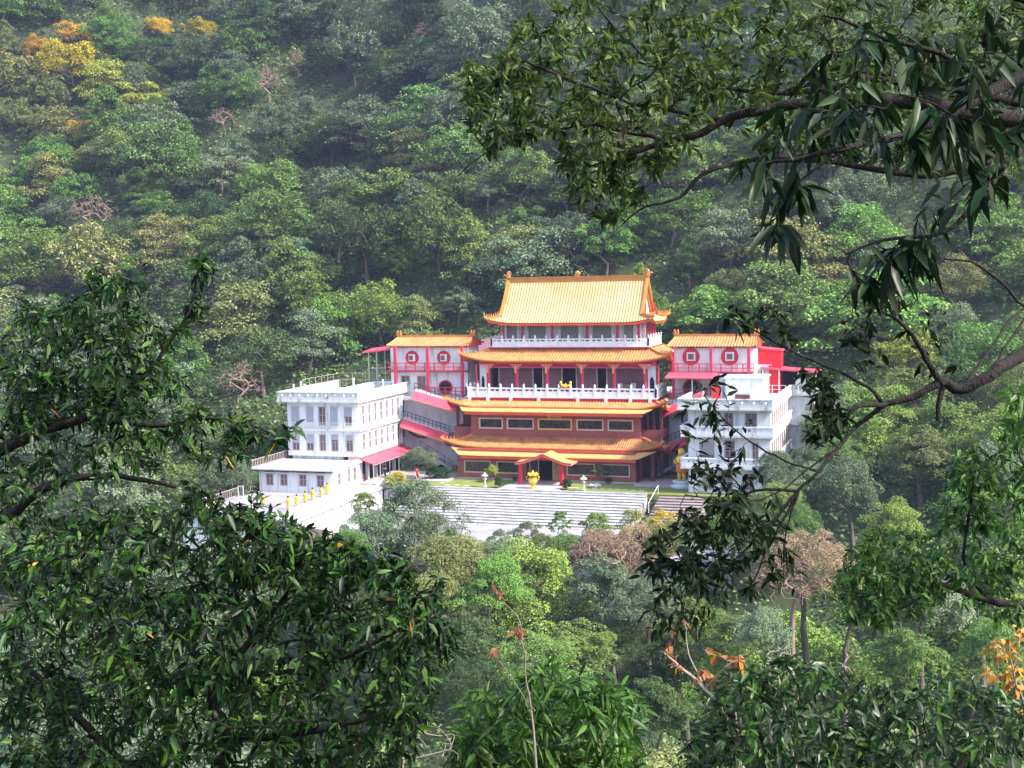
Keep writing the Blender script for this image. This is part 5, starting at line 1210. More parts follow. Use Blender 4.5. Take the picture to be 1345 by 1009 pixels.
def rdir(r, n): return unit(r.normal(size=(n, 3)))
def tree_proto(name, seed, R_, H, shape, nclump, nleaf, lsize, open_=0.0):
    """returns (trunk mesh, crown mesh); base of the trunk at z = 0, roots run down below it"""
    r = np.random.RandomState(seed); S = Skel()
    lean = r.normal(size=2)*.06*H; trunk = [(0, 0, -9), (0, 0, 0), (lean[0]*.4, lean[1]*.4, H*.2), (lean[0], lean[1], H*.38)]
    S.line(trunk, rad=[.028*H+.12, .026*H+.08, .022*H+.04, .018*H] if shape != 'bush' else [.06, .05, .04, .03])
    cen = []
    ga = 2.39996
    for k in range(nclump):
        if shape == 'umbrella':
            q = math.sqrt((k+.5)/nclump); a_ = k*ga+r.uniform(-.4, .4); rr = R_*.88*q; z = H*(.93-.30*q*q)+r.uniform(-.07, .05)*H-(.16*H if r.rand() < .3 else 0)
        elif shape == 'round':
            u = (k+.5)/nclump; el = math.asin(1-1.45*u) if 1-1.45*u > -1 else -1; a_ = k*ga+r.uniform(-.3, .3); rr = R_*.84*math.cos(el)*r.uniform(.8, 1.05); z = H*.64+math.sin(el)*H*.31*r.uniform(.85, 1.08)
        elif shape == 'cone':
            u = (k+.5)/nclump; a_ = k*ga; rr = R_*.85*(u**.7)*r.uniform(.75, 1.05); z = H*(.97-.62*u)+r.uniform(-.04, .04)*H
        elif shape == 'bush':
            u = (k+.5)/nclump; a_ = k*ga; el = -.55+u*1.95; rr = R_*.84*math.cos(el)*r.uniform(.72, 1.05); z = H*(.46+.44*math.sin(el))
        else:  # layered
            lay = k % 4; q = math.sqrt(r.uniform(.05, 1)); a_ = r.uniform(0, 6.283); rr = R_*(.95-.17*lay)*q; z = H*(.50+.145*lay)-.05*H*q*q+r.uniform(-.03, .03)*H
        cen.append((lean[0]+rr*math.cos(a_), lean[1]+rr*math.sin(a_), z))
    cen = np.array(cen); cen[:, :2] += r.normal(size=(nclump, 2))*R_*.13; cen[:, 2] += r.normal(size=nclump)*H*.035
    cen[:, :2] *= np.array([[r.uniform(.82, 1.2), r.uniform(.82, 1.2)]]); bite = r.uniform(0, 6.28, 2)
    for b_ in bite:      # a bite out of the crown, so no two outlines are alike
        q = np.cos(np.arctan2(cen[:, 1], cen[:, 0])-b_) > .8; cen[q, :2] *= .72; cen[q, 2] -= .05*H
    S.grow(cen-np.array([0, 0, .03*H]), r, .10, 3)
    V, F, _ = S.mesh(.035*R_/5, .5, 5)
    tm = np_mesh(name+'_trunk', V, F, [M['bark']], smooth=True)
    per = np.maximum(20, (r.uniform(.5, 1.5, nclump)*nleaf/nclump)).astype(int)
    C = []; D = []; N = []
    for c, n in zip(cen, per):
        rr = R_*r.uniform(.20, .34)*(1.25 if shape == 'layered' else 1); rz = rr*(.42 if shape in ('umbrella', 'layered') else .72)
        ax = r.uniform(.75, 1.3)
        d = rdir(r, n); d[:, 2] = np.where(d[:, 2] < -.25, -d[:, 2], d[:, 2])
        q = (r.uniform(.35 if open_ else .55, 1.05, n)**.6)[:, None]
        # break each pad into sprays
        spr = .84+.26*np.sin(d[:, :1]*5.3+c[0])*np.cos(d[:, 1:2]*6.1+c[1]*2)
        p = c+d*q*spr*np.array([rr*ax, rr/ax, rz]); p[:, 2] -= .25*rr*(np.hypot(p[:, 0]-c[0], p[:, 1]-c[1])/rr)**2
        C.append(p); out = d*np.array([1, 1, .2]); D.append(unit(out+.7*r.normal(size=(n, 3))*np.array([1, 1, .5])-np.array([0, 0, .25]))); N.append(unit(np.array([0, 0, 1.])+.55*d+.45*r.normal(size=(n, 3))))
    C = np.concatenate(C); D = np.concatenate(D); N = np.concatenate(N)
    ln = lsize*r.uniform(.7, 1.35, len(C)); V, F = cards(C, D, N, ln, ln*r.uniform(.5, .75, len(C)), r)
    cm = np_mesh(name+'_crown', V, F, [L['mid']])
    return tm, cm
def bare_proto(name, seed, R_, H):
    r = np.random.RandomState(seed); S = Skel(); S.line([(0, 0, -8), (0, 0, 0), (.2, 0, H*.18), (.1, .2, H*.34)], rad=[.3, .26, .2, .15])
    S.grow([(math.cos(a)*R_*.45, math.sin(a)*R_*.45, H*r.uniform(.55, .75)) for a in np.arange(0, 6.28, .75)], r, .15, 4)
    t = []; 
    for k in range(260):
        a = r.uniform(0, 6.28); el = r.uniform(-.1, 1.5); q = r.uniform(.6, 1.0); t.append((math.cos(a)*math.cos(el)*R_*q, math.sin(a)*math.cos(el)*R_*q, H*.5+math.sin(el)*H*.5*q))
    S.grow(t, r, .14, 3)
    V, F, _ = S.mesh(.022, .46, 4); return np_mesh(name, V, F, [M['barkpink']], smooth=True)

FAR = [tree_proto('tree_a', 1, 6.0, 11, 'umbrella', 54, 8200, .34), tree_proto('tree_b', 2, 5.4, 12, 'round', 56, 8200, .32), tree_proto('tree_c', 3, 6.2, 11.5, 'layered', 50, 7600, .36),
       tree_proto('tree_d', 4, 4.6, 12.5, 'cone', 50, 7400, .30), tree_proto('tree_e', 5, 6.6, 10.5, 'umbrella', 46, 7600, .36, 1), tree_proto('tree_f', 6, 5.6, 10.5, 'round', 42, 7200, .32, 1), tree_proto('tree_g', 7, 5.8, 12.5, 'layered', 44, 7600, .32, 1),
       tree_proto('tree_l', 8, 6.4, 10, 'layered', 40, 7800, .30, 1), tree_proto('tree_m', 9, 5.0, 13, 'round', 44, 7600, .30, 1), tree_proto('tree_n', 10, 6.8, 11, 'umbrella', 58, 9000, .30, 1)]
NEAR = [tree_proto('tree_h', 21, 5.2, 10, 'layered', 62, 20000, .22), tree_proto('tree_i', 22, 5.0, 10.5, 'umbrella', 70, 21000, .21), tree_proto('tree_j', 23, 4.8, 10, 'round', 66, 20000, .20), tree_proto('tree_k', 24, 5.0, 11, 'round', 52, 16000, .19, 1)]
BUSH = [tree_proto('bush_tree', 25, 4.6, 7.0, 'bush', 80, 24000, .20), tree_proto('bush_tree_b', 26, 4.6, 7.4, 'bush', 60, 18000, .18, 1)]
SHRUB = [tree_proto('shrub_a', 31, 1.8, 2.6, 'bush', 34, 6200, .13), tree_proto('shrub_b', 32, 1.7, 3.0, 'layered', 28, 5200, .13, 1), tree_proto('shrub_c', 33, 1.3, 3.4, 'bush', 34, 6200, .11), tree_proto('shrub_d', 34, 1.7, 2.6, 'bush', 26, 4800, .12, 1), tree_proto('round_shrub', 35, 1.0, 2.1, 'bush', 70, 9000, .10)]
BARE = [bare_proto('bare_a', 41, 4.2, 7.5), bare_proto('bare_b', 42, 3.6, 8.5)]

def add_tree(proto, loc, s, rz, leaf, label, cat='tree', group=None, name='forest_tree', bark=None, sz=None):
    e = empty(name, tuple(map(float, loc)), label, cat, group); e.rotation_euler.z = rz; q_ = rnd.uniform(.86, 1.16) if cat == 'tree' and not sz else 1; e.scale = (s*q_, s/q_, sz or s)
    if cat == 'tree' and not sz: e.rotation_euler.x = rnd.uniform(-.1, .1); e.rotation_euler.y = rnd.uniform(-.1, .1)
    tm, cm = proto if isinstance(proto, tuple) else (proto, None)
    t = link('trunk', tm, e)
    if bark: t.material_slots[0].link = 'OBJECT'; t.material_slots[0].material = bark
    if cm is not None:
        c = link('crown', cm, e); c.material_slots[0].link = 'OBJECT'; c.material_slots[0].material = L[leaf]
    return e

def hill_hit(px, py, dz=0., t0=60, t1=560):
    d = ray(px, py); t = np.arange(t0, t1, .5); P = CAM+d*t[:, None]
    g = P[:, 2]-(hfun(P[:, 0], P[:, 1])+dz); k = np.where(g < 0)[0]
    return (P[k[0]], float(t[k[0]])) if len(k) else (None, None)
placed = []          # (x, y, radius)
records = []         # pending trees: label worked out once every neighbour is known
def plan(proto, x, y, z, s, leaf, kind, R_, H, name='forest_tree', bark=None, hero=None):
    u, v, dep = proj((x, y, z+H*s*.7)); records.append(dict(proto=proto, x=x, y=y, z=z, s=s, leaf=leaf, kind=kind, px=u, py=v, name=name, bark=bark, hero=hero, w=2*R_*s*FPX/dep)); placed.append((x, y, R_*s*(1.35 if kind in ('yellow leaved tree', 'orange blossomed small tree', 'flat yellow green tree', 'leafless pinkish tree') else 1)))
RH = {id(FAR[i]): q for i, q in enumerate(((6.0, 11), (5.4, 12), (6.2, 11.5), (4.6, 12.5), (6.6, 10.5), (5.6, 10.5), (5.8, 12.5), (6.4, 10), (5.0, 13), (6.8, 11)))}
RH.update({id(NEAR[i]): q for i, q in enumerate(((5.2, 10), (5.0, 10.5), (4.8, 10), (5.0, 11)))}); RH.update({id(SHRUB[i]): q for i, q in enumerate(((1.8, 2.6), (1.7, 3.0), (1.3, 3.4), (1.7, 2.6), (1.0, 2.1)))})
RH.update({id(BUSH[0]): (4.6, 7.0), id(BUSH[1]): (4.6, 7.4)}); RH.update({id(BARE[0]): (4.2, 7.5), id(BARE[1]): (3.6, 8.5)})
def hero(px, py, wpx, proto, leaf, kind, label=None, dz=6., name='forest_tree', bark=None, dist=None, k=.68):
    """a tree whose crown centre shows at (px, py), standing on the hillside there (or at a given distance)"""
    R_, H = RH[id(proto)]
    if dist is None:
        P, t = hill_hit(px, py, dz)
        if P is None: return
    else: P = at(px, py, dist); t = dist
    s = wpx*t/FPX/2/R_
    if dist is None:
        for _ in range(3):
            P, t = hill_hit(px, py, H*s*.68); s = wpx*t/FPX/2/R_
        z = float(hfun(P[0], P[1]))-.10*H*s
    else: z = P[2]-H*s*k
    plan(proto, P[0], P[1], z, s, leaf, kind, R_, H, name, bark, label)

F, N_, B_ = FAR, NEAR, BARE
# trees that stand out in the photograph
hero(100, 72, 84, F[5], 'yellow', 'yellow leaved tree'); hero(100, 40, 44, F[5], 'goldflower', 'orange blossomed small tree'); hero(54, 62, 46, F[5], 'goldflower', 'orange blossomed small tree')
hero(198, 125, 80, F[4], 'ltyellow', 'flat yellow green tree'); hero(103, 168, 48, F[5], 'yellow', 'yellow leaved tree'); hero(207, 34, 40, F[5], 'goldflower', 'orange blossomed small tree'); hero(262, 34, 48, F[5], 'yellow', 'yellow leaved tree')
hero(128, 100, 80, F[2], 'ltyellow', 'flat yellow green tree')
hero(225, 190, 120, F[2], 'mid', 'broad mid green tree'); hero(160, 185, 90, F[0], 'mid', 'broad mid green tree'); hero(285, 300, 80, F[0], 'bright', 'bright green tree'); hero(60, 330, 110, F[2], 'bright', 'bright green tree')
hero(130, 325, 120, F[1], 'olive', 'olive grey dense tree'); hero(345, 235, 70, F[5], 'bright', 'bright green tree'); hero(525, 95, 60, F[4], 'greygreen', 'thin crowned tree with white limbs', bark=M['barkpale'])
hero(395, 385, 105, F[2], 'bright', 'bright green tree'); hero(480, 300, 110, F[1], 'dark', 'dark green dense tree'); hero(440, 290, 90, F[2], 'dark', 'dark green dense tree')
hero(515, 240, 90, F[0], 'mid', 'broad mid green tree'); hero(470, 255, 80, F[2], 'mid', 'broad mid green tree'); hero(345, 455, 90, F[1], 'dark', 'dark green dense tree'); hero(400, 430, 90, F[6], 'greygreen', 'grey green tree')
hero(540, 410, 80, F[6], 'olive', 'olive grey dense tree'); hero(600, 390, 70, F[4], 'greygreen', 'grey green tree'); hero(835, 360, 44, F[3], 'bright', 'bright green tree'); hero(905, 335, 50, F[3], 'mid', 'rounded pale green tree')
hero(300, 60, 56, F[4], 'greygreen', 'thin crowned tree with white limbs', bark=M['barkpale']); hero(640, 250, 56, F[4], 'greygreen', 'thin crowned tree with white limbs', bark=M['barkpale'])
hero(1190, 455, 110, F[0], 'ltyellow', 'flat yellow green tree'); hero(1250, 360, 90, F[1], 'olive', 'olive grey dense tree'); hero(1320, 300, 90, F[2], 'bright', 'bright green tree'); hero(1100, 260, 80, F[1], 'greygreen', 'grey green tree')
hero(1090, 320, 90, F[0], 'mid', 'broad mid green tree'); hero(960, 300, 90, F[2], 'greygreen', 'grey green tree'); hero(420, 560, 30, F[5], 'mid', 'broad mid green tree')
for px_, py_, w_, k_ in ((118, 270, 80, 0), (353, 100, 46, 1), (390, 75, 40, 1), (340, 270, 44, 0), (610, 292, 50, 0), (310, 492, 66, 1), (1075, 365, 60, 1), (500, 395, 40, 1), (60, 370, 40, 0), (820, 165, 40, 1), (730, 12, 40, 0), (295, 150, 44, 0), (560, 40, 40, 1), (470, 180, 44, 0), (650, 320, 40, 1), (235, 380, 44, 1), (1180, 330, 44, 0)):
    hero(px_, py_, w_, B_[k_], None, 'leafless pinkish tree', dz=4)
hero(425, 232, 26, F[5], 'rust', 'rusty red leaved tree')
# valley below the plaza
hero(690, 770, 160, N_[0], 'bright', 'bright green layered tree', dist=100); hero(640, 760, 100, N_[0], 'bright', 'bright green layered tree', dist=96)
hero(600, 735, 85, N_[3], 'mid', 'mid green bushy tree', dist=104); hero(750, 850, 110, N_[1], 'mid', 'mid green bushy tree', dist=88); hero(800, 770, 120, N_[1], 'greygreen', 'grey green tree with domed crown', dist=97)
hero(850, 790, 100, N_[2], 'greygreen', 'grey green tree with domed crown', dist=92); hero(800, 835, 90, N_[2], 'dark', 'dark green tree', dist=94); hero(840, 730, 80, N_[3], 'brown', 'brown twiggy tree', dist=106)
hero(790, 725, 78, N_[3], 'brown', 'brown twiggy tree', dist=105); hero(800, 722, 90, B_[0], None, 'leafless pinkish tree', dist=103)
hero(1055, 740, 120, N_[3], 'brown', 'brown twiggy tree', dist=84); hero(1040, 760, 110, B_[0], None, 'leafless pinkish tree', dist=82); hero(700, 870, 110, N_[2], 'mid', 'mid green bushy tree', dist=82)
hero(900, 860, 110, N_[1], 'dark', 'dark green tree', dist=86); hero(960, 840, 100, N_[0], 'mid', 'mid green bushy tree', dist=80); hero(1120, 640, 110, N_[2], 'greygreen', 'grey green tree with domed crown', dist=106)
hero(1060, 640, 95, N_[1], 'greygreen', 'grey green tree with domed crown', dist=110); hero(1160, 690, 100, N_[0], 'bright', 'bright green layered tree', dist=98); hero(1210, 600, 120, N_[1], 'olive', 'olive domed tree', dist=116)
hero(1290, 620, 110, N_[2], 'greygreen', 'grey green tree with domed crown', dist=112); hero(1050, 690, 80, N_[2], 'mid', 'mid green bushy tree', dist=100); hero(1110, 780, 110, N_[1], 'mid', 'mid green bushy tree', dist=84)
hero(1210, 790, 120, N_[2], 'greygreen', 'grey green tree with domed crown', dist=80); hero(1290, 760, 120, N_[1], 'dark', 'dark green tree', dist=84); hero(1010, 830, 90, N_[2], 'greygreen', 'grey green tree with domed crown', dist=76)
hero(532, 690, 138, BUSH[1], 'greygreen', 'grey green loose tree', dist=109, k=.46); hero(560, 712, 90, BUSH[0], 'greygreen', 'grey green bushy tree', dist=106, k=.46); hero(488, 705, 85, BUSH[0], 'greygreen', 'grey green loose tree', dist=106, k=.46); hero(590, 752, 115, BUSH[0], 'olive', 'olive bushy tree', dist=100, k=.46)
for a_ in ((655, 738, 76, BUSH[0], 'greygreen'), (705, 728, 66, BUSH[1], 'mid'), (740, 728, 66, BUSH[0], 'mid'), (775, 728, 80, BUSH[1], 'brown'), (825, 722, 86, BUSH[1], 'brown'), (868, 715, 70, BUSH[0], 'olive'), (905, 712, 70, BUSH[1], 'greygreen'), (945, 705, 70, BUSH[0], 'mid'), (985, 700, 80, BUSH[1], 'greygreen'), (1025, 668, 80, BUSH[0], 'mid')):
    hero(*a_, {'brown': 'brown twiggy tree', 'mid': 'mid green bushy tree', 'greygreen': 'grey green bushy tree', 'olive': 'olive bushy tree'}[a_[4]], dist=106, k=.46)
hero(452, 728, 76, BUSH[0], 'mid', 'mid green bushy tree', dist=101, k=.46); hero(400, 742, 80, BUSH[0], 'dark', 'dark green bushy tree', dist=98, k=.46)
hero(570, 790, 90, BUSH[0], 'olive', 'olive bushy tree', dist=96, k=.46); hero(520, 780, 120, BUSH[0], 'mid', 'mid green bushy tree', dist=92)
hero(1085, 560, 70, BUSH[0], 'mid', 'mid green bushy tree', dist=138); hero(1110, 530, 80, N_[2], 'greygreen', 'grey green tree', dist=142); hero(1060, 600, 60, BUSH[0], 'greygreen', 'grey green bushy tree', dist=128)
hero(1020, 610, 70, BUSH[0], 'greygreen', 'grey green bushy tree', dist=118); hero(1100, 590, 80, BUSH[1], 'mid', 'mid green bushy tree', dist=124); hero(320, 560, 70, BUSH[0], 'mid', 'mid green bushy tree', dist=150); hero(300, 620, 80, BUSH[0], 'greygreen', 'grey green bushy tree', dist=138); hero(350, 500, 60, N_[2], 'mid', 'mid green bushy tree', dist=172)
hero(600, 850, 120, N_[2], 'dark', 'dark green tree', dist=84); hero(1320, 850, 110, N_[0], 'mid', 'mid green bushy tree', dist=70); hero(1200, 860, 110, N_[1], 'mid', 'mid green bushy tree', dist=68)
hero(640, 900, 110, N_[3], 'dark', 'dark green tree', dist=72); hero(760, 920, 120, N_[0], 'mid', 'mid green bushy tree', dist=66); hero(860, 930, 110, N_[1], 'dark', 'dark green tree', dist=66)
# shrubs along the front of the plaza and in the garden
for px_, py_, w_, sh, lf, d_, nm, lb in (
    (732, 690, 30, 2, 'mid', 113, 'shrub', 'upright dark green shrub at the middle of the plaza front edge'), (690, 706, 50, 3, 'greygreen', 112, 'shrub', 'thin grey green shrub left of the upright dark shrub at the plaza edge'),
    (655, 714, 44, 3, 'greygreen', 111, 'shrub', 'smaller thin grey green shrub at the plaza edge near the pale paving'), (785, 694, 50, 0, 'mid', 116, 'shrub', 'rounded green shrub in front of the steps, right of the upright shrub'),
    (835, 694, 60, 3, 'olive', 118, 'shrub', 'olive shrub at the right foot of the steps'), (868, 690, 46, 3, 'yellow', 118, 'shrub', 'yellow flowering shrub at the foot of the side steps'), (900, 694, 44, 3, 'olive', 119, 'shrub', 'low olive shrub right of the yellow shrub at the side steps'),
    (860, 655, 15, 3, 'olive', 130, 'shrub', 'weedy plant between the two flights of steps, upper one'), (862, 672, 17, 3, 'brown', 126, 'shrub', 'dry weedy plant between the two flights of steps, lower one'),
    (480, 665, 46, 0, 'mid', 112, 'shrub', 'green shrub against the white retaining wall')):
    P = at(px_, py_, d_); R_, H = RH[id(SHRUB[sh])]; s = w_*d_/FPX/2/R_
    add_tree(SHRUB[sh], (P[0], P[1], P[2]-H*s*.46), s, rnd.uniform(0, 6), lf, lb, 'shrub', name=nm)
def garden(px_, py_, wpx, sh, lf, lb, nm, cat, sz=None, y=None):
    x, y_, z = on_ground(px_, py_); d_ = proj((x, y_, 0))[2]; R_, H = RH[id(sh)]; s = wpx*d_/FPX/2/R_
    return add_tree(sh, (x, y_, -.02), s, rnd.uniform(0, 6), lf, lb, cat, name=nm, sz=(sz*s if sz else None))
garden(547, 630, 56, NEAR[2], 'greygreen', 'low spreading grey green tree on the left lawn in front of the stair wing', 'garden_tree', 'tree', .72)
garden(583, 629, 30, SHRUB[0], 'clipped', 'dark green shrub beside the maroon wall at the left end of the lawn', 'shrub', 'shrub', .7)
garden(570, 629, 28, SHRUB[0], 'clipped', 'dark green shrub between the spreading tree and the maroon wall', 'shrub', 'shrub', .8)
garden(524, 636, 30, SHRUB[0], 'yellow', 'bright yellow bush beside the red annex awning, the larger of the two', 'bush', 'bush', .75)
garden(512, 638, 22, SHRUB[0], 'ltyellow', 'yellow green bush beside the annex awning, the smaller of the two', 'bush', 'bush', .8)
garden(645, 633, 22, NEAR[1], 'ltyellow', 'small umbrella shaped garden tree on the left lawn before the maroon wall', 'garden_tree', 'tree', 1.0)
garden(790, 634, 30, SHRUB[1], 'greygreen', 'small pale green garden tree with open crown on the right lawn', 'garden_tree', 'tree', .95)
garden(800, 635, 12, SHRUB[0], 'dark', 'low dark shrub under the open garden tree on the right lawn', 'shrub', 'shrub', .9)
garden(656, 641, 15, SHRUB[4], 'clipped', 'clipped round green shrub at the left side of the paved path', 'round_shrub', 'shrub', 1.0)
garden(743, 643, 15, SHRUB[4], 'clipped', 'clipped round green shrub at the right side of the paved path', 'round_shrub', 'shrub', 1.0)
garden(676, 631, 8, SHRUB[0], 'dark', 'tiny dark shrub beside the left red porch column', 'shrub', 'shrub', .8)

# the rest of the forest
n_hero = len(records)
def minrow(u):      # nothing standing in front of the temple may rise above this row
    return float(np.interp(u, [-200, 335, 340, 480, 500, 620, 640, 850, 870, 1000, 1010, 1066, 1074, 1600], [0, 0, 735, 735, 690, 722, 728, 728, 712, 705, 590, 590, 0, 0]))
r = np.random.RandomState(77)
cand = []
for yy in np.arange(-100, 330, 5.2):
    for xx in np.arange(-260, 300, 6.0):
        x, y = xx+r.uniform(-3, 3), yy+r.uniform(-2.6, 2.6)
        cand.append((x, y))
r.shuffle(cand)
nf = 0
kinds = {'dark': 'dark green dense tree', 'mid': 'broad mid green tree', 'greygreen': 'grey green tree', 'bright': 'bright green tree', 'olive': 'olive grey dense tree'}
for x, y in cand:
    if abs(x) < 33 and -30 < y < 24: continue
    z = float(hfun(x, y)); fr_ = y < 20
    near_ = proj((x, y, z))[2] < 130
    proto = (NEAR if near_ else FAR)[r.randint(4 if near_ else 10)]; R_, H = RH[id(proto)]; s = r.uniform(.62, 1.0)+.45*r.rand()**3
    u, v, dep = proj((x, y, z+H*s*.7))
    if dep < 58 or not (-40 < u < PW+40) or not (-30 < v < PH+30): continue
    ut, vt, _ = proj((x, y, z+H*s)); hw = R_*s*FPX/dep
    if fr_ and vt < max(minrow(u), minrow(u-hw*.9), minrow(u+hw*.9)): continue
    if v > 640 and u < 480 and r.rand() < .3: continue          # mostly behind the near bushes
    if any((x-a)**2+(y-b)**2 < ((.62 if fr_ else .41)*(R_*s+c))**2 for a, b, c in placed): continue
    g = math.sin(x*.035+1)+math.cos(y*.04+x*.02)+r.normal()*.9+(.5 if u < 420 and v < 330 else 0)+(.4 if u > 1050 else 0)-(.7 if 560 < u < 900 and 250 < v < 460 else 0)
    leaf = 'dark' if g < -1.0 else 'greygreen' if g < -.1 else 'mid' if g < 1.0 else 'olive' if g < 1.5 else 'bright'
    plan(proto, x, y, z-.2*H*s, s, leaf, kinds[leaf], R_, H); nf += 1
print('trees', len(records), 'hero', n_hero, 'auto', nf)
# labels: look + place, so that each points at one tree (or a pair told apart by side)
def place_words(px_, py_):
    if py_ > 690: row = 'just below the plaza' if py_ < 760 else 'in the valley' if py_ < 840 else 'low in the valley'
    elif py_ > 440: row = 'level with the temple'
    else: row = ['topmost hillside', 'upper hillside', 'mid hillside', 'lower hillside', 'just above roof height'][min(4, max(0, int((py_+20)/92)))]
    col = ['at far left', 'left of annex', 'in line with annex', 'in line with left pavilion', 'in line with hall left half', 'in line with hall right half', 'in line with right pavilion', 'right of residence', 'towards right edge', 'at far right'][min(9, max(0, int(px_/134.5)))]
    return row+' '+col
from collections import defaultdict
# the 300 that show largest stand as trees of their own, the rest are one far-off forest
def shown(q): return q['w'] if q['hero'] is None and q['leaf'] is not None else q['w']
autos = sorted(records[n_hero:], key=lambda q: -q['w']); keep_n = max(0, 300-n_hero); rest = autos[keep_n:]; records = records[:n_hero]+autos[:keep_n]
if rest:
    VV = []; FF = []; MI = []; off = 0; lk = ['dark', 'greygreen', 'mid', 'olive', 'bright']
    for q in rest:
        cm = q['proto'][1]; v = np.zeros(len(cm.vertices)*3, np.float32); cm.vertices.foreach_get('co', v); v = v.reshape(-1, 3); a = rnd.uniform(0, 6.28); c_, s_ = math.cos(a), math.sin(a)
        v = v @ np.array([[c_, s_, 0], [-s_, c_, 0], [0, 0, 1]])*q['s']+np.array([q['x'], q['y'], q['z']]); nq = len(v)//4
        VV.append(v); FF.append(np.arange(nq*4).reshape(nq, 4)+off); MI.append(np.full(nq, lk.index(q['leaf']))); off += nq*4
    o = link('distant_forest', np_mesh('distant_forest', np.concatenate(VV), [np.concatenate(FF)], [L[k_] for k_ in lk], mi=np.concatenate(MI))); tag(o, 'mass of smaller forest trees filling the gaps on the hillside', 'forest', kind='stuff')
gr = defaultdict(list)
for q in records: gr[(q['kind'], place_words(q['px'], q['py']))].append(q)
for (kd, pw_), ls in gr.items():
    ls.sort(key=lambda q: q['px']); n = len(ls)
    words = {1: [''], 2: ['left one, ', 'right one, '], 3: ['leftmost, ', 'middle one, ', 'rightmost, '], 4: ['leftmost of four, ', 'second of four, ', 'third of four, ', 'rightmost of four, ']}.get(n, ['%s from left, ' % (['first','second','third','fourth','fifth','sixth','seventh','eighth','ninth','tenth','eleventh','twelfth'][min(k,11)]) for k in range(n)])
    for q, w_ in zip(ls, words):
        add_tree(q['proto'], (q['x'], q['y'], q['z']), q['s'], rnd.uniform(0, 6.28), q['leaf'], '%s, %s%s' % (kd, w_, pw_), 'tree', 'forest trees on the hillside and in the valley', name='bare_tree' if q['leaf'] is None else 'forest_tree', bark=q['bark'])

# undergrowth over the whole slope
r = np.random.RandomState(5); n = 620000
dd = r.uniform(60, 420, n)**1.0; uu = r.uniform(-60, PW+60, n); F2 = _F.copy(); 
dirx = F2[0]+_R[0]*((uu-PW/2)/FPX); diry = F2[1]+_R[1]*((uu-PW/2)/FPX)
x = CAM[0]+dirx*dd; y = CAM[1]+diry*dd
keep = ~((np.abs(x) < 31) & (y > -27.5) & (y < 21)) & (r.rand(n) < dd/300.+.1)
x, y, dd = x[keep], y[keep], dd[keep]; z = hfun(x, y); n = len(x)
mound = np.clip(np.sin(x*.55+y*.21)*np.cos(y*.48-x*.17)+np.sin(x*1.3+y*.9)*.5+.4, 0, 2)*1.1
C = np.stack([x, y, z+r.rand(n)**.7*(mound*1.6+.5)], 1); D = unit(r.normal(size=(n, 3))*np.array([1, 1, .4])); Nn = unit(np.array([0, -.2, 1.])+.5*r.normal(size=(n, 3))); ln = r.uniform(.25, .62, n)*(.55+dd/300.)
V, Fc = cards(C, D, Nn, ln, ln*.6, r); o = link('undergrowth', np_mesh('undergrowth', V, Fc, [L['dark'], L['mid']], mi=(np.sin(x*.3)+np.cos(y*.27)+r.normal(size=n)*.7 > .9).astype(int)))
tag(o, 'low leafy undergrowth covering the forest floor between the trees', 'undergrowth', kind='stuff')

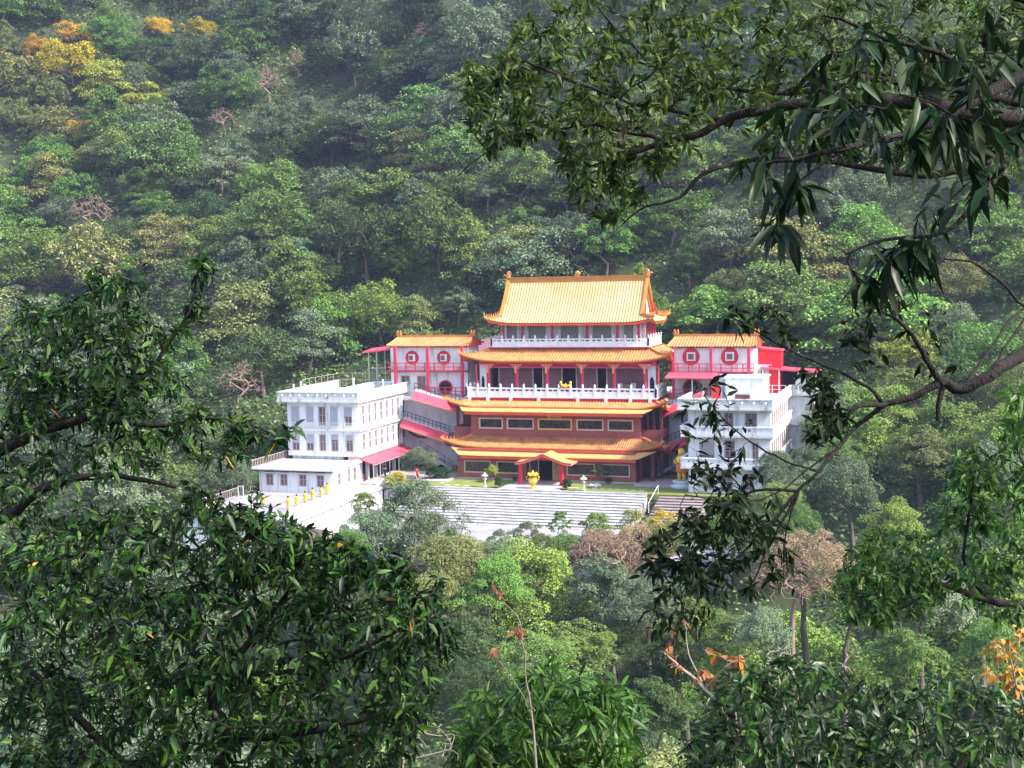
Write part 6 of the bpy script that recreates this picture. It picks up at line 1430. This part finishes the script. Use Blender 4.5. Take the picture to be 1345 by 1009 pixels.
# ------------------------------------------------------------------ foreground plants close to the camera
def inpoly(px_, py_, poly):
    x, y = px_, py_; c = np.zeros(len(x), bool); n = len(poly)
    for i in range(n):
        x0, y0 = poly[i]; x1, y1 = poly[(i+1) % n]
        m = ((y0 > y) != (y1 > y)) & (x < (x1-x0)*(y-y0)/((y1-y0) or 1e-9)+x0); c ^= m
    return c
def sample(poly, n, d0, d1, r):
    p = np.array(poly, float); out = []
    while len(out) < n:
        u = r.uniform(p[:, 0].min(), p[:, 0].max(), 400); v = r.uniform(p[:, 1].min(), p[:, 1].max(), 400); k = inpoly(u, v, poly)
        for a, b in zip(u[k], v[k]):
            if len(out) < n: out.append(at(a, b, r.uniform(d0, d1)))
    return np.array(out)
def plant(name, label, cat, mains, regions, leaf, bark='barkdark', seed=1, r0=.0016, pw=.42, ln=(.08, .12), wr=.32, per=8, twig=.22, droop=.25, spread=.8, hang=.3, lmats=None, extra=None, sides=5, branchname='branch', maxlen=1.6, seg=3, fol='foliage', clump=0):
    r = np.random.RandomState(seed); S = Skel(); first = None
    for i, m_ in enumerate(mains):
        att = m_[0] if isinstance(m_[0], str) else None; pts = m_[1:] if att else m_
        # smooth the traced line with small wobbles
        P = [at(*q[:3]) for q in pts]; Rr = [q[3] for q in pts]; pp = []; rr_ = []
        for k in range(len(P)-1):
            for j in range(4):
                u = j/4; p0 = P[max(k-1, 0)]; p1 = P[k]; p2 = P[k+1]; p3 = P[min(k+2, len(P)-1)]
                q = .5*((2*p1)+(-p0+p2)*u+(2*p0-5*p1+4*p2-p3)*u*u+(-p0+3*p1-3*p2+p3)*u**3)
                pp.append(q+r.normal(size=3)*.012*np.linalg.norm(p2-p1)); rr_.append(Rr[k]+(Rr[k+1]-Rr[k])*u)
        pp.append(P[-1]); rr_.append(Rr[-1])
        if i == 0: S.line(pp, rad=rr_)
        else:
            j, _ = S.near(pp[0]); S.line(pp, start=j, rad=rr_)
    base = len(S.p)
    T = []
    for g in regions:
        if g[0] == 'shade_crown':      # unseen crown part added for shade, in metres right, above and ahead of viewpoint
            _, ctr, rad_, n = g; q = rdir(r, n*4)*r.uniform(.2, 1, (n*4, 1))**.4*rad_; c = CAM+_R*ctr[0]+_U*ctr[1]+_F*ctr[2]; q = c+q
            k = [i for i in range(len(q)) if not ((lambda a: a[2] > .3 and -150 < a[0] < PW+110 and -110 < a[1] < PH+150)(proj(q[i]))) and not ((q[i]-CAM) @ _F < .5 and np.linalg.norm(q[i]-CAM) < 1.5)][:n]
            T.append(q[k])
        else: T.append(sample(*g, r))
    T = np.concatenate(T)
    tips = S.grow(T, r, .13, seg, maxlen=maxlen)
    e = empty(name, tuple(S.p[0]), label, cat)
    V, F, rad = S.mesh(r0, pw, sides); V = V-S.p[0]
    link(branchname, np_mesh(branchname, V, F, [M[bark]], smooth=True), e)
    P = np.array(S.p); par = np.array(S.par); B = []; D = []
    for t in tips:
        # leaves along the last piece of each twig, alternating sides, and a tuft at the tip
        j = t; chain = [t]
        L_ = 0
        while par[j] >= base and L_ < twig: L_ += np.linalg.norm(P[j]-P[par[j]]); j = par[j]; chain.append(j)
        if par[j] >= 0 and len(chain) < 2: chain.append(par[j])
        c = P[chain][::-1]; seglen = np.linalg.norm(np.diff(c, axis=0), axis=1); tot = seglen.sum(); cs = np.concatenate([[0], np.cumsum(seglen)])
        n = max(3, int(per*r.uniform(.6, 1.4)))
        for k in range(n):
            u = tot*(1-(k/n)*min(1, twig*1.35/max(tot, 1e-3))); i = min(len(seglen)-1, max(0, np.searchsorted(cs, u)-1)); f = (u-cs[i])/(seglen[i]+1e-9)
            p = c[i]+(c[i+1]-c[i])*min(1, f); d = unit(c[i+1]-c[i])
            s_ = unit(np.cross(d, r.normal(size=3))); s_ *= 1
            B.append(p); D.append(unit(d*r.uniform(.1, .8)+s_*spread*r.uniform(.6, 1.3)+np.array([0, 0, -hang*r.uniform(.3, 1.3)])))
    B = np.array(B); D = np.array(D); n = len(B); ll = r.uniform(*ln, n)*r.choice([1, 1, 1, .7], n); N = unit(np.array([0, 0, 1.])+.75*r.normal(size=(n, 3)))
    ms = [L[leaf]]+[L[q] for q, _ in (lmats or [])]; mi = np.zeros(n, int); x = r.rand(n); acc = 0
    for k, (_, q) in enumerate(lmats or []): mi[(x >= acc) & (x < acc+q)] = k+1; acc += q
    V, F = near_leaves(B, D, N, ll, ll*wr*r.uniform(.8, 1.2, n), droop)
    lm = np.concatenate([np.tile(mi, 4), np.tile(mi, 2)])
    link(fol, np_mesh(fol, V-S.p[0], F, ms, mi=lm, smooth=True), e)
    return e, n
tot = 0
# big dark leaved tree reaching in from the left
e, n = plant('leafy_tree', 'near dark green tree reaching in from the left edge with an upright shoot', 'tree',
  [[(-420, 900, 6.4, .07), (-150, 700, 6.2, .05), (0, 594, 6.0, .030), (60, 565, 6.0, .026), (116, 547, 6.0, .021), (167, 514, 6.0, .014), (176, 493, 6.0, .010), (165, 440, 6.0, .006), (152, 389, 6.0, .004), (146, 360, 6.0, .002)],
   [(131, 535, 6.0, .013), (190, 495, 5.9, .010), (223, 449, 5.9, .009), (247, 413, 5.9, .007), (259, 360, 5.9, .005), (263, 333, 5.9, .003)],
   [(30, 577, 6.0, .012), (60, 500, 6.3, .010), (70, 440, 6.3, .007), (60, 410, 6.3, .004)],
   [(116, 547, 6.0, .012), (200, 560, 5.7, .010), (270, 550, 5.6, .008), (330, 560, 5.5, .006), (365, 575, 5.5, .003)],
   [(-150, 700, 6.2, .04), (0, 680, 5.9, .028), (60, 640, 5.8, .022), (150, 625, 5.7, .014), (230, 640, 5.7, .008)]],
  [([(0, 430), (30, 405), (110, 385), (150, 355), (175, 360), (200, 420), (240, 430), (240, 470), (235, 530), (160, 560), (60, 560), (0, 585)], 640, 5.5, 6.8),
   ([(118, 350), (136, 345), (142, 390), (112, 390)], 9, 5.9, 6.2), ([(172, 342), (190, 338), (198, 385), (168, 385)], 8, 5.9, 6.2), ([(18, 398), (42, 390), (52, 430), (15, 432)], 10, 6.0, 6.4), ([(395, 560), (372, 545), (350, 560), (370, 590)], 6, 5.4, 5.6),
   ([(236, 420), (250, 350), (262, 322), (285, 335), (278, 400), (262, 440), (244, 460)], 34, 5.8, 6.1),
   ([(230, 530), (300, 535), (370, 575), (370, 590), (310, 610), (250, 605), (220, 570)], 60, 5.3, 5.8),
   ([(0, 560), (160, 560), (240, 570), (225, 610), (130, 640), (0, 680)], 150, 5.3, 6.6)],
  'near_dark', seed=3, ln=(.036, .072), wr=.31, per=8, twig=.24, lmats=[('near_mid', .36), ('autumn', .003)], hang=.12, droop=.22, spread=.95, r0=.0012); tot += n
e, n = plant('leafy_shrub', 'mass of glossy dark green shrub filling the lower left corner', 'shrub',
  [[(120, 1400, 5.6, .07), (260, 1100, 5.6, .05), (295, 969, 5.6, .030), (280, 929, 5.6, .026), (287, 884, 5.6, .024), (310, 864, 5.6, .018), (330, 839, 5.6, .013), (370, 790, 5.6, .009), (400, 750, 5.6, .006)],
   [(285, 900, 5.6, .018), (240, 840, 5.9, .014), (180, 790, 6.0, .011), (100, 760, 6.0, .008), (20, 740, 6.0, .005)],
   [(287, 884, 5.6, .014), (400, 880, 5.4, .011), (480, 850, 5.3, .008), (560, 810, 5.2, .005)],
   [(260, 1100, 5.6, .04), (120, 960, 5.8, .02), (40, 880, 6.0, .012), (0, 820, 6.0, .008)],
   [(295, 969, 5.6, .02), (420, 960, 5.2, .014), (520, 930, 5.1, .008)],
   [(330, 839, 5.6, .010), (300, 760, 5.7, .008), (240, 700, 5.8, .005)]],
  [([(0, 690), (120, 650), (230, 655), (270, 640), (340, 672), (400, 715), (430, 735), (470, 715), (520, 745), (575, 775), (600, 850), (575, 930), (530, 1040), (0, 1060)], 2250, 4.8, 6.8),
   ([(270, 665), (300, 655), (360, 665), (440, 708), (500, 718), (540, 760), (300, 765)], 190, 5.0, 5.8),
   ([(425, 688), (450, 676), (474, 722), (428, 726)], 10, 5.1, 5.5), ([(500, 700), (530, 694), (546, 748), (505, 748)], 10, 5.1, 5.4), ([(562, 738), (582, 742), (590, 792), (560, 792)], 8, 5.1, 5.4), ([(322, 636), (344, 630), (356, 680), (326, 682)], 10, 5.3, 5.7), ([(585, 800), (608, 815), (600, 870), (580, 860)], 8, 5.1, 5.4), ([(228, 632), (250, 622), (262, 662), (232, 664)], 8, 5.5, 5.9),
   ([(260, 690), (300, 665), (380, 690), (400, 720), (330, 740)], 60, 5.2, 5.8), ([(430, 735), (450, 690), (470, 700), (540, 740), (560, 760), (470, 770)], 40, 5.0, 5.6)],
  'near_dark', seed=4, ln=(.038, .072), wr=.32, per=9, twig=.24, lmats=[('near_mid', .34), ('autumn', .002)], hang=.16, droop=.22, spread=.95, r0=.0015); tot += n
# fine leaved tree overhanging from the upper right
e, n = plant('overhanging_tree', 'fine leaved olive green tree spreading long boughs across the upper right', 'tree',
  [[(3400, 2200, 14, .2), (3300, 700, 13, .16), (2700, 60, 10, .11), (2000, 40, 7.6, .08), (1450, 150, 6.3, .05), (1172, 131, 6.0, .034), (1097, 134, 6.0, .030), (997, 145, 6.0, .024), (952, 157, 6.0, .021), (922, 175, 6.0, .019), (872, 187, 6.0, .016), (802, 210, 6.0, .009), (760, 225, 6.0, .004)],
   [(1450, 150, 6.3, .03), (1172, 106, 6.2, .018), (1102, 115, 6.2, .016), (1022, 122, 6.2, .013), (952, 115, 6.2, .010), (862, 90, 6.2, .007), (780, 70, 6.2, .004)],
   [(1450, 150, 6.3, .03), (1345, 190, 6.2, .024), (1250, 225, 6.1, .020), (1177, 228, 6.1, .016), (1100, 214, 6.1, .013), (1000, 208, 6.1, .012), (927, 227, 6.0, .010), (892, 260, 6.0, .008), (847, 272, 6.0, .006), (817, 295, 6.0, .004)],
   [(952, 157, 6.0, .010), (850, 140, 5.9, .008), (760, 110, 5.9, .006), (690, 80, 5.9, .004)],
   [(872, 187, 6.0, .010), (780, 165, 6.1, .008), (700, 180, 6.1, .006), (640, 200, 6.1, .003), (600, 232, 6.1, .002)],
   [(862, 90, 6.2, .006), (800, 30, 6.3, .005), (760, -30, 6.3, .004)]],
  [([(585, 110), (600, 85), (640, 80), (690, 20), (720, -30), (1380, -40), (1380, 70), (1200, 110), (1100, 140), (960, 150), (900, 175), (780, 200), (720, 175), (650, 190), (610, 165)], 850, 5.4, 7.0),
   ([(740, 190), (860, 190), (920, 200), (850, 240), (830, 290), (790, 300), (760, 270), (735, 220)], 100, 5.7, 6.3),
   ([(600, 110), (660, 60), (700, 90), (700, 190), (640, 200)], 90, 5.8, 6.3),
   ([(930, 150), (1345, 90), (1345, 240), (1180, 235), (1100, 200), (960, 190)], 150, 5.9, 6.9),
   ('shade_crown', (4.6, 4.3, 3.4), (3.4, 2.2, 2.6), 420), ('shade_crown', (1.5, 5.2, 3.0), (2.6, 1.8, 2.4), 200), ('shade_crown', (7.5, 3.6, 5.5), (3.0, 3.0, 3.0), 260)],  # unseen foliage added above and to the right to shade the near branches
  'near_olive', seed=5, ln=(.040, .068), wr=.34, per=12, twig=.16, hang=.12, droop=.15, spread=.7, r0=.0013, maxlen=6, lmats=[('near_bright', .05)]); tot += n
# broad leaves hanging very near, upper right
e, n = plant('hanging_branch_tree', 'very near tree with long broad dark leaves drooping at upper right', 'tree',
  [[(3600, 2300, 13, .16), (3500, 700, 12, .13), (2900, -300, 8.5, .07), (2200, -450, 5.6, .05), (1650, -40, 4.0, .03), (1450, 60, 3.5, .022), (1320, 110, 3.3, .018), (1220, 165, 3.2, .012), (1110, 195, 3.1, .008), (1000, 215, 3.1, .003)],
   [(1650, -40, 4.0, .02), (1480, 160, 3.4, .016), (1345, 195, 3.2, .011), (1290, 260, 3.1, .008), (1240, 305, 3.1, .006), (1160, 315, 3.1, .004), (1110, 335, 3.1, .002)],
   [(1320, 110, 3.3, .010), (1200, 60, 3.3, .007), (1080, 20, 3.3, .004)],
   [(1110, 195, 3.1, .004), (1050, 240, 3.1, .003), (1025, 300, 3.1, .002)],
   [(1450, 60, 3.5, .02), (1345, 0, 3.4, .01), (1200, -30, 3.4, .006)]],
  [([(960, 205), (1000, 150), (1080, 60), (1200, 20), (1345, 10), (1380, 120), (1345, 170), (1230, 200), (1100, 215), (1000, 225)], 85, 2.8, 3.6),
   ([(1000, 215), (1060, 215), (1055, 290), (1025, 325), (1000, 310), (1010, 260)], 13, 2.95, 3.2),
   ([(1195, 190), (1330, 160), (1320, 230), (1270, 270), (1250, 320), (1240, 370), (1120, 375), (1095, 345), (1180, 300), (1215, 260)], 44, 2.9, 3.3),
   ('shade_crown', (3.4, 2.6, 1.6), (1.8, 1.6, 1.6), 300)],  # out-of-view leaves added to keep the hanging branch in shade
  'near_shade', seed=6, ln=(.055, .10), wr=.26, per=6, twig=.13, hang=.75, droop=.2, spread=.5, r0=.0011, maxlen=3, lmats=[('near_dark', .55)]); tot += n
# long bare bough with drooping twigs, right
e, n = plant('drooping_bough_tree', 'near tree with a long bare dark bough in front of the residence', 'tree',
  [[(3500, 2300, 12, .16), (3300, 900, 11, .13), (2500, 260, 8, .07), (1900, 240, 6, .045), (1560, 360, 5.0, .032), (1345, 466, 4.6, .026), (1300, 495, 4.5, .021), (1262, 512, 4.5, .019), (1238, 503, 4.5, .017), (1200, 521, 4.5, .013), (1165, 531, 4.5, .011), (1143, 546, 4.5, .009), (1115, 570, 4.5, .008), (1075, 620, 4.4, .0065), (1048, 645, 4.4, .006), (1010, 690, 4.4, .006), (960, 740, 4.4, .003)],
   [(1236, 503, 4.5, .014), (1222, 480, 4.5, .012), (1198, 440, 4.5, .008), (1178, 420, 4.5, .006), (1150, 405, 4.5, .003)],
   [(1160, 531, 4.5, .009), (1140, 508, 4.5, .007), (1082, 480, 4.5, .005), (1040, 462, 4.5, .004), (985, 430, 4.5, .003), (940, 408, 4.5, .002)],
   [(1165, 531, 4.5, .009), (1125, 535, 4.4, .008), (1105, 560, 4.4, .005), (1070, 590, 4.4, .003)],
   [(1075, 620, 4.4, .005), (1030, 605, 4.3, .004), (985, 580, 4.3, .003), (945, 545, 4.3, .0025), (925, 520, 4.3, .002)],
   [(1048, 645, 4.4, .006), (990, 645, 4.4, .005), (930, 680, 4.4, .004), (870, 720, 4.4, .002)],
   [(1048, 645, 4.4, .006), (1015, 710, 4.4, .004), (985, 770, 4.4, .002)], [(1050, 640, 4.4, .005), (1032, 700, 4.4, .003), (1030, 770, 4.4, .0015)],
   [(1100, 590, 4.4, .004), (1000, 655, 4.3, .003), (900, 650, 4.3, .002)], [(1238, 510, 4.5, .010), (1233, 530, 4.5, .009), (1232, 552, 4.5, .008)],
   [(1262, 512, 4.5, .006), (1320, 430, 4.7, .005), (1345, 405, 4.8, .005)], [(1345, 405, 4.8, .006), (1290, 350, 4.7, .005), (1240, 340, 4.7, .003)],
   [(1300, 495, 4.5, .006), (1330, 440, 4.6, .004), (1380, 380, 4.7, .003)]],
  [([(900, 510), (950, 490), (990, 540), (985, 620), (930, 640), (880, 600)], 28, 4.2, 4.5), ([(880, 620), (1000, 590), (1000, 640), (890, 700)], 26, 4.2, 4.5),
   ([(850, 710), (900, 675), (990, 640), (1030, 660), (1005, 720), (960, 760), (900, 785), (850, 750)], 175, 4.1, 4.7), ([(845, 750), (960, 765), (920, 850), (850, 860)], 44, 4.2, 4.7),
   ([(1000, 690), (1040, 680), (1050, 770), (960, 790)], 26, 4.3, 4.6), ([(1080, 400), (1230, 380), (1260, 480), (1180, 500), (1120, 470)], 40, 4.3, 4.7), ([(1040, 470), (1100, 500), (1120, 560), (1060, 590), (1060, 520)], 70, 4.2, 4.6), ([(940, 400), (1050, 390), (1050, 460), (960, 440)], 26, 4.4, 4.6)],
  'near_shade', seed=8, ln=(.030, .056), wr=.36, per=6, twig=.14, hang=.35, droop=.1, spread=.75, r0=.0007, maxlen=.8, lmats=[('near_dark', .10)]); tot += n
# greener saplings behind it on the right
e, n = plant('slender_tree', 'green small leaved tree leaning in from the right edge below the bare bough', 'tree',
  [[(1700, 1000, 10.5, .10), (1450, 830, 10.2, .05), (1345, 796, 10, .036), (1300, 790, 10, .030), (1240, 768, 10, .022), (1190, 758, 10, .014), (1150, 750, 10, .008)],
   [(1300, 790, 10, .018), (1268, 745, 10, .014), (1270, 690, 10, .011), (1278, 640, 10, .008), (1284, 585, 10, .004)],
   [(1450, 830, 10.2, .03), (1400, 700, 10.2, .02), (1340, 600, 10, .010), (1330, 545, 10, .004)], [(1240, 768, 10, .012), (1180, 800, 10, .008), (1130, 815, 10, .004)]],
  [([(1095, 770), (1110, 730), (1150, 690), (1230, 700), (1260, 760), (1230, 800), (1150, 830), (1110, 810)], 330, 9.2, 10.8), ([(1230, 640), (1270, 575), (1310, 600), (1300, 700), (1240, 700)], 110, 9.5, 10.5),
   ([(1290, 620), (1345, 520), (1380, 540), (1380, 740), (1280, 760)], 190, 9.2, 10.6), ([(1230, 700), (1345, 740), (1345, 830), (1250, 800)], 60, 9.2, 10.6)],
  'near_mid', seed=9, ln=(.055, .095), wr=.36, per=9, twig=.2, hang=.25, r0=.002, lmats=[('near_bright', .25)], maxlen=2); tot += n
e, n = plant('pale_leaf_sprig', 'light green leafy sprig poking in from the right edge beside the bare bough', 'branch',
  [[(1500, 640, 7, .012), (1400, 560, 6.6, .008), (1350, 540, 6.5, .004), (1330, 530, 6.5, .002)]], [([(1322, 510), (1360, 505), (1370, 570), (1325, 560)], 16, 6.2, 6.8)], 'near_bright', seed=19, ln=(.06, .10), wr=.34, per=8, twig=.12); tot += n
# bushes along the bottom
e, n = plant('grey_leaf_shrub', 'silvery green shrub spreading along the bottom right', 'shrub',
  [[(1050, 1350, 7, .06), (1040, 1120, 7, .04), (1010, 1000, 7, .018), (990, 940, 7, .012), (985, 880, 7, .005)], [(1040, 1120, 7, .03), (1130, 1000, 7, .016), (1160, 920, 7, .008)], [(1040, 1120, 7, .03), (1230, 1030, 7, .018), (1300, 950, 7, .008)], [(1010, 1000, 7, .012), (930, 960, 7, .006)]],
  [([(895, 1040), (900, 965), (935, 905), (1000, 862), (1050, 855), (1100, 885), (1180, 900), (1200, 940), (1200, 1040)], 470, 6.2, 7.8), ([(1180, 1040), (1160, 920), (1230, 880), (1300, 900), (1380, 930), (1380, 1040)], 260, 6.2, 8.0)],
  'near_grey', seed=10, ln=(.05, .085), wr=.34, per=10, twig=.17, hang=.2, r0=.0014, lmats=[('near_mid', .25), ('near_dark', .15), ('near_bright', .12)]); tot += n
e, n = plant('narrow_leaf_shrub', 'fresh green narrow leaved shrub at the bottom centre', 'shrub',
  [[(720, 1400, 9, .05), (715, 1120, 9, .03), (712, 1000, 9, .014), (705, 930, 9, .008), (700, 885, 9, .004)], [(715, 1120, 9, .02), (640, 1000, 9, .010), (625, 930, 9, .005)], [(715, 1120, 9, .02), (780, 1000, 9, .010), (795, 920, 9, .005)]],
  [([(585, 1040), (598, 935), (630, 895), (660, 910), (690, 872), (740, 868), (770, 890), (815, 885), (845, 930), (850, 1040)], 430, 8.2, 9.8)],
  'near_bright', seed=12, ln=(.10, .16), wr=.22, per=9, twig=.2, hang=.15, r0=.002, lmats=[('near_mid', .5)]); tot += n
# autumn coloured plants
e, n = plant('autumn_sapling', 'slender sapling with large orange and russet leaves, lower right of centre', 'sapling',
  [[(1010, 1120, 7, .03), (960, 960, 6.6, .013), (925, 905, 6.5, .011), (895, 878, 6.5, .008), (872, 858, 6.5, .004)], [(925, 905, 6.5, .006), (905, 860, 6.5, .004), (900, 820, 6.5, .002)], [(925, 905, 6.5, .006), (960, 870, 6.5, .003), (985, 858, 6.5, .002)]],
  [([(868, 845), (895, 838), (900, 880), (880, 880)], 5, 6.4, 6.6), ([(882, 815), (905, 812), (905, 830), (885, 830)], 2, 6.4, 6.6), ([(920, 850), (970, 845), (975, 870), (925, 880)], 6, 6.4, 6.6), ([(900, 880), (940, 880), (945, 920), (915, 915)], 3, 6.4, 6.6)],
  'autumnred', bark='barkpale', seed=13, ln=(.035, .065), wr=.62, per=5, twig=.08, hang=.4, r0=.0016, lmats=[('autumn', .4)]); tot += n
e, n = plant('yellowing_sapling', 'sapling with yellow and orange leaves at the lower right edge', 'sapling',
  [[(1450, 1150, 8, .03), (1370, 980, 7.6, .012), (1335, 900, 7.5, .006), (1325, 840, 7.5, .003)]], [([(1288, 840), (1345, 815), (1370, 900), (1345, 945), (1300, 905)], 36, 7.2, 7.8)], 'autumn', bark='barkpale', seed=14, ln=(.035, .065), wr=.6, per=6, twig=.12, hang=.4, lmats=[('near_bright', .2)]); tot += n
e, n = plant('thin_sapling', 'thin bare sapling with a few brownish leaves at the bottom centre', 'sapling',
  [[(720, 1150, 8, .016), (700, 960, 8, .008), (690, 880, 8, .005), (684, 820, 8, .003), (660, 790, 8, .002)], [(690, 880, 8, .003), (735, 840, 8, .002)], [(700, 930, 8, .003), (650, 860, 8, .002)]],
  [([(642, 772), (655, 770), (660, 785), (645, 785)], 2, 7.9, 8.1), ([(676, 822), (692, 822), (692, 834), (676, 834)], 2, 7.9, 8.1), ([(640, 850), (660, 850), (650, 870), (640, 870)], 1, 7.9, 8.1)],
  'autumnred', bark='barkpale', seed=15, ln=(.05, .08), wr=.6, per=3, twig=.06, hang=.5); tot += n
def bare_bush(name, label, mains, regions, seed, bark='barkpale', r0=.003):
    r = np.random.RandomState(seed); S = Skel()
    for i, m_ in enumerate(mains):
        P = [at(*q[:3]) for q in m_]
        if i == 0: S.line(P, rad=[q[3] for q in m_])
        else: j, _ = S.near(P[0]); S.line(P, start=j, rad=[q[3] for q in m_])
    S.grow(np.concatenate([sample(*a, r) for a in regions]), r, .2, 4)
    V, F, _ = S.mesh(r0, .4, 5); o = link(name, np_mesh(name, V-S.p[0], F, [M[bark]], smooth=True), loc=tuple(S.p[0])); tag(o, label, 'twigs')
bare_bush('dry_twigs', 'tangle of pale dry twigs at the bottom left of the narrow leaved shrub', [[(500, 1120, 6.5, .014), (530, 1000, 6.5, .009), (520, 950, 6.5, .005)], [(530, 1000, 6.5, .008), (590, 985, 6.5, .004)]], [([(500, 935), (600, 960), (610, 1005), (510, 1005)], 34, 6.2, 6.8)], 16, r0=.0017)
bare_bush('dry_twigs', 'pale dead forked snag standing among the silvery shrub at the bottom right', [[(1060, 1100, 9, .03), (1035, 950, 9, .012), (1020, 880, 9, .007)], [(1035, 950, 9, .010), (1110, 880, 9, .006)]], [([(1000, 850), (1045, 850), (1060, 890), (1010, 900)], 22, 8.8, 9.2), ([(1085, 850), (1120, 840), (1130, 890), (1095, 890)], 12, 8.8, 9.2)], 17, r0=.003)
print('near leaves', tot)

# ------------------------------------------------------------------ air
mb = MB(); mb.box(-340, -180, -25, 430, 430, 275); hz = mb.build('haze', [])
hz.data.materials.clear()
hm = bpy.data.materials.new('haze'); hm.use_nodes = True; n = hm.node_tree.nodes; n.clear()
pv = n.new('ShaderNodeVolumePrincipled'); pv.inputs['Color'].default_value = (.56, .62, 1.0, 1); pv.inputs['Density'].default_value = HAZE_DENSITY; pv.inputs['Anisotropy'].default_value = .2
ot = n.new('ShaderNodeOutputMaterial'); hm.node_tree.links.new(pv.outputs[0], ot.inputs['Volume']); hz.data.materials.append(hm)
tag(hz, 'thin bluish haze filling the air over the valley', 'haze', kind='stuff')
